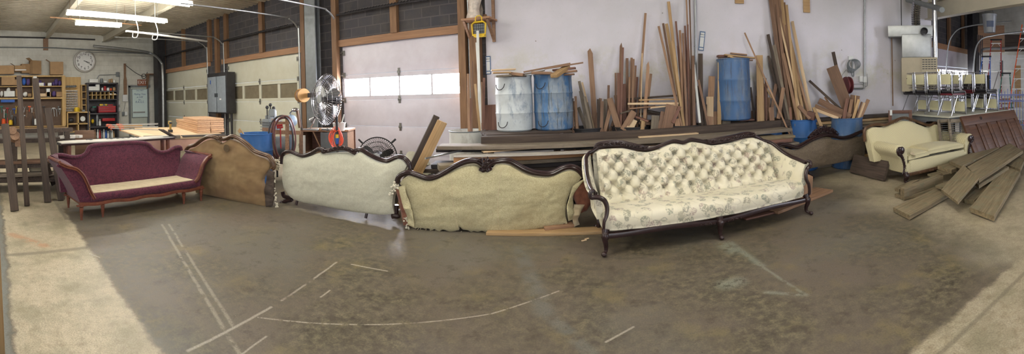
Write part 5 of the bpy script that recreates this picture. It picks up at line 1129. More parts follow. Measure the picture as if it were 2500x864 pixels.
barn('thin old plank beneath the squared beam, tip showing', [bp(95, 560), bp(480, 480), bp(560, 495), bp(190, 590)], .05, .045)
barn('slim old plank just behind the squared beam', [bp(95, 505), bp(260, 430), bp(330, 425), bp(140, 520)], .11, .04)
barn('stubby old plank end jutting from the back left of the heap', [bp(505, 290), bp(620, 262), bp(720, 300), bp(640, 330)], .2, .06)
barn('split old plank tip under the stubby end', [bp(498, 335), bp(620, 330), bp(680, 352), bp(560, 372)], .135, .02)
barn('small old plank end behind the squared beam top', [bp(410, 370), bp(520, 345), bp(580, 360), bp(470, 385)], .13, .03)
barn('small old plank end under the crosswise plank', [bp(487, 480), bp(600, 440), bp(680, 470), bp(545, 500)], .12, .03)
barn('old plank hidden low between the crosswise and front right planks', [bp(765, 610), bp(1000, 400), bp(1100, 430), bp(860, 625)], .06, .055)
barn('old plank with notched end at the right edge of the heap', [bp(1160, 280), bp(1260, 185), bp(1340, 230), bp(1300, 325)], [.15, .2, .2, .15], .05)
barn('mid-height old plank peeking out below the longest plank', [bp(840, 430), bp(1140, 280), bp(1190, 300), bp(900, 480)], [.14, .17, .17, .14], .05)
barn('pale old plank tip at the far right edge of the photo', [bp(1260, 190), bp(1330, 130), bp(1420, 170), bp(1350, 240)], [.2, .2, .2, .2], .05)
# scraps on the floor
for i, (x, y) in enumerate(((1420, 588), (1428, 584), (1470, 506), (2045, 408))):
    a = PZ(x, y, .006); place_board('wood_chip', ('pale splinter on the floor left of the floral sofa leg', 'tiny pale chip beside the splinter left of the floral sofa', 'small chip under the seat front of the floral sofa', 'pale chip on the floor beneath the taupe sofa')[i], a, a+Vector((.045-.01*i, .03, .0)), .018, .008, 'palepine', cat='wood chip', jit=False)
place_board('leaning_stud', 'pine stud cut off by the left edge of the photo', PZ(-6, 864, .01)+Vector((-.02, .0, .0)), PD(-22, 600, 2.05), .09, .04, 'pine', up=(1, 0, 0))
# ================================================================= LEFT: SHELVES, DOOR, BENCHES
def bb(m, a, b, bev=0):
    """box between two corners"""
    a = Vector(a); b = Vector(b); m.box((a+b)/2, (abs(b.x-a.x), abs(b.y-a.y), abs(b.z-a.z)), bev=bev); return m
def lx(x, y, X=-16.1): p = PX(x, y, X); return p.y, p.z
def bx(name, mat, a, b, parent=None, bev=0., lab=None): 
    o = bb(MB(), a, b, bev).build(name, mat, parent)
    if lab: o['label'] = lab
    return o
M['cabwood'] = wood('plywood_cabinet', srgb(206, 174, 118), srgb(178, 142, 88), grain=.4, rand=.05, ax='Z')
M['cabdark'] = plain('dark_cabinet_inside', srgb(96, 78, 66), .85)
M['greyshelf'] = plain('dark_grey_shelving', srgb(78, 74, 78), .6)
# big plywood shelving with pegboard bay
root = thing('storage_cabinet', 'large plywood shelf cabinet with pegboard tool bay on the block wall', 'cabinet', (-16.4, 1.5, 0))
y0, _ = lx(-70, 200); ym, _ = lx(79, 200); y1, _ = lx(157, 200); zt = lx(80, 184)[1]; zs1 = lx(80, 210)[1]; zs2 = lx(80, 238)[1]; zb = lx(80, 308)[1]
XF = -16.08
bx('back_panel', M['cabdark'], (-16.44, y0, zb), (-16.40, y1, zt), root)
for nm, z in (('shelf', zt), ('shelf', zs1), ('shelf', zs2), ('shelf', zb)):
    bx(nm, M['cabwood'], (-16.40, y0, z-(.06 if z in (zt, zs2) else .03)), (XF, y1, z), root)
for yy in (ym, y1-.1): bx('upright', M['cabwood'], (-16.38, yy-.0, (zs2 if yy == ym else zb)), (XF+.01, yy+.14, zt-.02), root)
bx('upright', M['cabwood'], (-16.38, y0, zb), (XF+.01, y0+.12, zt-.02), root)
for k_, yy in enumerate((ym+.4,)): pass
# boxes on top
def carton(name, lab, px, open_=False, X=-16.12, depth=.26, rot=0., mat=None, flap=0):
    (xa, ya, xb, yb) = px; ya_, za = lx(xa, yb, X); yb_, zb_ = lx(xb, ya, X); w_ = yb_-ya_; h = zb_-za
    t = thing(name, lab, 'box', (X-depth/2+.02, (ya_+yb_)/2, za), rot)
    m = MB(); th = .008
    m.box((0, 0, th/2), (depth, w_, th)); m.box((depth/2, 0, h/2), (th, w_, h)); m.box((-depth/2, 0, h/2), (th, w_, h)); m.box((0, w_/2, h/2), (depth, th, h)); m.box((0, -w_/2, h/2), (depth, th, h))
    if not open_: m.box((0, 0, h), (depth, w_, th))
    m.build('carton_body', mat or M['card'], t, local=True)
    for s_ in range(flap):
        a = (-1, 1)[s_ % 2]; m = MB(); m.add([(-depth/2, a*w_/2, h), (depth/2, a*w_/2, h), (depth/2, a*(w_/2+.16), h+.1*(1+s_)), (-depth/2, a*(w_/2+.16), h+.1*(1+s_))], [(0, 1, 2, 3)]); m.build('flap', mat or M['card'], t, local=True)
    return t
carton('cardboard_box', 'closed low cardboard box on the cabinet top, cut by the left edge', (-6, 160, 34, 181))
carton('cardboard_box', 'open cardboard box with raised flaps next to the leftmost box on top', (36, 160, 62, 174), True, flap=2)
carton('cardboard_box', 'tall open cardboard box with one flap up, middle of the cabinet top', (74, 148, 99, 181), True, rot=.5, flap=1)
carton('cardboard_box', 'square cardboard box at the right end of the cabinet top', (123, 151, 154, 182), flap=1)
carton('cardboard_box', 'brown cardboard box lying askew behind the tall one', (52, 156, 76, 178), True, X=-16.2, rot=.2)
carton('cardboard_box', 'cardboard box on the upper left shelf of the plywood cabinet', (4, 188, 36, 208), X=-16.12)
m = MB()
yy, z = lx(50, 172); bx('cutter_tray', M['paper'], (-16.3, lx(36, 172)[0], z), (-16.05, lx(64, 172)[0], z+.04)); o = bpy.data.objects['cutter_tray']; tag(o, 'white tray on two feet on top of the cabinet', 'tray')
def small(name, lab, cat, px, mat, X=-16.12, d=.16, shape='box', group=None, bev=.006):
    (xa, ya, xb, yb) = px; a, z0 = lx(xa, yb, X); b, z1 = lx(xb, ya, X); w_ = abs(b-a); h = z1-z0; m = MB()
    if shape == 'box': m.box((0, 0, h/2), (d, w_, h), bev=bev)
    elif shape == 'cyl': m.lathe([(.001, 0), (w_*.48, 0), (w_*.5, h*.05), (w_*.5, h*.8), (w_*.42, h*.86), (w_*.42, h), (.001, h)], 14)
    elif shape == 'bottle': m.lathe([(.001, 0), (w_*.5, 0), (w_*.5, h*.6), (w_*.2, h*.78), (w_*.2, h), (.001, h)], 12)
    elif shape == 'bag': m.ball((0, 0, h*.5), 1, 10, 7, (d*.5, w_*.5, h*.5)); m.ball((0, w_*.15, h*.6), 1, 8, 6, (d*.4, w_*.33, h*.42))
    elif shape == 'disc': m.lathe([(w_*.18, -.02), (w_*.5, -.02), (w_*.5, .02), (w_*.18, .02)], 22, Matrix.Translation((0, 0, h/2)) @ Matrix.Rotation(PI/2, 4, 'Y'), cap=False); m.lathe([(.001, -.005), (w_*.2, -.005), (w_*.2, .005), (.001, .005)], 12, Matrix.Translation((0, 0, h/2)) @ Matrix.Rotation(PI/2, 4, 'Y'))
    o = m.build(name, mat); o.location = (X-d/2, (a+b)/2, z0); return tag(o, lab, cat, group)
rs = random.Random(11)
W = M['white']; PU = M['purple']
small('storage_box', 'pale box beside the cardboard box on the upper left shelf', 'box', (36, 194, 42, 208), M['card'])
small('parts_bag', 'blue bag on the upper shelf left of the first divider', 'bag', (54, 190, 64, 208), M['blue'], shape='bag'); small('parts_bag', 'dark bag next to the blue one on the upper shelf', 'bag', (64, 192, 74, 208), PU, shape='bag')
small('white_note', 'small white note card stuck at the top of the right cabinet bay', 'note', (81, 186, 90, 194), M['paper'], X=-16.05, d=.01)
for i, (a, b) in enumerate(((94, 99), (99.5, 107), (107.5, 110), (117, 126))): small('label_box', '%s little white box on the upper right cabinet shelf' % ORD[i], 'box', (a, 202, b, 209.5), W if i != 2 else PU)
for i, (a, b, t_) in enumerate(((127, 136, 199), (133, 143, 192), (142, 151, 196), (94, 103, 195))): small('purple_bag', 'purple bundle, %s on the upper right cabinet shelf' % ORD[i], 'bundle', (a, t_, b, 209.5), PU, shape='bag', d=.25)
for i, (a, b, t_, mt) in enumerate(((0, 8, 222, W), (10, 36, 222, W), (15, 26, 214, W), (38, 43, 216, M['card']), (56, 68, 224, W), (68, 77, 228, M['card']), (98, 112, 228, M['palepine']), (112, 124, 224, M['card']), (114, 122, 216, W), (127, 138, 222, PU), (138, 152, 224, M['card']))):
    small('stored_item', ['white bag at the far left of the second shelf', 'wide white carton on the second shelf', 'white rag heaped on the wide carton', 'narrow tan box on the second shelf', 'white cloth between the leaning dark planks', 'tan box right of the white cloth', 'pale block stack left on the second right shelf', 'tan tray in the middle of the second right shelf', 'white card standing on the tan tray', 'purple cloth on the second right shelf', 'tan box at the right end of the second shelf'][i], 'stored item', (a, t_, b, 236), mt, shape='bag' if i in (0, 2, 4, 9) else 'box', d=.2)
# row of dark jars under shelf, hanging tools on the pegboard
tools = [(4, 262, 'green'), (10, 270, 'white'), (18, 266, 'red'), (26, 272, 'greysteel'), (34, 268, 'blue'), (40, 262, 'yellow'), (60, 264, 'steel'), (66, 272, 'tan'), (72, 262, 'orange'), (78, 266, 'white'), (107, 262, 'darksteel'), (112, 270, 'white'), (126, 268, 'greysteel'), (131, 266, 'steel'), (138, 268, 'steel'), (143, 262, 'greysteel'), (147, 268, 'steel'), (14, 280, 'green'), (30, 284, 'greysteel'), (52, 276, 'darksteel'), (58, 284, 'steel'), (82, 276, 'tan')]
for i, (x, y, mt) in enumerate(sorted(tools)):
    yy, z = lx(x, y, -16.36); m = MB(); h = rs.uniform(.14, .3); k_ = i % 3
    m.tube([(0, 0, 0), (0, rs.uniform(-.03, .03), -h)], .014, 6)
    if k_ == 0: m.box((0, 0, .03), (.03, .12, .045), bev=.006)
    elif k_ == 1: m.tube([(0, -.035, .06), (0, -.02, 0), (0, .02, 0), (0, .035, .06)], .011, 6)
    else: m.ball((0, 0, .02), .035, 8, 5, (.5, 1, 1))
    o = m.build('hand_tool', M[mt]); o.location = (-16.36, yy, z); tag(o, '%s hand tool hanging on the pegboard, %s from the left' % ({'greysteel': 'grey', 'darksteel': 'dark', 'steel': 'bright steel', 'tan': 'wooden'}.get(mt, mt), ORD[i]), 'tool', 'hand tools on the pegboard')
for i, (a, b, t_, mt, sh) in enumerate(((4, 14, 290, M['orange'], 'cyl'), (21, 31, 293, M['yellow'], 'cyl'), (34, 40, 284, M['darksteel'], 'cyl'), (79, 83, 282, M['darksteel'], 'bottle'), (16, 20, 288, M['red'], 'bottle'), (84, 90, 290, W, 'cyl'))):
    small('shop_container', ['orange tub at the left end of the bench shelf', 'yellow tub on the bench shelf', 'dark canister right of the yellow tub', 'dark bottle between the leaning planks', 'red bottle left of the yellow tub', 'white cup right of the second leaning plank'][i], 'container', (a, t_, b, 305), mt, shape=sh)
small('blue_bin', 'row of blue parts bins under the second shelf', 'bin', (2, 243, 36, 250), M['blue'], d=.15)
# lower bench counter
bx('bench_counter', M['card'], (-16.4, y0, zb-.12), (-15.7, y1+.02, zb-.04)); tag(bpy.data.objects['bench_counter'], 'pale bench counter running under the plywood cabinet', 'counter')
# pegboard with drill bits, small cubbies
root = thing('drill_bit_board', 'tan wall board holding rows of drill bits', 'tool board', (-16.3, lx(180, 200)[0], 0))
ya, yb = lx(160, 200)[0], lx(201, 200)[0]; z1 = lx(180, 187)[1]; z0 = lx(180, 274)[1]
bx('board', M['cabwood'], (-16.42, ya, z0), (-16.38, yb, z1), root); bx('small_shelf', M['cabwood'], (-16.38, lx(162, 200)[0], lx(180, 214)[1]-.02), (-16.22, lx(190, 200)[0], lx(180, 214)[1]), root)
for r_i, yp in enumerate((221, 228, 234, 240, 246, 252, 258, 264, 270)):
    m = MB(); z = lx(180, yp)[1]
    for q in range(13):
        yy = lx(163+q*2.15, yp, -16.36)[0]; m.tube([(-16.35, yy, z-.0), (-16.35, yy, z-.055-.02*((q+r_i) % 3))], .011, 5)
    bb(m, (-16.38, lx(162, yp)[0], z), (-16.34, lx(192, yp)[0], z+.015)); m.build('bit_row', M['steel'], root)
m = MB(); z = lx(180, 213)[1]
for q in range(10): m.ball((-16.28, lx(164+q*2.5, 212)[0], z+.03+.02*(q % 2)), .05, 6, 5, (1, 1, .8))
o = m.build('hardware_scraps', M['greysteel']); tag(o, 'heap of small metal fittings above the drill bit rows', 'metal fittings', kind='stuff')
root = thing('cubby_shelf', 'narrow tall cubby shelf between bit board and dark shelving', 'shelf', (-16.3, lx(206, 200)[0], 0))
ya, yb = lx(200, 200)[0], lx(212, 200)[0]; z1 = lx(206, 207)[1]; z0 = lx(206, 272)[1]
bx('case', M['darkwood'], (-16.42, ya, z0), (-16.38, yb, z1), root)
for yy in (ya, yb): bx('side', M['cabwood'], (-16.4, yy-.02, z0), (-16.15, yy+.02, z1), root)
for yp in (207, 224, 241, 256, 272): z = lx(206, yp)[1]; bx('shelf', M['cabwood'], (-16.4, ya, z-.02), (-16.15, yb, z+.01), root)
root = thing('cubby_unit', 'pale four-hole cubby unit holding a grinding disc', 'shelf', (-16.2, lx(190, 290)[0], 0))
ya, yb = lx(164, 290)[0], lx(218, 290)[0]; z1 = lx(190, 274)[1]; z0 = lx(190, 322)[1]
bx('back_panel', M['cabdark'], (-16.42, ya, z0), (-16.38, yb, z1), root)
for xp in (164, 190, 217): yy = lx(xp, 290)[0]; bx('side', M['cabwood'], (-16.4, yy-.025, z0), (-16.0, yy+.025, z1), root)
for yp in (274, 302, 321): z = lx(190, yp)[1]; bx('shelf', M['cabwood'], (-16.4, ya, z-.025), (-16.0, yb, z+.025), root)
small('grinding_disc', 'round white grinding disc in the cubby unit', 'disc', (196, 284, 208, 296), M['white'], shape='disc', X=-16.05, d=.02)
small('hose_coil', 'dark tool lying in the left hole of the cubby unit', 'tool', (166, 288, 182, 300), M['darksteel'], shape='bag', X=-16.1, d=.2)
small('yellow_jug', 'yellow jug standing on the cubby unit', 'jug', (182, 262, 196, 273.5), M['yellow'], shape='cyl', X=-16.05, d=.2)
small('small_grey_box', 'small grey box right of the yellow jug', 'box', (201, 268, 208, 273.5), M['greysteel'], X=-16.05)
# dark shelving with cubbies, jars, tool chest
root = thing('dark_shelving', 'dark grey shelving with cubbyholes, jars and a red tool chest', 'shelf', (-16.2, lx(250, 250)[0], 0))
ya, yb = lx(214, 250)[0], lx(286, 250)[0]; z1 = lx(250, 202)[1]
bx('back_panel', M['darksteel'], (-16.44, ya, .1), (-16.41, yb, z1), root)
for yy in (ya, yb): bx('side', M['greyshelf'], (-16.42, yy-.03, .0), (-16.0, yy+.03, z1), root)
for yp in (203, 222, 242, 276, 308): z = lx(250, yp)[1]; bx('shelf', M['greyshelf'], (-16.42, ya, z-.04), (-16.0, yb, z), root)
z = lx(250, 232)[1]; bx('shelf', M['cabwood'], (-16.4, ya, z-.01), (-16.0, yb, z+.015), root)
for q in range(1, 7): yy = ya+(yb-ya)*q/7; bx('divider', M['cabwood'], (-16.4, yy-.012, lx(250, 242)[1]), (-16.0, yy+.012, lx(250, 223.5)[1]), root)
items = [(219, 239, 193, 201.5, W, 'box', 'white box with red print on the dark shelving top', 'box'), (246, 253, 191, 201.5, M['greysteel'], 'cyl', 'clear jar on the dark shelving top', 'jar'), (255, 265, 197, 201.5, W, 'cyl', 'low white tin beside the clear jar', 'tin'), (267, 271, 193, 201.5, M['card'], 'cyl', 'first small brown jar at the right of the top', 'jar'), (272, 277, 192, 201.5, M['card'], 'cyl', 'second small brown jar at the right of the top', 'jar'), (278, 284, 195, 201.5, W, 'cyl', 'last pale jar at the right of the top', 'jar'),
         (216, 235, 211, 221, W, 'box', 'long white box on the upper dark shelf', 'box'), (235, 243, 206, 221, W, 'box', 'upright white and red carton on the upper dark shelf', 'carton'), (249, 254, 214, 221, W, 'cyl', 'first tin on the upper dark shelf', 'tin'), (255, 261, 210, 221, M['red'], 'cyl', 'red tin on the upper dark shelf', 'tin'), (262, 269, 214, 221, W, 'cyl', 'white tin right of the red tin', 'tin'), (270, 275, 215, 221, M['orange'], 'cyl', 'orange capped tin on the upper dark shelf', 'tin'), (277, 284, 213, 221, M['card'], 'cyl', 'tan tin at the right of the upper dark shelf', 'tin'),
         (268, 273, 228, 231.5, W, 'box', 'white packet in the right upper cubbyhole', 'packet'), (277, 283, 228, 231.5, W, 'box', 'white packet in the last upper cubbyhole', 'packet'), (221, 238, 259, 275, M['darksteel'], 'bag', 'dark power tool left of the red tool chest', 'power tool'), (226, 235, 260, 262.5, M['green'], 'box', 'bright green strip on the dark power tool', 'label'),
         (224, 231, 291, 302, M['yellow'], 'bag', 'yellow tool on the lower dark shelf', 'tool'), (236, 242, 280, 307, M['greysteel'], 'cyl', 'grey canister on the lower dark shelf', 'canister'), (243, 248, 291, 307, W, 'bottle', 'white bottle on the lower dark shelf', 'bottle'), (231, 236, 315, 338, M['tan'], 'bottle', 'tan bottle low on the floor shelf', 'bottle'), (251, 281, 288, 296, M['red'], 'box', 'flat bright red case on the lower dark shelf', 'case')]
for (a, b, t_, bt_, mt, sh, lab, ct) in items: small('shelf_'+ct.replace(' ', '_'), lab, ct, (a, t_, b, bt_), mt, shape=sh, X=-16.03, d=.2)
for q, (a, mt) in enumerate(((238, W), (243, M['red']), (248, M['greysteel']), (253, W), (258, M['blue']), (263, W), (268, M['greysteel']), (273, W), (277, M['card']))): small('spray_bottle', '%s bottle of the row at the foot of the dark shelving' % ORD[q], 'bottle', (a, 316+(q % 3)*2, a+4.4, 338), mt, shape='bottle', X=-15.95, group='bottles at the foot of the dark shelving')
ya, z0 = lx(241, 275.5, -16.0); yb, z1 = lx(283, 258, -16.0); root = thing('tool_chest', 'dark red tool chest with drawers and tools piled on top', 'tool chest', (-16.15, (ya+yb)/2, z0))
bx('chest_body', plain('maroon_enamel', srgb(124, 34, 48), .4), (-16.35, ya, z0), (-16.0, yb, z1), root, .012)
for q in range(3): z = z0+(z1-z0)*(.1+.3*q); bx('drawer', M['red'], (-16.0, ya+.02, z), (-15.985, yb-.02, z+(z1-z0)*.24), root); bx('drawer_trim', M['chrome'], (-15.985, ya+.02, z+(z1-z0)*.24), (-15.975, yb-.02, z+(z1-z0)*.26), root)
for i, (a, b, mt) in enumerate(((244, 252, 'yellow'), (251, 258, 'greysteel'), (256, 262, 'yellow'), (264, 276, 'red'))): small('loose_tool', '%s tool lying on the red tool chest, %s from the left' % ({'greysteel': 'grey'}.get(mt, mt), ORD[i]), 'tool', (a, 254+(i % 2), b, 257.8), M[mt], X=-16.05, d=.08)
# clock
c = PX(206.5, 149.5, -16.42); R_ = .47
root = thing('wall_clock', 'large round white wall clock with dark numerals and chrome rim', 'clock', c)
RY = Matrix.Rotation(PI/2, 4, 'Y')
m = MB(); m.lathe([(.001, -.05), (R_*.9, -.05), (R_, 0), (R_*.99, .05), (R_*.9, .075), (R_*.83, .05), (R_*.83, .03), (.001, .03)], 48, RY); m.build('case', plain('brushed_clock_rim', srgb(196, 192, 186), .4, .3), root, local=True)
m = MB(); m.lathe([(.001, .036), (R_*.83, .036), (.001, .034)], 48, RY); m.build('dial', M['paper'], root, local=True)
def text3(s_, size, loc, rot, mat, parent, name='text', ext=.002, font=None, local=True, align='CENTER', shear=0):
    cu = bpy.data.curves.new(name, 'FONT'); cu.body = s_; cu.size = size; cu.extrude = ext; cu.align_x = align; cu.align_y = 'CENTER'; cu.shear = shear; cu.resolution_u = 3
    q = bpy.data.objects.new('t', cu); COL.objects.link(q); me = bpy.data.meshes.new_from_object(q.evaluated_get(bpy.context.evaluated_depsgraph_get())); bpy.data.objects.remove(q); bpy.data.curves.remove(cu)
    me.materials.clear(); me.materials.append(mat); o = bpy.data.objects.new(name, me); COL.objects.link(o); o.location = loc; o.rotation_euler = rot
    if parent is not None:
        o.parent = parent
        if not local: o.matrix_parent_inverse = wm(parent).inverted()
    return o
FX = (PI/2, 0, PI/2)     # faces +X
for h in range(1, 13):
    a = PI/2-h*PI/6; text3(str(h), .15, (.042, -math.cos(a)*-.0+math.cos(a)*R_*.64, math.sin(a)*R_*.64), FX, M['black'], root, 'dial_lettering', .003)
for nm, ang, ln, wd in (('hour_hand', PI/2-(3+35/60)*PI/6, .22, .02), ('minute_hand', PI/2-20*PI/30*1.0, .30, .014)):
    m = MB(); m.bar((.05, -.05*math.cos(ang), -.05*math.sin(ang)), (.05, ln*math.cos(ang), ln*math.sin(ang)), wd, .006, up=(1, 0, 0)); m.build(nm, M['black'], root, local=True)
# exit door, whiteboard, sign
ya, zt_ = lx(315, 210, -16.44); yb, _ = lx(365, 210, -16.44)
root = bpy.data.objects.new('door_5', None); COL.objects.link(root); root['kind'] = 'structure'; root['label'] = 'pale green-grey exit door with a whiteboard hung on it'
M['doorpale'] = plain('pale_green_door', srgb(190, 196, 184), .5, 0, .05)
bx('door_leaf', M['doorpale'], (-16.48, ya+.06, 0), (-16.43, yb-.14, zt_-.06), root)
for a, b in (((-16.5, ya-.02, 0), (-16.4, ya+.06, zt_)), ((-16.5, yb-.14, 0), (-16.4, yb-.06, zt_)), ((-16.5, ya-.02, zt_-.06), (-16.4, yb+.02, zt_+.03))): bx('door_frame', M['greysteel'], a, b, root)
bx('push_bar', M['steel'], (-16.43, ya+.15, .98), (-16.38, yb-.25, 1.04), root)
a, z1 = lx(322, 218, -16.4); b, z0 = lx(361, 285, -16.4)
root = thing('whiteboard', 'tall whiteboard with blue handwriting hanging on the exit door', 'whiteboard', (-16.41, (a+b)/2, (z0+z1)/2))
bx('board', plain('whiteboard_face', srgb(208, 224, 222), .3, 0, .02), (-16.42, a, z0), (-16.40, b, z1), root)
for p_, q_ in (((-16.42, a-.015, z0-.02), (-16.39, a+.01, z1+.02)), ((-16.42, b-.01, z0-.02), (-16.39, b+.015, z1+.02)), ((-16.42, a, z1), (-16.39, b, z1+.02)), ((-16.42, a, z0-.02), (-16.39, b, z0))): bx('board_frame', M['greysteel'], p_, q_, root)
ink = plain('blue_marker_ink', srgb(60, 92, 140), .6)
for s_, yp, sz in (('CALL FIRST', 221, .07), ('Mailing Time', 230, .105), ('at 5:00', 237, .10), ('for', 243.5, .10), ('R.A.G.S.', 249, .12)):
    yy, z = lx(341, yp, -16.4); text3(s_, sz, (-16.396, yy, z), FX, ink, root, 'handwriting_lettering', .001, local=False, shear=.25)
a, z1 = lx(336, 194, -16.4); b, z0 = lx(357, 209, -16.4); root = thing('exit_sign', 'red-brown EXIT sign above the pale door', 'sign', (-16.42, (a+b)/2, (z0+z1)/2))
bx('sign_box', plain('faded_red_sign', srgb(158, 96, 70), .5), (-16.46, a, z0), (-16.38, b, z1), root, .01)
text3('EXIT', .2, (-16.376, (a+b)/2, (z0+z1)/2), FX, M['white'], root, 'lettering', .003, local=False)
# bracket shelf over the door, tan strip board, switch boxes
a, z1 = lx(357, 180, -16.3); b, _ = lx(388, 180, -16.3); root = thing('bracket_shelf', 'small tan shelf with curved brackets above the exit door', 'shelf', (-16.3, (a+b)/2, z1-.1))
bx('shelf_board', M['tan'], (-16.45, a, z1-.04), (-16.1, b, z1), root)
for yy in (a+.05, b-.1):
    m = MB(); m.prism([(0, 0), (.3, 0), (.28, -.12), (.18, -.3), (.12, -.5), (0, -.7)], 0, .04, Matrix.Translation((-16.45, yy, z1-.04)) @ Matrix(((1, 0, 0, 0), (0, 0, 1, 0), (0, 1, 0, 0), (0, 0, 0, 1)))); m.build('bracket', M['tan'], root)
a, z1 = lx(301, 155, -16.44); b, z0 = lx(310, 231, -16.44); m = MB(); hz = z1-z0; ww = b-a
m.prism([(-ww*.5, 0), (ww*.5, 0), (ww*.55, hz*.45), (ww*.3, hz*.6), (ww*.35, hz), (-ww*.35, hz), (-ww*.35, hz*.55), (-ww*.5, hz*.45)], 0, .03); o = m.build('template_board', M['tan']); o.matrix_basis = Matrix.Translation((-16.47, (a+b)/2, z0)) @ Matrix(((0, 0, 1, 0), (1, 0, 0, 0), (0, 1, 0, 0), (0, 0, 0, 1))); tag(o, 'tall tan shaped board hanging left of the exit door', 'board')
for i, (xa, ya_, xb, yb_, lab) in enumerate(((284, 176, 292, 187, 'grey junction box at the end of the conduit over the shelving'), (300, 231, 312, 248, 'pale electrical box below the tan shaped board'), (288, 246, 294, 256, 'small round-cornered switch box beside the shelving'), (289, 262, 295, 272, 'second small switch box below the first one'), (299, 273, 304, 283, 'grey outlet box low beside the door'), (305, 272, 311, 282, 'pale outlet box nearest the exit door'))):
    small('switch_box', lab, 'electrical box', (xa, ya_, xb, yb_), M['greysteel'] if i in (0, 4) else M['paper'], X=-16.4, d=.08, bev=.02)
def wallpath(pts, X=-16.45): return [PX(x, y, X) for x, y in pts]
pipe('conduit', wallpath([(236, 192), (242, 184), (250, 183), (286, 182)]), .016, M['steel'], 'short bright conduit bending down to the dark shelving', 'conduit')
pipe('conduit', wallpath([(292, 184), (291, 210), (289, 240), (291, 262), (290, 290)]), .012, M['greysteel'], 'thin grey conduit dropping beside the dark shelving', 'conduit')
pipe('cable', wallpath([(303, 156), (318, 168), (335, 180), (352, 186), (360, 176)]), .012, M['darksteel'], 'dark cable sagging from the shaped board to the bracket shelf', 'cable')
m = MB(); c = PX(351, 186, -16.4); m.tube([c+Vector((0, .1*math.cos(a_), .1*math.sin(a_))) for a_ in [i*.5 for i in range(26)]], .012, 5); tag(m.build('cable_coil', M['darksteel']), 'small coil of dark cable beside the bracket shelf', 'cable')
pipe('conduit', wallpath([(306, 250), (304, 262), (302, 273)]), .01, M['greysteel'], 'thin conduit joining the pale box and the outlets', 'conduit')
# dark corner column and the big curved rail
m = MB(); m.box((0, 0, 2.1), (.45, .35, 4.2)); o = m.build('corner_column', M['darksteel']); p = PY(391, 250, 6.75); o.location = (p.x, 6.75, 0); struct(o, 'dark column in the far corner beside the exit door')
pipe('door_rail', [PY(399, 320, 6.5), PY(397, 180, 6.5), PY(392, 150, 6.4), PX(372, 132, -15.9), PX(340, 124, -15.9), PX(250, 114, -15.9), PX(228, 112, -15.9)], .05, M['steel'], 'curved steel rail rising past the exit door and running along the left wall', 'rail')

# electrical cabinet
A = PY(503, 181, 6.6); B = PY(550, 181, 6.6); zb_ = PY(528, 277, 6.6).z; root = thing('electrical_cabinet', 'grey two-door electrical cabinet hung before the first overhead door', 'cabinet', ((A.x+B.x)/2, 6.75, zb_))
w_ = B.x-A.x; h = A.z-zb_; m = MB(); m.box((0, .05, h/2), (w_, .3, h), bev=.01); m.build('case', M['darksteel'], root, local=True)
for s_ in (-1, 1):
    m = MB(); m.box((s_*w_*.235, -.115, h*.47), (w_*.44, .02, h*.88), bev=.006); d_o = m.build('door', plain('grey_blue_enamel', srgb(142, 150, 158), .5, 0, .1), root, local=True)
    m = MB(); m.box((s_*.05, -.14, h*.45), (.03, .03, .12), bev=.008); m.build('handle', M['black'], d_o, local=True)
for (dx_, dz_, sx, sz, mt) in ((-.3*w_, .78*h, .05, .12, 'blue'), (.2*w_, .35*h, .1, .05, 'paper')): m = MB(); m.box((dx_, -.128, dz_), (sx, .004, sz)); m.build('sticker', M[mt], root, local=True)
p = PY(545, 200, 6.7)
pipe('conduit', [Vector((p.x+.12, 6.9, zb_)), Vector((p.x+.12, 6.9, .0))], .04, M['darksteel'], 'dark conduit below the electrical cabinet', 'conduit', sm=False)
# ---- far workbench with lumber stack, clamps, drill
A = PZ(335, 337, .80); B = PZ(553, 330, .80); dd = (B-A).normalized(); nr = Vector((-dd.y, dd.x, 0))
root = thing('workbench', 'big pale topped workbench with pink side behind the burgundy sofa', 'workbench', Vector((A.x, A.y, .80)), math.atan2(dd.y, dd.x)); Lb = (B-A).length; DB = 2.9
m = MB(); m.box((Lb/2, DB/2, -.02), (Lb, DB, .04), bev=.004); m.build('bench_top', M['palepine'], root, local=True)
m = MB(); m.box((Lb/2, .03, -.15), (Lb, .03, .22)); m.box((Lb/2, DB-.03, -.15), (Lb, .03, .22)); m.build('apron', plain('pinkish_apron_board', srgb(196, 156, 140), .7, 0, .1, 5), root, local=True)
m = MB(); m.box((Lb*.75, .12, .006), (Lb*.5, .28, .012)); m.build('steel_plate', M['darksteel'], root, local=True)
for x_ in (.08, Lb-.08):
    for y_ in (.08, DB-.08): m = MB(); m.box((x_, y_, -.46), (.09, .09, .76)); m.v = [v+Vector((0, 0, .04)) for v in m.v]; m.build('leg', M['tan'], root, local=True)
def onb(x, y): return root.matrix_basis @ Vector((x, y, 0))
# lumber stack: corner nearest the camera at px 482, pink ends face the camera, long sides run to the left
ZB = .80
C = PZ(482, 326, ZB); R2 = PZ(548, 323, ZB); e1 = (R2-C).normalized(); e2 = Vector((-e1.y, e1.x, 0)); rz_ = math.atan2(e2.y, e2.x); wS = (R2-C).length/2
z = ZB+.022
M['pinkend'] = wood('rough_pine_plank', srgb(214, 178, 140), srgb(184, 140, 108), rand=.1)
for k_ in range(7):
    for q in range(2):
        lenk = (2.2 if k_ < 5 else 1.35)+rs.uniform(-.06, .06); o_ = Vector((C.x, C.y, 0))+e1*(wS*(q+.5)+rs.uniform(-.006, .006))+e2*(lenk/2+rs.uniform(0, .02))
        m = MB(); m.box((0, 0, 0), (lenk, wS*.97, .038), bev=.003); o = m.build('stacked_lumber', M['pinkend']); o.matrix_basis = Matrix.Translation((o_.x, o_.y, z)) @ Matrix.Rotation(rz_, 4, 'Z')
        tag(o, 'rough plank in the neat workbench stack, %s layer from the bottom, %s column' % (ORD[k_], ('left', 'right')[q]), 'plank', 'neat plank stack on the workbench')
    z += .0425
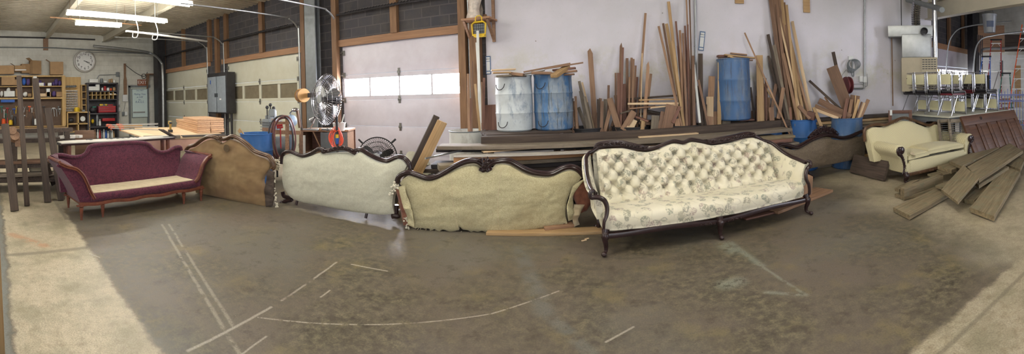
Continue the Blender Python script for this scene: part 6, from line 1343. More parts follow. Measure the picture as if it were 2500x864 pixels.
C3 = PZ(440, 331, ZB+.05); C4 = PZ(350, 333, ZB+.05); place_board('bench_board', 'grey-tan thick board lying along the workbench front', Vector((C4.x, C4.y, ZB+.03)), Vector((C3.x, C3.y, ZB+.03)), .18, .055, 'greywood', cat='board')
C5 = PZ(300, 318, ZB); place_board('bench_board', 'pale flat board at the left end of the workbench', Vector((C5.x+.3, C5.y, ZB+.016)), Vector((C4.x-.2, C4.y+.2, ZB+.016)), .3, .03, 'palepine', cat='board')
p = PZ(416, 324, ZB); root = thing('cordless_drill', 'yellow and black cordless drill standing on the workbench', 'drill', p, rz_)
m = MB(); m.box((0, 0, .04), (.12, .09, .055), bev=.01); m.build('battery', M['black'], root, local=True)
m = MB(); m.bar((0, 0, .06), (-.01, 0, .19), .05, .045, bev=.01); m.box((.02, 0, .215), (.14, .075, .075), bev=.02); m.build('body', plain('drill_yellow', srgb(170, 140, 70), .5), root, local=True)
m = MB(); m.lathe([(.001, 0), (.03, 0), (.026, .05), (.012, .075), (.008, .13), (.001, .13)], 12, Matrix.Translation((-.05, 0, .215)) @ Matrix.Rotation(-PI/2, 4, 'Y')); m.build('chuck', M['black'], root, local=True)
# bar clamps, orange handles
for k_ in range(5):
    a = PZ(258+k_*3, 304+k_*2, ZB+.1); b = PZ(386, 300+k_*4, ZB+.1); a.z = ZB+.09+.02*(k_ % 2); b.z = a.z
    root = thing('bar_clamp', 'orange handled bar clamp on the far bench, %s from the back' % ORD[k_], 'clamp', a, 0, 'orange bar clamps')
    m = MB(); m.bar(a, b, .03, .015); m.build('bar', M['steel'], root)
    d_ = (b-a).normalized()
    for s_, t_ in enumerate((.02, .28)):
        m = MB(); q = a+d_*t_; m.bar(q, q+Vector((0, 0, -.04)), .035, .02); m.tube([q+Vector((0, 0, .01)), q+d_*.11], .014, 8); m.build('jaw', M['orange'], root)
p = PZ(325, 312, ZB); place_board('glued_block', 'glued wooden block in the clamps', Vector((p.x, p.y-.5, ZB+.047)), Vector((p.x+.1, p.y+.2, ZB+.047)), .2, .09, 'pine', cat='block')
# ---- marble topped trestle right behind the burgundy sofa
A = PZ(150, 349, .86); B = PZ(428, 333, .86); d_ = (B-A).normalized(); rzm = math.atan2(d_.y, d_.x); Lm = (B-A).length
root = thing('marble_table', 'long grey-white stone topped trestle with dark scalloped edge', 'table', A, rzm)
M['marble'] = plain('worn_white_stone', srgb(198, 192, 182), .45, 0, .12, 4)
m = MB(); out = [(0, 0), (Lm, 0), (Lm, .34), (.3, .38), (.12, .34), (0, .26)]
m.prism(out, -.015, .0); m.build('stone_top', M['marble'], root, local=True)
m = MB(); m.prism([(x*1.0-.01, y-.01) for x, y in out], -.045, -.016); m.build('dark_edge', M['carved'], root, local=True)
for x_ in (.14, Lm-.12):
    for y_ in (.06, .26): m = MB(); m.lathe([(.001, 0), (.022, 0), (.03, .3), (.024, .34), (.036, .5), (.036, .82), (.001, .82)], 8, Matrix.Translation((x_, y_, 0))); m.v = [Vector((v.x, v.y, v.z-.865)) for v in m.v]; m.build('leg', M['redframe'], root, local=True)
q = PZ(172, 340, .875); m = MB(); m.prism(smooth2 if False else [(0, 0), (.22, -.02), (.3, .04), (.34, .0), (.42, .05), (.36, .16), (.1, .18), (0, .1)], 0, .045); o = m.build('stone_fragment', M['marble']); o.matrix_basis = Matrix.Translation(q+Vector((-.15, -.15, 0))) @ Matrix.Rotation(rzm, 4, 'Z'); tag(o, 'thick scalloped stone piece at the left end of the trestle', 'stone piece')
for i, x in enumerate((218, 268, 283, 296, 310, 332)):
    q = PZ(x, 341.5-(x-218)*.05, .87); m = MB(); m.tube([q+Vector((.03*math.cos(a_), .055*math.sin(a_), .008)) for a_ in [k*.55 for k in range(10)]], .007, 6); tag(m.build('iron_pull', M['black']), 'black curled iron pull on the stone top, %s from the left' % ORD[i], 'drawer pull', 'iron pulls on the stone top')
q = PZ(408, 332, .87); m = MB(); m.box((0, 0, .02), (.3, .18, .02), Matrix.Rotation(.5, 4, 'Y') ); o = m.build('dark_bracket', M['darkwood']); o.matrix_basis = Matrix.Translation(q+Vector((0, 0, .03))) @ Matrix.Rotation(rzm, 4, 'Z'); tag(o, 'dark tilted wooden bracket on the right end of the stone top', 'bracket')
pb_ = PZ(205, 372, .0)
for lab, x1_, x2_, ztop in (('brown panel standing behind the stone trestle', 183, 230, 318),):
    a = PD(x1_, 345, 7.4); b = PD(x2_, 345, 7.4); zt2 = PD(205, ztop, 7.4).z; place_board('brown_board', lab, Vector((a.x, a.y, (zt2+.01)/2)), Vector((b.x, b.y, (zt2+.01)/2)), zt2-.01, .03, 'brownwood', up=(1, 0, 0), cat='panel')
# ---- dark lumber rack at the extreme left with leaning planks
root = thing('dark_rack', 'dark timber rack at the left edge, planks leaning on it', 'rack', (-6.9, .5, 0))
for z_ in (1.02, .86, .46, .22):
    m = MB(); m.bar((-6.75, -.9, z_), (-6.95, 1.35, z_), .08, .07); m.build('rail', M['darkwood'], root)
for yy in (-.6, .35, 1.25):
    for xx in (-6.85, -7.5): m = MB(); m.bar((xx-.05*yy, yy, 0), (xx-.05*yy, yy, 1.0), .09, .09, up=(1, 0, 0)); m.build('post', M['darkwood'], root)
for z_ in (.84, .42, .18):
    m = MB(); m.box((-7.2, .3, z_), (.7, 2.2, .03)); m.build('deck', M['darkwood'], root)
for lab, xt, yt, xb, yb, wp, dt_ in (('dark plank leaning on the rack, shortest and nearest the left edge', 12, 303, 36, 515, 19, 6.15), ('narrow dark plank leaning on the rack, second from the left edge', 46, 186, 66, 502, 13, 6.7), ('tallest wide dark plank leaning, third from the left edge', 86, 192, 117, 493, 17, 6.75), ('dark plank leaning beside the burgundy sofa, fourth from the left edge', 116, 264, 150, 488, 17, 6.5)):
    Bm = PZ(xb, yb, .01); Tp = PD(xt, yt, dt_); place_board('leaning_plank', lab, Bm, Tp, wp*.0061, .05, 'darkwood', up=(1, 0, 0), cat='plank')
for i, (x, y, r_, lab) in enumerate(((30, 322, .07, 'split log resting on the rack beside the first plank'), (36, 334, .08, 'second log chunk below the split log'), (46, 348, .07, 'square cut block beside the log chunks'))):
    q = PD(x, y, 6.55); m = MB()
    if i < 2: m.lathe([(.001, -.12), (r_, -.12), (r_*1.05, 0), (r_*.95, .12), (.001, .12)], 9, Matrix.Rotation(1.3, 4, 'Y'))
    else: m.box((0, 0, 0), (.12, r_*1.7, r_*1.7), bev=.008)
    o = m.build('wood_block', M['tan' if i != 3 else 'brownwood']); o.location = q; tag(o, lab, 'block')
q = PD(60, 430, 6.7); place_board('rack_plank', 'pale plank edge low on the dark rack', Vector((-6.78, -.8, .30)), Vector((-6.9, 1.1, .30)), .2, .05, 'greywood', cat='plank')
place_board('rack_plank', 'brown plank on the middle of the dark rack', Vector((-6.85, -.8, .50)), Vector((-6.98, 1.2, .50)), .22, .05, 'brownwood', cat='plank')
q = PD(95, 440, 7.2); m = MB(); m.ball((0, 0, 0), .16, 12, 8, (.8, 1.1, .8)); o = m.build('stuffed_sack', M['linen']); o.location = (q.x, q.y, .34); tag(o, 'pale stuffed sack low behind the leaning planks', 'sack')
place_board('rack_plank', 'diagonal brace board leaning behind the burgundy sofa arm', PZ(135, 455, .05)+Vector((-.2, 0, 0)), PD(112, 400, 6.5), .09, .04, 'darkwood', up=(1, 0, 0), cat='board')
# ================================================================= MIDDLE: hose stand, fans, bench by door 2/3
def dpt(x, y, D): return PD(x, y, D)
# stick in the bright blue barrel
place_board('lumber_scrap', 'short pale board end sticking out of the bright blue barrel', PD(604, 345, 7.35), PD(583, 316, 7.45), .08, .02, 'pine', up=(0, -1, 0))
# hose stand
D0 = 7.4; base = PD(692, 395, D0); root = thing('hose_stand', 'rough wooden stand with hooks for the brown air hose', 'stand', (base.x, base.y, 0))
def post(xa, ya, xb, yb, w_, mt='tan', nm='post', D=D0, t=.04, par=None): m = MB(); a = PD(xa, ya, D); b = PD(xb, yb, D); m.bar(a, b, w_, t, up=(a.x, a.y, 0)); return m.build(nm, M[mt], par or root)
for xx in (668, 701): post(xx, 290, xx, 408, .07)
post(660, 322, 735, 324, .07, nm='crossbar'); post(664, 300, 704, 300, .05, nm='crossbar', D=D0+.04); post(640, 315, 668, 318, .06, nm='crossbar', D=D0+.2)
post(735, 322, 735, 408, .07, 'brownwood')
M['hose'] = plain('brown_rubber_hose', srgb(104, 62, 62), .45)
for i, (cx, cy, rx, ry, c_, ph) in enumerate(((689, 336, 28, 54, 'hose', 0), (692, 338, 24, 50, 'hose', .4), (686, 340, 31, 57, 'darksteel', .8), (695, 335, 27, 52, 'hose', 1.1))):
    m = MB(); pts = [PD(cx+rx*math.sin(a_)+1.5*math.sin(3*a_+ph), cy-ry*math.cos(a_)*(1 if math.cos(a_) > 0 else 1.02), D0-.12-.03*i) for a_ in [2*PI*k/40 for k in range(40)]]
    m.tube(pts, .014, 7, closed=True); tag(m.build('air_hose', M[c_]), '%s hose loop hanging on the wooden stand, %s layer' % ('dark' if c_ == 'darksteel' else 'brown', ORD[i]), 'hose', 'hose loops on the wooden stand')
for i, (x, y) in enumerate(((681, 306), (682, 311))):
    m = MB(); m.tube([PD(x-6, y+1, D0-.1), PD(x+9, y-1, D0-.1)], .018, 8); m.tube([PD(x+3, y, D0-.1), PD(x+4, y+52, D0-.1)], .009, 6); tag(m.build('pipe_clamp', M['red']), 'red handled clamp hanging on the hose stand, %s' % ('upper', 'lower')[i], 'clamp')
m = MB(); 
# compressor with gauges behind
p = PD(662, 300, 7.9); root = thing('air_compressor', 'grimy grey air compressor head behind the hose stand', 'compressor', (p.x, p.y, 0))
m = MB(); m.lathe([(.001, -.45), (.12, -.44), (.2, -.38), (.21, .38), (.12, .44), (.001, .45)], 20, Matrix.Translation((p.x, p.y, .55)) @ Matrix.Rotation(.9, 4, 'Z') @ Matrix.Rotation(PI/2, 4, 'Y')); m.build('tank', M['greysteel'], root)
m = MB(); m.box((p.x, p.y, .95), (.22, .3, .3), bev=.03); m.box((p.x, p.y, 1.12), (.16, .18, .1), bev=.02); m.lathe([(.001, 0), (.08, 0), (.08, .1), (.05, .14), (.001, .14)], 12, Matrix.Translation((p.x+.05, p.y, 1.15)))
for i in range(5): m.box((p.x, p.y, .85+.05*i), (.26, .34, .012))
m.build('pump', M['greysteel'], root)
for x, y in ((652, 262), (660, 256), (668, 264)):
    m = MB(); q = PD(x, y, 7.85); m.tube([q, Vector((q.x, q.y, 1.1))], .012, 6); m.ball(q, .035, 8, 6); m.build('valve', M['darksteel'], root)
for q_ in (-.15, .15): m = MB(); m.tube([(p.x+q_, p.y, .4), (p.x+q_, p.y, 0)], .02, 6); m.build('leg', M['darksteel'], root)
p = PD(711, 292, 7.7); root = thing('bench_grinder', 'small machine with round guard and lamp beside the hose stand', 'machine', (p.x, p.y, 0))
m = MB(); m.lathe([(.001, -.06), (.1, -.06), (.12, 0), (.1, .06), (.001, .06)], 16, Matrix.Translation((p.x, p.y, 1.06)) @ Matrix.Rotation(PI/2, 4, 'X')); m.tube([(p.x, p.y, 1.0), (p.x, p.y, 0)], .04, 8); m.lathe([(.001, 0), (.16, 0), (.16, .02), (.001, .03)], 12, Matrix.Translation((p.x, p.y, 0))); m.build('body', plain('pale_blue_enamel', srgb(150, 170, 190), .5), root)
m = MB(); q = PD(708, 276, 7.65); m.tube([(p.x, p.y, 1.15), q, q+Vector((.12, 0, .08))], .012, 6); m.ball(q+Vector((.14, 0, .06)), .06, 10, 6, (1.2, 1, .7)); m.build('lamp_arm', M['chrome'], root)
# two tall clamps / wooden handles leaning
for lab, a_, b_, w_, mt in (('wooden mallet handle leaning right of the hose stand', (725, 265), (732, 312), .05, 'brownwood'), ('white capped long tube standing beside the bench', (742, 330), (742, 405), .055, 'white'), ('thin dark rod leaning by the column', (729, 270), (738, 318), .02, 'darkwood')):
    A = PD(b_[0], b_[1], 7.5); B = PD(a_[0], a_[1], 7.55); place_board('leaning_rod', lab, A, B, w_, .03, mt, up=(0, -1, 0), cat='rod')
# small cabinet bench
D1 = 7.65; c0 = PD(735, 316, D1); c1 = PD(852, 312, D1-.3); root = thing('side_bench', 'small cluttered side bench with open cubbies behind the pedestal fan', 'bench', (c0.x, c0.y, 0), math.atan2(c1.y-c0.y, c1.x-c0.x)); Ls = (c1-c0).length
zt_ = .90; m = MB(); m.box((Ls/2, .2, zt_-.02), (Ls, .5, .035), bev=.004); m.build('bench_top', M['tan'], root, local=True)
for x_ in (.04, Ls*.45, Ls-.04): m = MB(); m.box((x_, .2, zt_/2-.02), (.035, .46, zt_-.04)); m.build('side', M['brownwood'] if x_ < .1 else M['tan'], root, local=True)
m = MB(); m.box((Ls/2, .43, zt_/2), (Ls, .02, zt_-.05)); m.build('back_panel', M['redwood'], root, local=True)
for z_ in (.08, .48): m = MB(); m.box((Ls/2, .2, z_), (Ls-.06, .44, .025)); m.build('shelf', M['tan'], root, local=True)
m = MB(); m.bar((.25, -.01, .86), (.42, -.01, .5), .05, .02); m.bar((.55, -.01, .86), (.42, -.01, .5), .05, .02); m.build('cross_brace', M['tan'], root, local=True)
m = MB(); m.box((Ls-.28, -.03, .5), (.5, .03, .7)); m.build('door', M['greysteel'], root, local=True)
def onsb(x, y, z=0): return root.matrix_basis @ Vector((x, y, zt_+z))
q = PD(828, 303, 7.15); t = thing('utility_bucket', 'white bucket with paint sticks on the side bench', 'bucket', (q.x, q.y, zt_)); m = MB(); m.lathe([(.001, 0), (.09, 0), (.115, .13), (.12, .14), (.108, .14), (.085, .02), (.001, .02)], 20); m.build('pail', M['white'], t, local=True)
for i in range(3): m = MB(); a_ = i*2.1; m.tube([(.02*math.cos(a_), .02*math.sin(a_), .03), (.12*math.cos(a_), .12*math.sin(a_), .28)], .012, 6); m.build('paint_stick', M['redwood'] if i else M['white'], t, local=True)
for i, (x, y, ln, mt) in enumerate(((755, 316, .3, 'steel'), (775, 313, .4, 'greysteel'), (790, 314, .25, 'white'), (765, 311, .25, 'tan'))):
    q = PD(x, y, 7.3); m = MB(); m.bar((-.5*ln, 0, 0), (.5*ln, .05, .0), .04, .03, bev=.006); m.ball((.5*ln, .05, 0), .03, 8, 5); o = m.build('bench_tool', M[mt]); o.location = (q.x, q.y, zt_+.02); tag(o, '%s tool lying on the side bench, %s from the left' % ({'greysteel': 'grey', 'tan': 'wooden'}.get(mt, mt), ORD[i]), 'tool')
q = PD(765, 300, 7.35); m = MB(); m.tube([q+Vector((-.1, 0, -.12)), q, q+Vector((.06, 0, .1))], .012, 6); m.lathe([(.02, 0), (.06, .1), (.055, .1), (.015, 0)], 14, Matrix.Translation(q+Vector((.06, -.02, .1))) @ Matrix.Rotation(-2.2, 4, 'Y'), cap=False); tag(m.build('clamp_lamp', M['chrome']), 'shiny clamp lamp at the left of the side bench', 'lamp')
# orange extension cord coil hanging on the bench
M['cordorange'] = plain('orange_cord', srgb(240, 96, 62), .5)
for i in range(7):
    m = MB(); cx, cy = 822+rs.uniform(-4, 4), 338+rs.uniform(-3, 3); rx, ry = rs.uniform(9, 16), rs.uniform(19, 28); ph = rs.uniform(0, 6)
    pts = [PD(cx+rx*math.cos(a_)+1.5*math.sin(3*a_+ph), cy+ry*math.sin(a_), 6.95-.01*i) for a_ in [2*PI*k/30 for k in range(30)]]; m.tube(pts, .007, 6, closed=True)
    if i == 0: co = m
    else: co.add(m.v, m.f, True)
tag(co.build('extension_cord', M['cordorange']), 'tangled orange extension cord hanging in front of the side bench', 'cord')
# cord reel on the brown post
q = PD(738, 233, 9.1); root = thing('cord_reel', 'yellow-brown cord reel mounted on the post between doors', 'cord reel', q); RX = Matrix.Rotation(PI/2, 4, 'Y') 
Rr = Matrix.Rotation(-.35, 4, 'Z') @ Matrix.Rotation(PI/2, 4, 'Y')
m = MB(); m.lathe([(.03, -.1), (.15, -.1), (.155, -.085), (.09, -.07), (.09, .07), (.155, .085), (.15, .1), (.03, .1)], 26, Rr); m.build('spool', plain('aged_yellow_reel', srgb(170, 128, 74), .6), root, local=True)
m = MB()
for i in range(7): m.tube([Rr @ Vector((.125*math.cos(a_), .125*math.sin(a_), -.06+.02*i)) for a_ in [2*PI*k/24 for k in range(24)]], .012, 6, closed=True)
m.build('wound_cord', M['tan'], root, local=True)
m = MB(); m.box((.28, .05, 0), (.26, .06, .1)); m.build('bracket', M['darksteel'], root, local=True)
# pedestal fan
def fan(name, label, c, R, tilt_dir, base_z, col_cage, blade, pole=True, depth=.13):
    root = thing(name, label, 'fan', (c.x, c.y, 0)); n = Vector(tilt_dir).normalized(); Zl = n; Xl = ZZ.cross(Zl).normalized(); Yl = Zl.cross(Xl)
    Mx = Matrix(((Xl.x, Yl.x, Zl.x, c.x), (Xl.y, Yl.y, Zl.y, c.y), (Xl.z, Yl.z, Zl.z, c.z), (0, 0, 0, 1)))
    for s_ in (-1, 1):
        m = MB()
        for k in range(54):
            a_ = 2*PI*k/54; m.tube([Mx @ Vector((r*R*math.cos(a_), r*R*math.sin(a_), s_*depth*zz)) for r, zz in ((.12, 1), (.5, .93), (.82, .62), (1, 0))], .0025, 4, caps=False)
        for r, zz in ((.3, .98), (.55, .9), (.78, .68), (1, 0)): m.tube([Mx @ Vector((r*R*math.cos(a_), r*R*math.sin(a_), s_*depth*zz)) for a_ in [2*PI*q/40 for q in range(40)]], .0035 if r < 1 else .009, 5, closed=True)
        m.build('front_grille' if s_ > 0 else 'rear_grille', M[col_cage], root)
    m = MB()
    for k in range(3):
        a0 = k*2*PI/3+.4; pts = []
        for i in range(7):
            r = R*(.14+.74*i/6); wd = .55*math.sin(PI*(.18+.72*i/6))
            for sgn in (-1, 1): pts.append(Mx @ Vector((r*math.cos(a0+sgn*wd*.55), r*math.sin(a0+sgn*wd*.55), sgn*.035)))
        b = len(m.v); m.add(pts+[p_-n*.004 for p_ in pts], [(2*i, 2*i+1, 2*i+3, 2*i+2) for i in range(6)]+[(14+2*i, 14+2*i+2, 14+2*i+3, 14+2*i+1) for i in range(6)], True)
    m.build('fan_blades', M[blade], root)
    m = MB(); m.lathe([(.001, -.26), (.07, -.25), (.09, -.15), (.09, -.08), (.05, -.02), (.05, .05), (.001, .06)], 16, Mx); m.build('motor', M['darksteel'], root)
    m = MB(); m.lathe([(.001, depth*.96), (.07, depth*.96), (.07, depth+.008), (.001, depth+.01)], 18, Mx); m.build('hub_badge', M['steel'], root)
    if pole:
        m = MB(); b_ = c-n*.2; m.tube([Vector((b_.x, b_.y, .03)), Vector((b_.x, b_.y, c.z))], .022, 10); m.build('pole', M['darksteel'], root)
        m = MB(); m.tube([Vector((b_.x, b_.y, .70)), Vector((b_.x, b_.y, .80))], .027, 10); m.build('pole_tape', M['blue'], root); m = MB(); m.tube([Vector((b_.x, b_.y, .80)), Vector((b_.x, b_.y, .86))], .027, 10); m.build('pole_tape', M['yellow'], root)
        m = MB(); m.lathe([(.001, 0), (.28, 0), (.28, .015), (.05, .04), (.001, .04)], 30, Matrix.Translation((b_.x, b_.y, 0))); m.build('base', M['darksteel'], root)
    else:
        m = MB(); 
        for s_ in (-1, 1): m.tube([Mx @ Vector((s_*R*1.02, 0, 0)), Mx @ Vector((s_*R*1.1, 0, 0)), Vector((Mx @ Vector((s_*R*1.1, 0, 0))).to_tuple()[:2]+(.03,))], .015, 6); m.tube([Mx @ Vector((s_*R*.75, R*.72, .02)), Mx @ Vector((s_*R*.95, R*.9, .0))], .016, 6)
        m.tube([Vector((Mx @ Vector((-R*1.1, 0, 0))).to_tuple()[:2]+(.03,)), Vector((Mx @ Vector((R*1.1, 0, 0))).to_tuple()[:2]+(.03,))], .015, 6); m.build('cradle', M['black'], root)
    return root
c = PD(796, 243, 6.8); fan('pedestal_fan', 'large silver pedestal fan in front of the steel column', c, .43, (-.26, -.966, .06), 0, 'chrome', 'steel')
c = PD(921, 382, 6.5); c.z = .42; fan('drum_fan', 'black round floor fan behind the ivory muslin sofa', PD(921, 384, 6.4), .31, (.45, -.9, .1), 0, 'darksteel', 'darksteel', pole=False)
# shelf bundle and yellow work light high on the jamb
A = PY(1128, 47, 6.6); B = PY(1197, 45, 6.6); root = thing('high_wall_shelf', 'small wooden shelf high above the jamb holding wrapped plastic', 'shelf', ((A.x+B.x)/2, 6.8, A.z))
bx('shelf_board', M['header'], (A.x, 6.55, A.z-.03), (B.x, 6.96, A.z), root)
for xx in (A.x+.03, B.x-.06): m = MB(); m.bar((xx, 6.93, A.z-.4), (xx, 6.93, A.z+.7), .05, .05, up=(0, 1, 0)); m.bar((xx, 6.9, A.z-.35), (xx, 6.6, A.z-.03), .04, .04); m.build('bracket', M['tan'], root)
m = MB(); q = PY(1158, 20, 6.75)
m.grid(lambda u, v: Vector((q.x+(.13+.03*math.sin(7*v+3*u))*math.cos(2*PI*u), 6.75+.1*math.sin(2*PI*u), A.z+.01+.6*v+.01*math.sin(19*u))), 32, 14); o = m.build('plastic_bundle', plain('crumpled_plastic_sheet', srgb(206, 192, 178), .25, 0, .2, 18, .6)); tag(o, 'crumpled clear plastic bundle on the high shelf', 'bundle')
q = PY(1169, 70, 6.5); root = thing('work_light', 'yellow caged work light hanging below the high shelf', 'lamp', q)
m = MB(); w_, h_ = .115, .1; fr = [(-w_, -h_), (w_, -h_), (w_*1.1, h_*.8), (w_*.7, h_*1.15), (-w_*.7, h_*1.15), (-w_*1.1, h_*.8)]
m.tube([Vector((a_, 0, b_)) for a_, b_ in fr], .018, 8, closed=True); m.tube(smoothcurve([(-.06, 0, h_*1.1), (-.05, 0, .2), (0, 0, .22), (.05, 0, .2), (.06, 0, h_*1.1)], 4), .011, 6); m.box((0, .04, -h_-.02), (.2, .1, .035), bev=.008); m.build('housing', M['yellow'], root, local=True)
m = MB(); m.box((0, .03, 0), (.2, .05, .17), bev=.01); m.build('reflector', M['greysteel'], root, local=True)
m = MB(); 
for i in range(5): m.tube([(-.08+.04*i, -.02, -.08), (-.08+.04*i, -.02, .08)], .004, 5)
for i in range(3): m.tube([(-.1, -.02, -.05+.05*i), (.1, -.02, -.05+.05*i)], .004, 5)
m.build('wire_guard', M['darksteel'], root, local=True)
m = MB(); q2 = PY(1169, 53, 6.93); m.box((q2.x, 6.93, q2.z+.05), (.3, .05, .14)); tag(m.build('backing_block', M['header']), 'wooden block behind the yellow work light', 'block')
m = MB(); m.tube([PY(1150, 0, 6.85), PY(1152, 150, 6.88), PY(1160, 318, 6.9)], .022, 8); struct(m.build('trim_jamb_pipe', M['steel']))
for (xa, ya, xb, yb, w_, mt, lab) in ((1163, 90, 1176, 300, .045, 'white', 'long white strip leaning under the work light'),):
    place_board('trim_strip', lab, PY(xb, yb, 6.7), PY(xa, ya, 6.85), w_, .02, mt, up=(0, -1, 0), cat='wood strip')
m = MB(); m.box((0, 0, 2.0), (.2, .14, 4.0)); o = m.build('trim_door_post', M['stud']); o.location = (-2.83, 6.9, 0); struct(o, 'worn wooden post right of the bright overhead door')
# wall signs / thermometers
for lab, x, y, w_px, h_px, rt in (('narrow blue framed notice above the white barrel', 1192, 159, 13, 46, 0.), ('narrow blue framed notice right of the tall bundle', 1713.5, 100, 13, 46, -.12)):
    q = PY(x, y, 6.965); w_ = w_px*.0072; h_ = h_px*.0072; root = thing('wall_notice', lab, 'notice', q); root.matrix_basis = Matrix.Translation(q) @ Matrix.Rotation(rt*-1, 4, 'Y')
    m = MB(); m.box((0, 0, 0), (w_, .006, h_)); m.build('card', M['blue'] if False else plain('notice_blue', srgb(78, 108, 146), .5), root, local=True)
    for (z_, hh) in ((.33, .22), (-.06, .5), (-.41, .1)): m = MB(); m.box((0, -.004, h_*z_), (w_*.72, .004, h_*hh)); m.build('white_field', M['paper'], root, local=True)
    text3('BAD' if x < 1500 else 'BAD', .035, (0, -.007, h_*.33), (PI/2, 0, 0), M['black'], root, 'lettering', .001)
# boards fixed high on the wall, conduits
for lab, x, y, w_, h_ in (('small tan board at the top edge over the raised barrel', 1805, -4, .16, .18), ('tan board at the top edge right of the tallest bundle', 1969, 8, .13, .34)):
    q = PY(x, y, 6.95); m = MB(); m.box((0, 0, 0), (w_, .03, h_), bev=.003); o = m.build('wall_board', M['pine']); o.location = q; tag(o, lab, 'board')
pipe('conduit', [PY(1697, -60, 6.95), PY(1699, 250, 6.95)], .018, M['steel'], 'vertical grey conduit behind the tall bundle of strips', 'conduit', sm=False)
pipe('conduit', [PY(2111, -60, 6.95), PY(2111, 190, 6.95), PY(2110, 214, 6.95), PY(2106, 216, 6.95), PY(2077, 216, 6.95)], .018, M['steel'], 'vertical grey conduit bending left near the wall outlets', 'conduit', sm=False)
q = PY(2105, 193, 6.94); 
for i, dx_ in enumerate((-.03, .06)): m = MB(); m.box((0, 0, 0), (.075, .05, .12), bev=.008); o = m.build('outlet_box', M['paper']); o.location = (q.x+dx_, 6.94, q.z-.01*i); tag(o, '%s wall outlet box by the conduit' % ('cream', 'grey')[i], 'outlet')
q = PY(2077, 142, 6.96); m = MB(); m.box((0, 0, 0), (.11, .03, .08), bev=.005); o = m.build('outlet_box', M['paper']); o.location = q; tag(o, 'white wall plate above the hanging cord coil', 'outlet')
q = PY(2081, 162, 6.9); m = MB()
for i in range(5): m.tube([q+Vector((.012*i-.02+(.10+.008*i)*math.cos(a_), -.01*i, .01*i+(.12-.006*i)*math.sin(a_))) for a_ in [2*PI*k/28 for k in range(28)]], .009, 6, closed=True)
m.tube(smoothcurve([q+Vector((0, 0, .14)), q+Vector((-.02, -.03, 0)), q+Vector((-.03, -.02, -.16)), q+Vector((.01, -.02, -.19)), q+Vector((.02, -.02, -.1))], 5), .012, 6); tag(m.build('cord_coil', M['greysteel']), 'grey cord coil hanging on the white wall', 'cord')
q = PY(2069, 208, 6.8); m = MB(); m.lathe([(.03, -.05), (.16, -.05), (.165, -.03), (.1, -.02), (.1, .02), (.165, .03), (.16, .05), (.03, .05)], 24, Matrix.Translation(q) @ Matrix.Rotation(PI/2, 4, 'Y')); m.box(q+Vector((0, .1, 0)), (.05, .15, .1)); tag(m.build('hose_reel', plain('maroon_reel', srgb(112, 50, 54), .5)), 'maroon hose reel on the wall behind the very wide board', 'hose reel')
m = MB(); pts = [PY(2066, 170, 6.95), PY(2056, 185, 6.95), PY(2058, 205, 6.95), PY(2100, 205, 6.95), PY(2117, 210, 6.95), PY(2117, 180, 6.95)]; m.tube(smoothcurve(pts, 6), .004, 5); tag(m.build('thin_wire', M['greysteel']), 'thin wire looping round the wall outlets', 'wire')
# white cloth heap by leaning boards
q = PD(1000, 385, 5.6); m = MB(); m.grid(lambda u, v: Vector((q.x-.16+.42*u, q.y+.1-.05*math.sin(6*u)+.12*v, q.z-.25+.34*math.sin(PI*min(1, .15+u*.8))*1.0*(1-.2*v)-.3*(v if v > .99 else 0)+.02*math.sin(9*u+4*v))), 20, 8); 
m.grid(lambda u, v: Vector((q.x-.16+.42*u, q.y+.1-.05*math.sin(6*u), q.z-.25+.34*math.sin(PI*min(1, .15+u*.8))+.02*math.sin(9*u)-v*.8)), 20, 6)
tag(m.build('white_sheet', M['muslin']), 'white sheet draped beside the three leaning boards', 'sheet')
# ================================================================= RIGHT: table of stacked chairs, furnace, far bay
TA = Vector((4.98, 5.22, 0)); rzt = .06
root = thing('folding_table', 'long pale topped table carrying the stacked chrome chairs', 'table', TA, rzt)
m = MB(); m.box((.96, .72, .855), (1.92, 1.44, .03), bev=.008); m.build('table_top', plain('pale_laminate', srgb(196, 194, 178), .5), root, local=True)
m = MB(); m.box((.96, .04, .80), (1.8, .02, .08)); m.box((.96, 1.40, .80), (1.8, .02, .08)); m.box((.04, .72, .80), (.02, 1.36, .08)); m.box((1.88, .72, .80), (.02, 1.36, .08)); m.build('apron', M['greysteel'], root, local=True)
for x_ in (.08, 1.84):
    for y_ in (.08, 1.36): m = MB(); m.tube([(x_, y_, .84), (x_, y_, 0)], .02, 8); m.build('leg', M['chrome'], root, local=True)
M['creamvinyl'] = plain('cream_vinyl', srgb(222, 216, 176), .45, 0, .05); M['blackvinyl'] = plain('black_vinyl', srgb(34, 30, 34), .4); M['maroonvinyl'] = plain('maroon_vinyl', srgb(104, 30, 42), .4)
def chrome_chair(seatmat):
    t = thing('chrome_chair', 'x', 'chair', (0, 0, 0))        # back at -X, faces +X, seat height .40
    w = .15
    m = MB(); m.box((0, 0, .385), (.34, .31, .035), bev=.012); m.build('seat', seatmat, t, local=True)
    m = MB(); m.box((-.175, 0, .66), (.02, .24, .19), bev=.008); m.build('backrest', M['creamvinyl'], t, local=True)
    for s_ in (-1, 1):
        m = MB(); pts = [(-.175, 0, .79), (-.175, s_*w*.8, .79), (-.178, s_*w, .76), (-.175, s_*w, .45), (-.15, s_*w, .375), (-.08, s_*w, .365), (.12, s_*w, .365), (.165, s_*w, .345), (.18, s_*w, .30), (.20, s_*w*1.03, .0)]
        m.tube(smoothcurve(pts, 4), .0085, 7); m.build('side_frame', M['chrome'], t, local=True)
        m = MB(); m.tube([(-.03, s_*w, .365), (-.21, s_*w*1.05, 0)], .0085, 7); m.build('rear_leg', M['chrome'], t, local=True)
    m = MB(); m.tube(smoothcurve([(-.17, -w, .52), (-.15, 0, .50), (-.17, w, .52)], 4), .008, 6); m.build('cross_rail', M['chrome'], t, local=True)
    return t
ca = chrome_chair(M['blackvinyl']); cm = chrome_chair(M['maroonvinyl']); used = {0: False, 1: False}
zt_ = .872
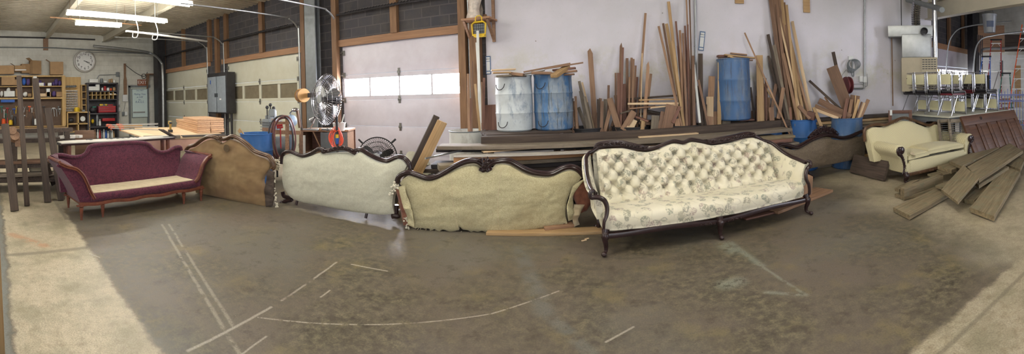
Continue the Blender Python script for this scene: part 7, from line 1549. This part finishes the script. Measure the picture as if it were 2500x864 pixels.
for row in range(2):
    for k in range(4):
        px_ = (.30, 1.30)[row]; py_ = 1.22-.345*k
        for inv in range(2):
            mt = 1 if (row == 1 and k == 2) or (row == 0 and k == 3 and inv == 0) else 0
            proto = (ca, cm)[mt]
            loc = Matrix.Translation(TA) @ Matrix.Rotation(rzt, 4, 'Z') @ Matrix.Translation((px_+(.0 if not inv else .03), py_, zt_))
            if inv: loc = loc @ Matrix.Translation((0, 0, .808)) @ Matrix.Rotation(PI, 4, 'Y')
            lab = '%s chrome chair, %s, %s from the back in the %s row' % ('maroon' if mt else 'black', 'upside down' if inv else 'upright', ORD[k], ('left', 'right')[row])
            if not used[mt]: o = proto; used[mt] = True; o.matrix_basis = loc; o['label'] = lab
            else: o = dup(proto, None, M=loc, label=lab)
            o['group'] = 'chrome chairs stacked on the table'
# dark partition board behind the right row
place_board('dark_board', 'black upright panel behind the right row of chairs', Vector((7.02, 6.42, .87)), Vector((7.02, 6.42, 1.62)), .62, .02, 'blackwood', up=(-.8, -.5, 0))
# leaning panelled door
A = PZ(2330, 356, .02); B = PZ(2463, 362, .02)
p0 = PD(2326, 356, 7.35); p1 = PD(2462, 360, 8.0); p0.z = p1.z = .0; q0 = PD(2322, 284, 7.15); q1 = PD(2446, 265, 7.75)
q0 = Vector((q0.x, q0.y, .9)); q1 = Vector((q1.x, q1.y, .95))
# set it leaning on the table's near edge
b0 = Vector((5.15, 4.66, .01)); b1 = Vector((6.95, 4.85, .01)); lean = Vector((-.02, .42, .87))
X_ = (b1-b0).normalized(); Y_ = (lean-X_*lean.dot(X_)).normalized(); Z_ = X_.cross(Y_); hD = .95; wD = (b1-b0).length
root = thing('panelled_door', 'brown six-panel wooden door laid on its side against the table', 'door', b0); root.matrix_basis = Matrix(((X_.x, Y_.x, Z_.x, b0.x), (X_.y, Y_.y, Z_.y, b0.y), (X_.z, Y_.z, Z_.z, b0.z), (0, 0, 0, 1)))
M['doorbrown'] = wood('aged_brown_door', srgb(110, 74, 52), srgb(70, 44, 34), .5, .6, .0)
m = MB(); m.box((wD/2, hD/2, -.012), (wD, hD, .02)); m.build('door_core', M['doorbrown'], root, local=True)
m = MB(); npn = 5
for yy, hh in ((.06, .12), (hD-.09, .18)): m.box((wD/2, yy, .008), (wD, hh, .022), bev=.003)
for i in range(npn+1): xx = .06+(wD-.12)*i/npn; m.box((xx, hD/2, .008), (.12 if i in (0, npn) else .09, hD-.2, .0219), bev=.003)
m.build('stiles_and_rails', M['doorbrown'], root, local=True)
for i in range(npn):
    xx = .06+(wD-.12)*(i+.5)/npn; m = MB(); m.box((xx, hD/2-.02, .004), ((wD-.12)/npn-.13, hD-.42, .018), bev=.006); m.build('panel', M['doorbrown'], root, local=True)
m = MB(); m.lathe([(.018, .022), (.03, .022), (.03, .027), (.018, .027)], 16, Matrix.Translation((.55, hD-.08, 0)), cap=False); m.build('lock_plate', M['black'], root, local=True)
# shutters, framed mirror
for i, (x_, y_) in enumerate(((4.86, 5.02), (4.74, 5.16))):
    root = thing('louvered_shutter', ('grey louvered shutter leaning at the table corner, in front', 'grey louvered shutter just behind the front one')[i], 'shutter', (x_, y_, 0), -.25); Rm = Matrix.Rotation(-.17, 4, 'X')
    m = MB(); 
    for xx in (.02, .28): m.box((xx, 0, .42), (.045, .03, .84), Rm)
    for zz in (.03, .43, .81): m.box((.15, 0, zz), (.26, .03, .06), Rm)
    m.build('frame', M['greywood'], root, local=True); m = MB()
    for q in range(20): m.box((.15, 0, .08+.036*q), (.24, .03, .006), Rm)
    m.build('louvers', M['greysteel'], root, local=True)
q = PD(2198, 290, 7.6); root = thing('framed_mirror', 'small dark red framed panel with a price tag, behind the settee', 'frame', (q.x, q.y, 0), -.65)
m = MB(); 
for xx in (-.19, .19): m.box((xx, 0, .6), (.06, .03, .74), bev=.005)
for zz in (.25, .94): m.box((0, 0, zz), (.32, .03, .06), bev=.005)
for xx in (-.17, .17): m.box((xx, .05, .15), (.04, .04, .3))
m.build('frame', M['redwood'], root, local=True); m = MB(); m.box((0, .01, .6), (.34, .01, .66)); m.build('panel', M['greysteel'], root, local=True)
m = MB(); m.box((-.17, -.022, .93), (.045, .003, .10)); m.build('price_tag', M['paper'], root, local=True)
for i, xx in enumerate((5.2, 5.5, 5.85)):
    m = MB(); m.box((xx, 6.2, .35), (.2, .3, .66), bev=.02); tag(m.build('stored_crate', M['darkwood' if i != 1 else 'brownwood']), '%s dark crate standing under the table, from the left' % ORD[i], 'crate')
# furnace with plenum, ducts and flue
fx, fy = 5.38, 6.52
root = thing('unit_heater', 'beige hanging heater with louvered front beside the far bay', 'heater', (fx, fy, 1.2), .0); hz0, hz1 = 1.30, 1.98
hm = plain('beige_enamel', srgb(178, 166, 142), .5, 0, .05)
M2 = Matrix.Translation((fx, fy, 0)) @ Matrix.Rotation(-.62, 4, 'Z')
m = MB(); m.box((0, 0, (hz0+hz1)/2), (.72, .5, hz1-hz0), M2, bev=.01); m.build('cabinet', hm, root)
m = MB(); m.box((.19, -.256, (hz0+hz1)/2), (.30, .012, hz1-hz0-.02), M2); m.build('grille_panel', M['cabwood'] if False else hm, root); m = MB()
for r in range(14):
    for c_ in range(5): m.box((.075+.058*c_, -.264, hz1-.05-r*.045-(0 if r < 5 else .04)), (.046, .006, .016), M2)
m.build('louver_slots', M['darksteel'], root)
m = MB(); m.box((-.22, -.255, hz0+.26), (.1, .006, .015), M2); m.box((-.02, -.255, hz0+.26), (.1, .006, .015), M2); m.build('label_plates', M['black'], root)
m = MB(); m.box((-.05, .02, hz1+.24), (.6, .42, .48), M2, bev=.03); m.build('plenum', M['steel'], root)
A = PD(2172, 74, 8.0); m = MB(); mz = 2.52; m.box((-.12, .0, mz), (1.0, .34, .22), M2, bev=.006); m.build('duct_box', M['steel'], root)
m = MB(); m.lathe([(.07, 0), (.075, .12), (.065, .12), (.06, 0)], 18, M2 @ Matrix.Translation((.1, -.17, mz-.02)) @ Matrix.Rotation(PI/2, 4, 'X'), cap=False); m.lathe([(.001, .0), (.062, .0), (.001, .002)], 18, M2 @ Matrix.Translation((.1, -.175, mz-.02)) @ Matrix.Rotation(PI/2, 4, 'X')); m.build('duct_collar', M['darksteel'], root)
m = MB(); pth = smoothcurve([M2 @ Vector((-.05, -.08, mz+.1)), M2 @ Vector((-.05, -.1, mz+.4)), M2 @ Vector((.0, -.12, mz+.75)), M2 @ Vector((.05, -.1, mz+1.3))], 14); m.tube(pth, [.085+.012*(i % 2) for i in range(len(pth))], 14); m.build('flex_duct', M['chrome'], root)
m = MB(); pv = PD(2284, 100, 7.7); m.tube([M2 @ Vector((.33, -.16, hz1-.02)), M2 @ Vector((.33, -.16, 3.3)), M2 @ Vector((.33, -.16, 4.1))], .055, 16); m.build('flue_pipe', M['chrome'], root)
m = MB(); 
for xx in (-.34, .34): m.tube([M2 @ Vector((xx, .1, hz1)), M2 @ Vector((xx, .1, 4.1))], .01, 6)
m.build('hanger_rods', M['darksteel'], root)
m = MB(); m.box((.40, -.1, hz1-.26), (.03, .02, .05), M2, bev=.004); m.build('warning_tag', M['yellow'], root)
pipe('gas_pipe', [Vector((4.98, 6.9, 1.0)), Vector((4.98, 6.9, 2.5))], .012, M['stud'], 'thin tan vertical pipe beside the heater on the wall corner', 'pipe', sm=False)
pipe('roof_pipe', [PD(2215, 0, 8.6), PD(2290, 20, 7.6), PD(2300, 24, 7.0)], .05, M['greysteel'], 'dull pipe crossing under the roof above the heater', 'pipe', sm=False)
# hanging bucket
q = PD(2416, 60, 8.2); root = thing('hanging_bucket', 'grey plastic pail hanging upside from the beam, with blue label', 'bucket', (q.x, q.y, q.z-.16)); root['label'] = 'grey plastic pail with blue label hanging below the cream beam'
m = MB(); m.lathe([(.001, 0), (.115, 0), (.14, .33), (.15, .33), (.15, .36), (.13, .36), (.11, .02), (.001, .02)], 24); m.build('pail', plain('grey_translucent_pail', srgb(112, 114, 120), .4), root, local=True)
m = MB(); 
for i in range(9): a0 = -2.9+.13*i; m.add([(.127*math.cos(a0), .127*math.sin(a0), .1), (.127*math.cos(a0+.13), .127*math.sin(a0+.13), .1), (.135*math.cos(a0+.13), .135*math.sin(a0+.13), .22), (.135*math.cos(a0), .135*math.sin(a0), .22)], [(0, 1, 2, 3)])
m.build('label', plain('dark_blue_label', srgb(54, 66, 92), .5), root, local=True)
m = MB(); m.tube(smoothcurve([(-.14, 0, .33), (-.1, 0, .45), (0, 0, .5), (.1, 0, .45), (.14, 0, .33)], 4), .005, 6); m.tube([(0, 0, .5), (0, 0, 1.2)], .004, 5); m.build('wire_handle', M['darksteel'], root, local=True)
# ladders
def stepladder(name, lab, pt, pb, wtop, wbot, D, col, n_, second=True, lean=.5, cap=True, tilt=0.):
    a = PD(pb[0], pb[1], D); a.z = 0; t = PD(pt[0], pt[1], D+lean*.3); V = Vector((a.x, a.y, 0)).normalized(); S_ = Vector((V.y, -V.x, 0))
    root = thing(name, lab, 'ladder', (a.x, a.y, 0))
    for s_ in (-1, 1): m = MB(); m.bar(a+S_*s_*wbot/2, t+S_*s_*wtop/2, .035, .07, up=V); m.build('rail', M[col], root)
    for i in range(n_):
        k = (i+.6)/n_; c_ = a.lerp(t, k); w_ = wbot+(wtop-wbot)*k; m = MB(); m.bar(c_-S_*w_/2, c_+S_*w_/2, .08, .03); 
        m.bar(c_-S_*w_*.48-ZZ*.12, c_-S_*w_*.2, .02, .015); m.bar(c_+S_*w_*.48-ZZ*.12, c_+S_*w_*.2, .02, .015); m.build('step', M['white'], root)
    if cap: m = MB(); m.bar(t-S_*(wtop/2+.04), t+S_*(wtop/2+.04), .14, .05, bev=.01); m.build('top_cap', M['black'], root)
    if second:
        for s_ in (-1, 1): m = MB(); m.bar(Vector((a.x, a.y, 0))+V*.35+S_*s_*wbot/2, t+V*.06+S_*s_*wtop/2, .03, .05, up=V); m.build('rear_rail', M[col], root)
    return root
stepladder('step_ladder', 'tallest dark red stepladder in the far bay', (2432, 97), (2424, 300), .34, .62, 14.6, 'red', 9)
stepladder('step_ladder', 'blue stepladder in front of the tall red one', (2408, 138), (2396, 300), .26, .6, 14.0, 'blue', 7)
stepladder('step_ladder', 'green stepladder behind the blue iron fence', (2456, 179), (2452, 300), .26, .58, 13.9, 'green', 6)
stepladder('step_ladder', 'orange ladder cut by the right edge of the photo', (2510, 60), (2478, 315), .4, .6, 13.6, 'orange', 10, second=False, cap=False)
# blue iron fence panel
A = PD(2418, 312, 12.6); B = PD(2512, 320, 12.4); A.z = B.z = 0; root = thing('iron_fence', 'lavender blue iron fence panel with scroll top in the far bay', 'fence', A)
M['fence'] = plain('lavender_fence_paint', srgb(120, 132, 186), .5)
m = MB(); 
for z_ in (.14, .86, 1.06): m.bar(A+ZZ*z_, B+ZZ*z_, .03, .03)
m.build('rail', M['fence'], root); Lf_ = (B-A).length; d_ = (B-A).normalized(); n_ = 13
for i in range(n_+1):
    p_ = A+d_*(Lf_*i/n_); m = MB(); m.tube([p_, p_+ZZ*(1.16 if i % 3 else 1.24)], .010 if i % n_ else .02, 6); m.build('picket', M['fence'], root)
m = MB()
for i in range(n_): p_ = A+d_*(Lf_*(i+.5)/n_)+ZZ*.96; m.tube([p_+d_*(.05*math.cos(a_))+ZZ*(.075*math.sin(a_)) for a_ in [2*PI*k/12 for k in range(12)]], .007, 5, closed=True)
m.build('scrollwork', M['fence'], root)
# far bay wall dressing: white panels below, ply above, dark shelf, rods
far = lambda x, y, D=15.9: PD(x, y, D)
def farpanel(name, lab, x0_, y0_, x1_, y1_, mat, D=15.6, cat='panel', t=.03):
    a = PD(x0_, y1_, D); b = PD(x1_, y0_, D); V = Vector((a.x+b.x, a.y+b.y, 0)).normalized(); S_ = Vector((V.y, -V.x, 0)); c_ = Vector(((a.x+b.x)/2, (a.y+b.y)/2, (a.z+b.z)/2)); w_ = abs((b-a).dot(S_)); h = abs(b.z-a.z)
    m = MB(); m.box((0, 0, 0), (w_, t, h), bev=.004); o = m.build(name, M[mat]); o.matrix_basis = Matrix(((S_.x, V.x, 0, c_.x), (S_.y, V.y, 0, c_.y), (0, 0, 1, c_.z), (0, 0, 0, 1))); return tag(o, lab, cat)
farpanel('wall_board', 'tan plywood sheet high on the far bay wall', 2388, 62, 2452, 128, 'tan', 15.7, 'board')
farpanel('wall_board', 'dark board beside the tan plywood sheet at the right edge', 2453, 84, 2520, 126, 'darkwood', 15.7, 'board')
farpanel('white_wallboard', 'white wall panel behind the ladders, upper', 2390, 134, 2520, 172, 'white', 15.6); farpanel('white_wallboard', 'white wall panel behind the ladders, middle', 2390, 175, 2520, 232, 'white', 15.6)
farpanel('plywood_strip', 'orange-tan plywood strip between green and orange ladders', 2478, 160, 2492, 262, 'pine', 15.0, 'board')
farpanel('grey_panel_box', 'grey electrical panel behind the tall red ladder', 2441, 148, 2449, 186, 'greysteel', 15.0, 'panel', .12)
for i, yy in enumerate((240, 262, 284)): farpanel('brown_carton', 'brown carton stored behind the iron fence, %s shelf down' % ORD[i], 2440, yy, 2476, yy+14, 'card', 15.2, 'box', .4)
pipe('steel_pipe', [PD(2395, 132, 15.3), PD(2402, 120, 15.3), PD(2450, 118, 15.2), PD(2520, 113, 15.0)], .05, M['steel'], 'thick bright pipe running above the white panels', 'pipe')
for i, x in enumerate((2386, 2390, 2394, 2398)): pipe('hanging_rod', [PD(x, 84+i, 15.2), PD(x, 200, 15.2)], .02, M['darksteel'], '%s dark vertical rod left of the ladders' % ORD[i], 'rod', sm=False)
m = MB(); m.box((0, 0, 2.1), (.4, .3, 4.2)); o = m.build('far_bay_column', M['darksteel']); q = PD(2378, 200, 16.4); o.location = (q.x, q.y, 0); struct(o, 'dark column at the far corner of the second bay')
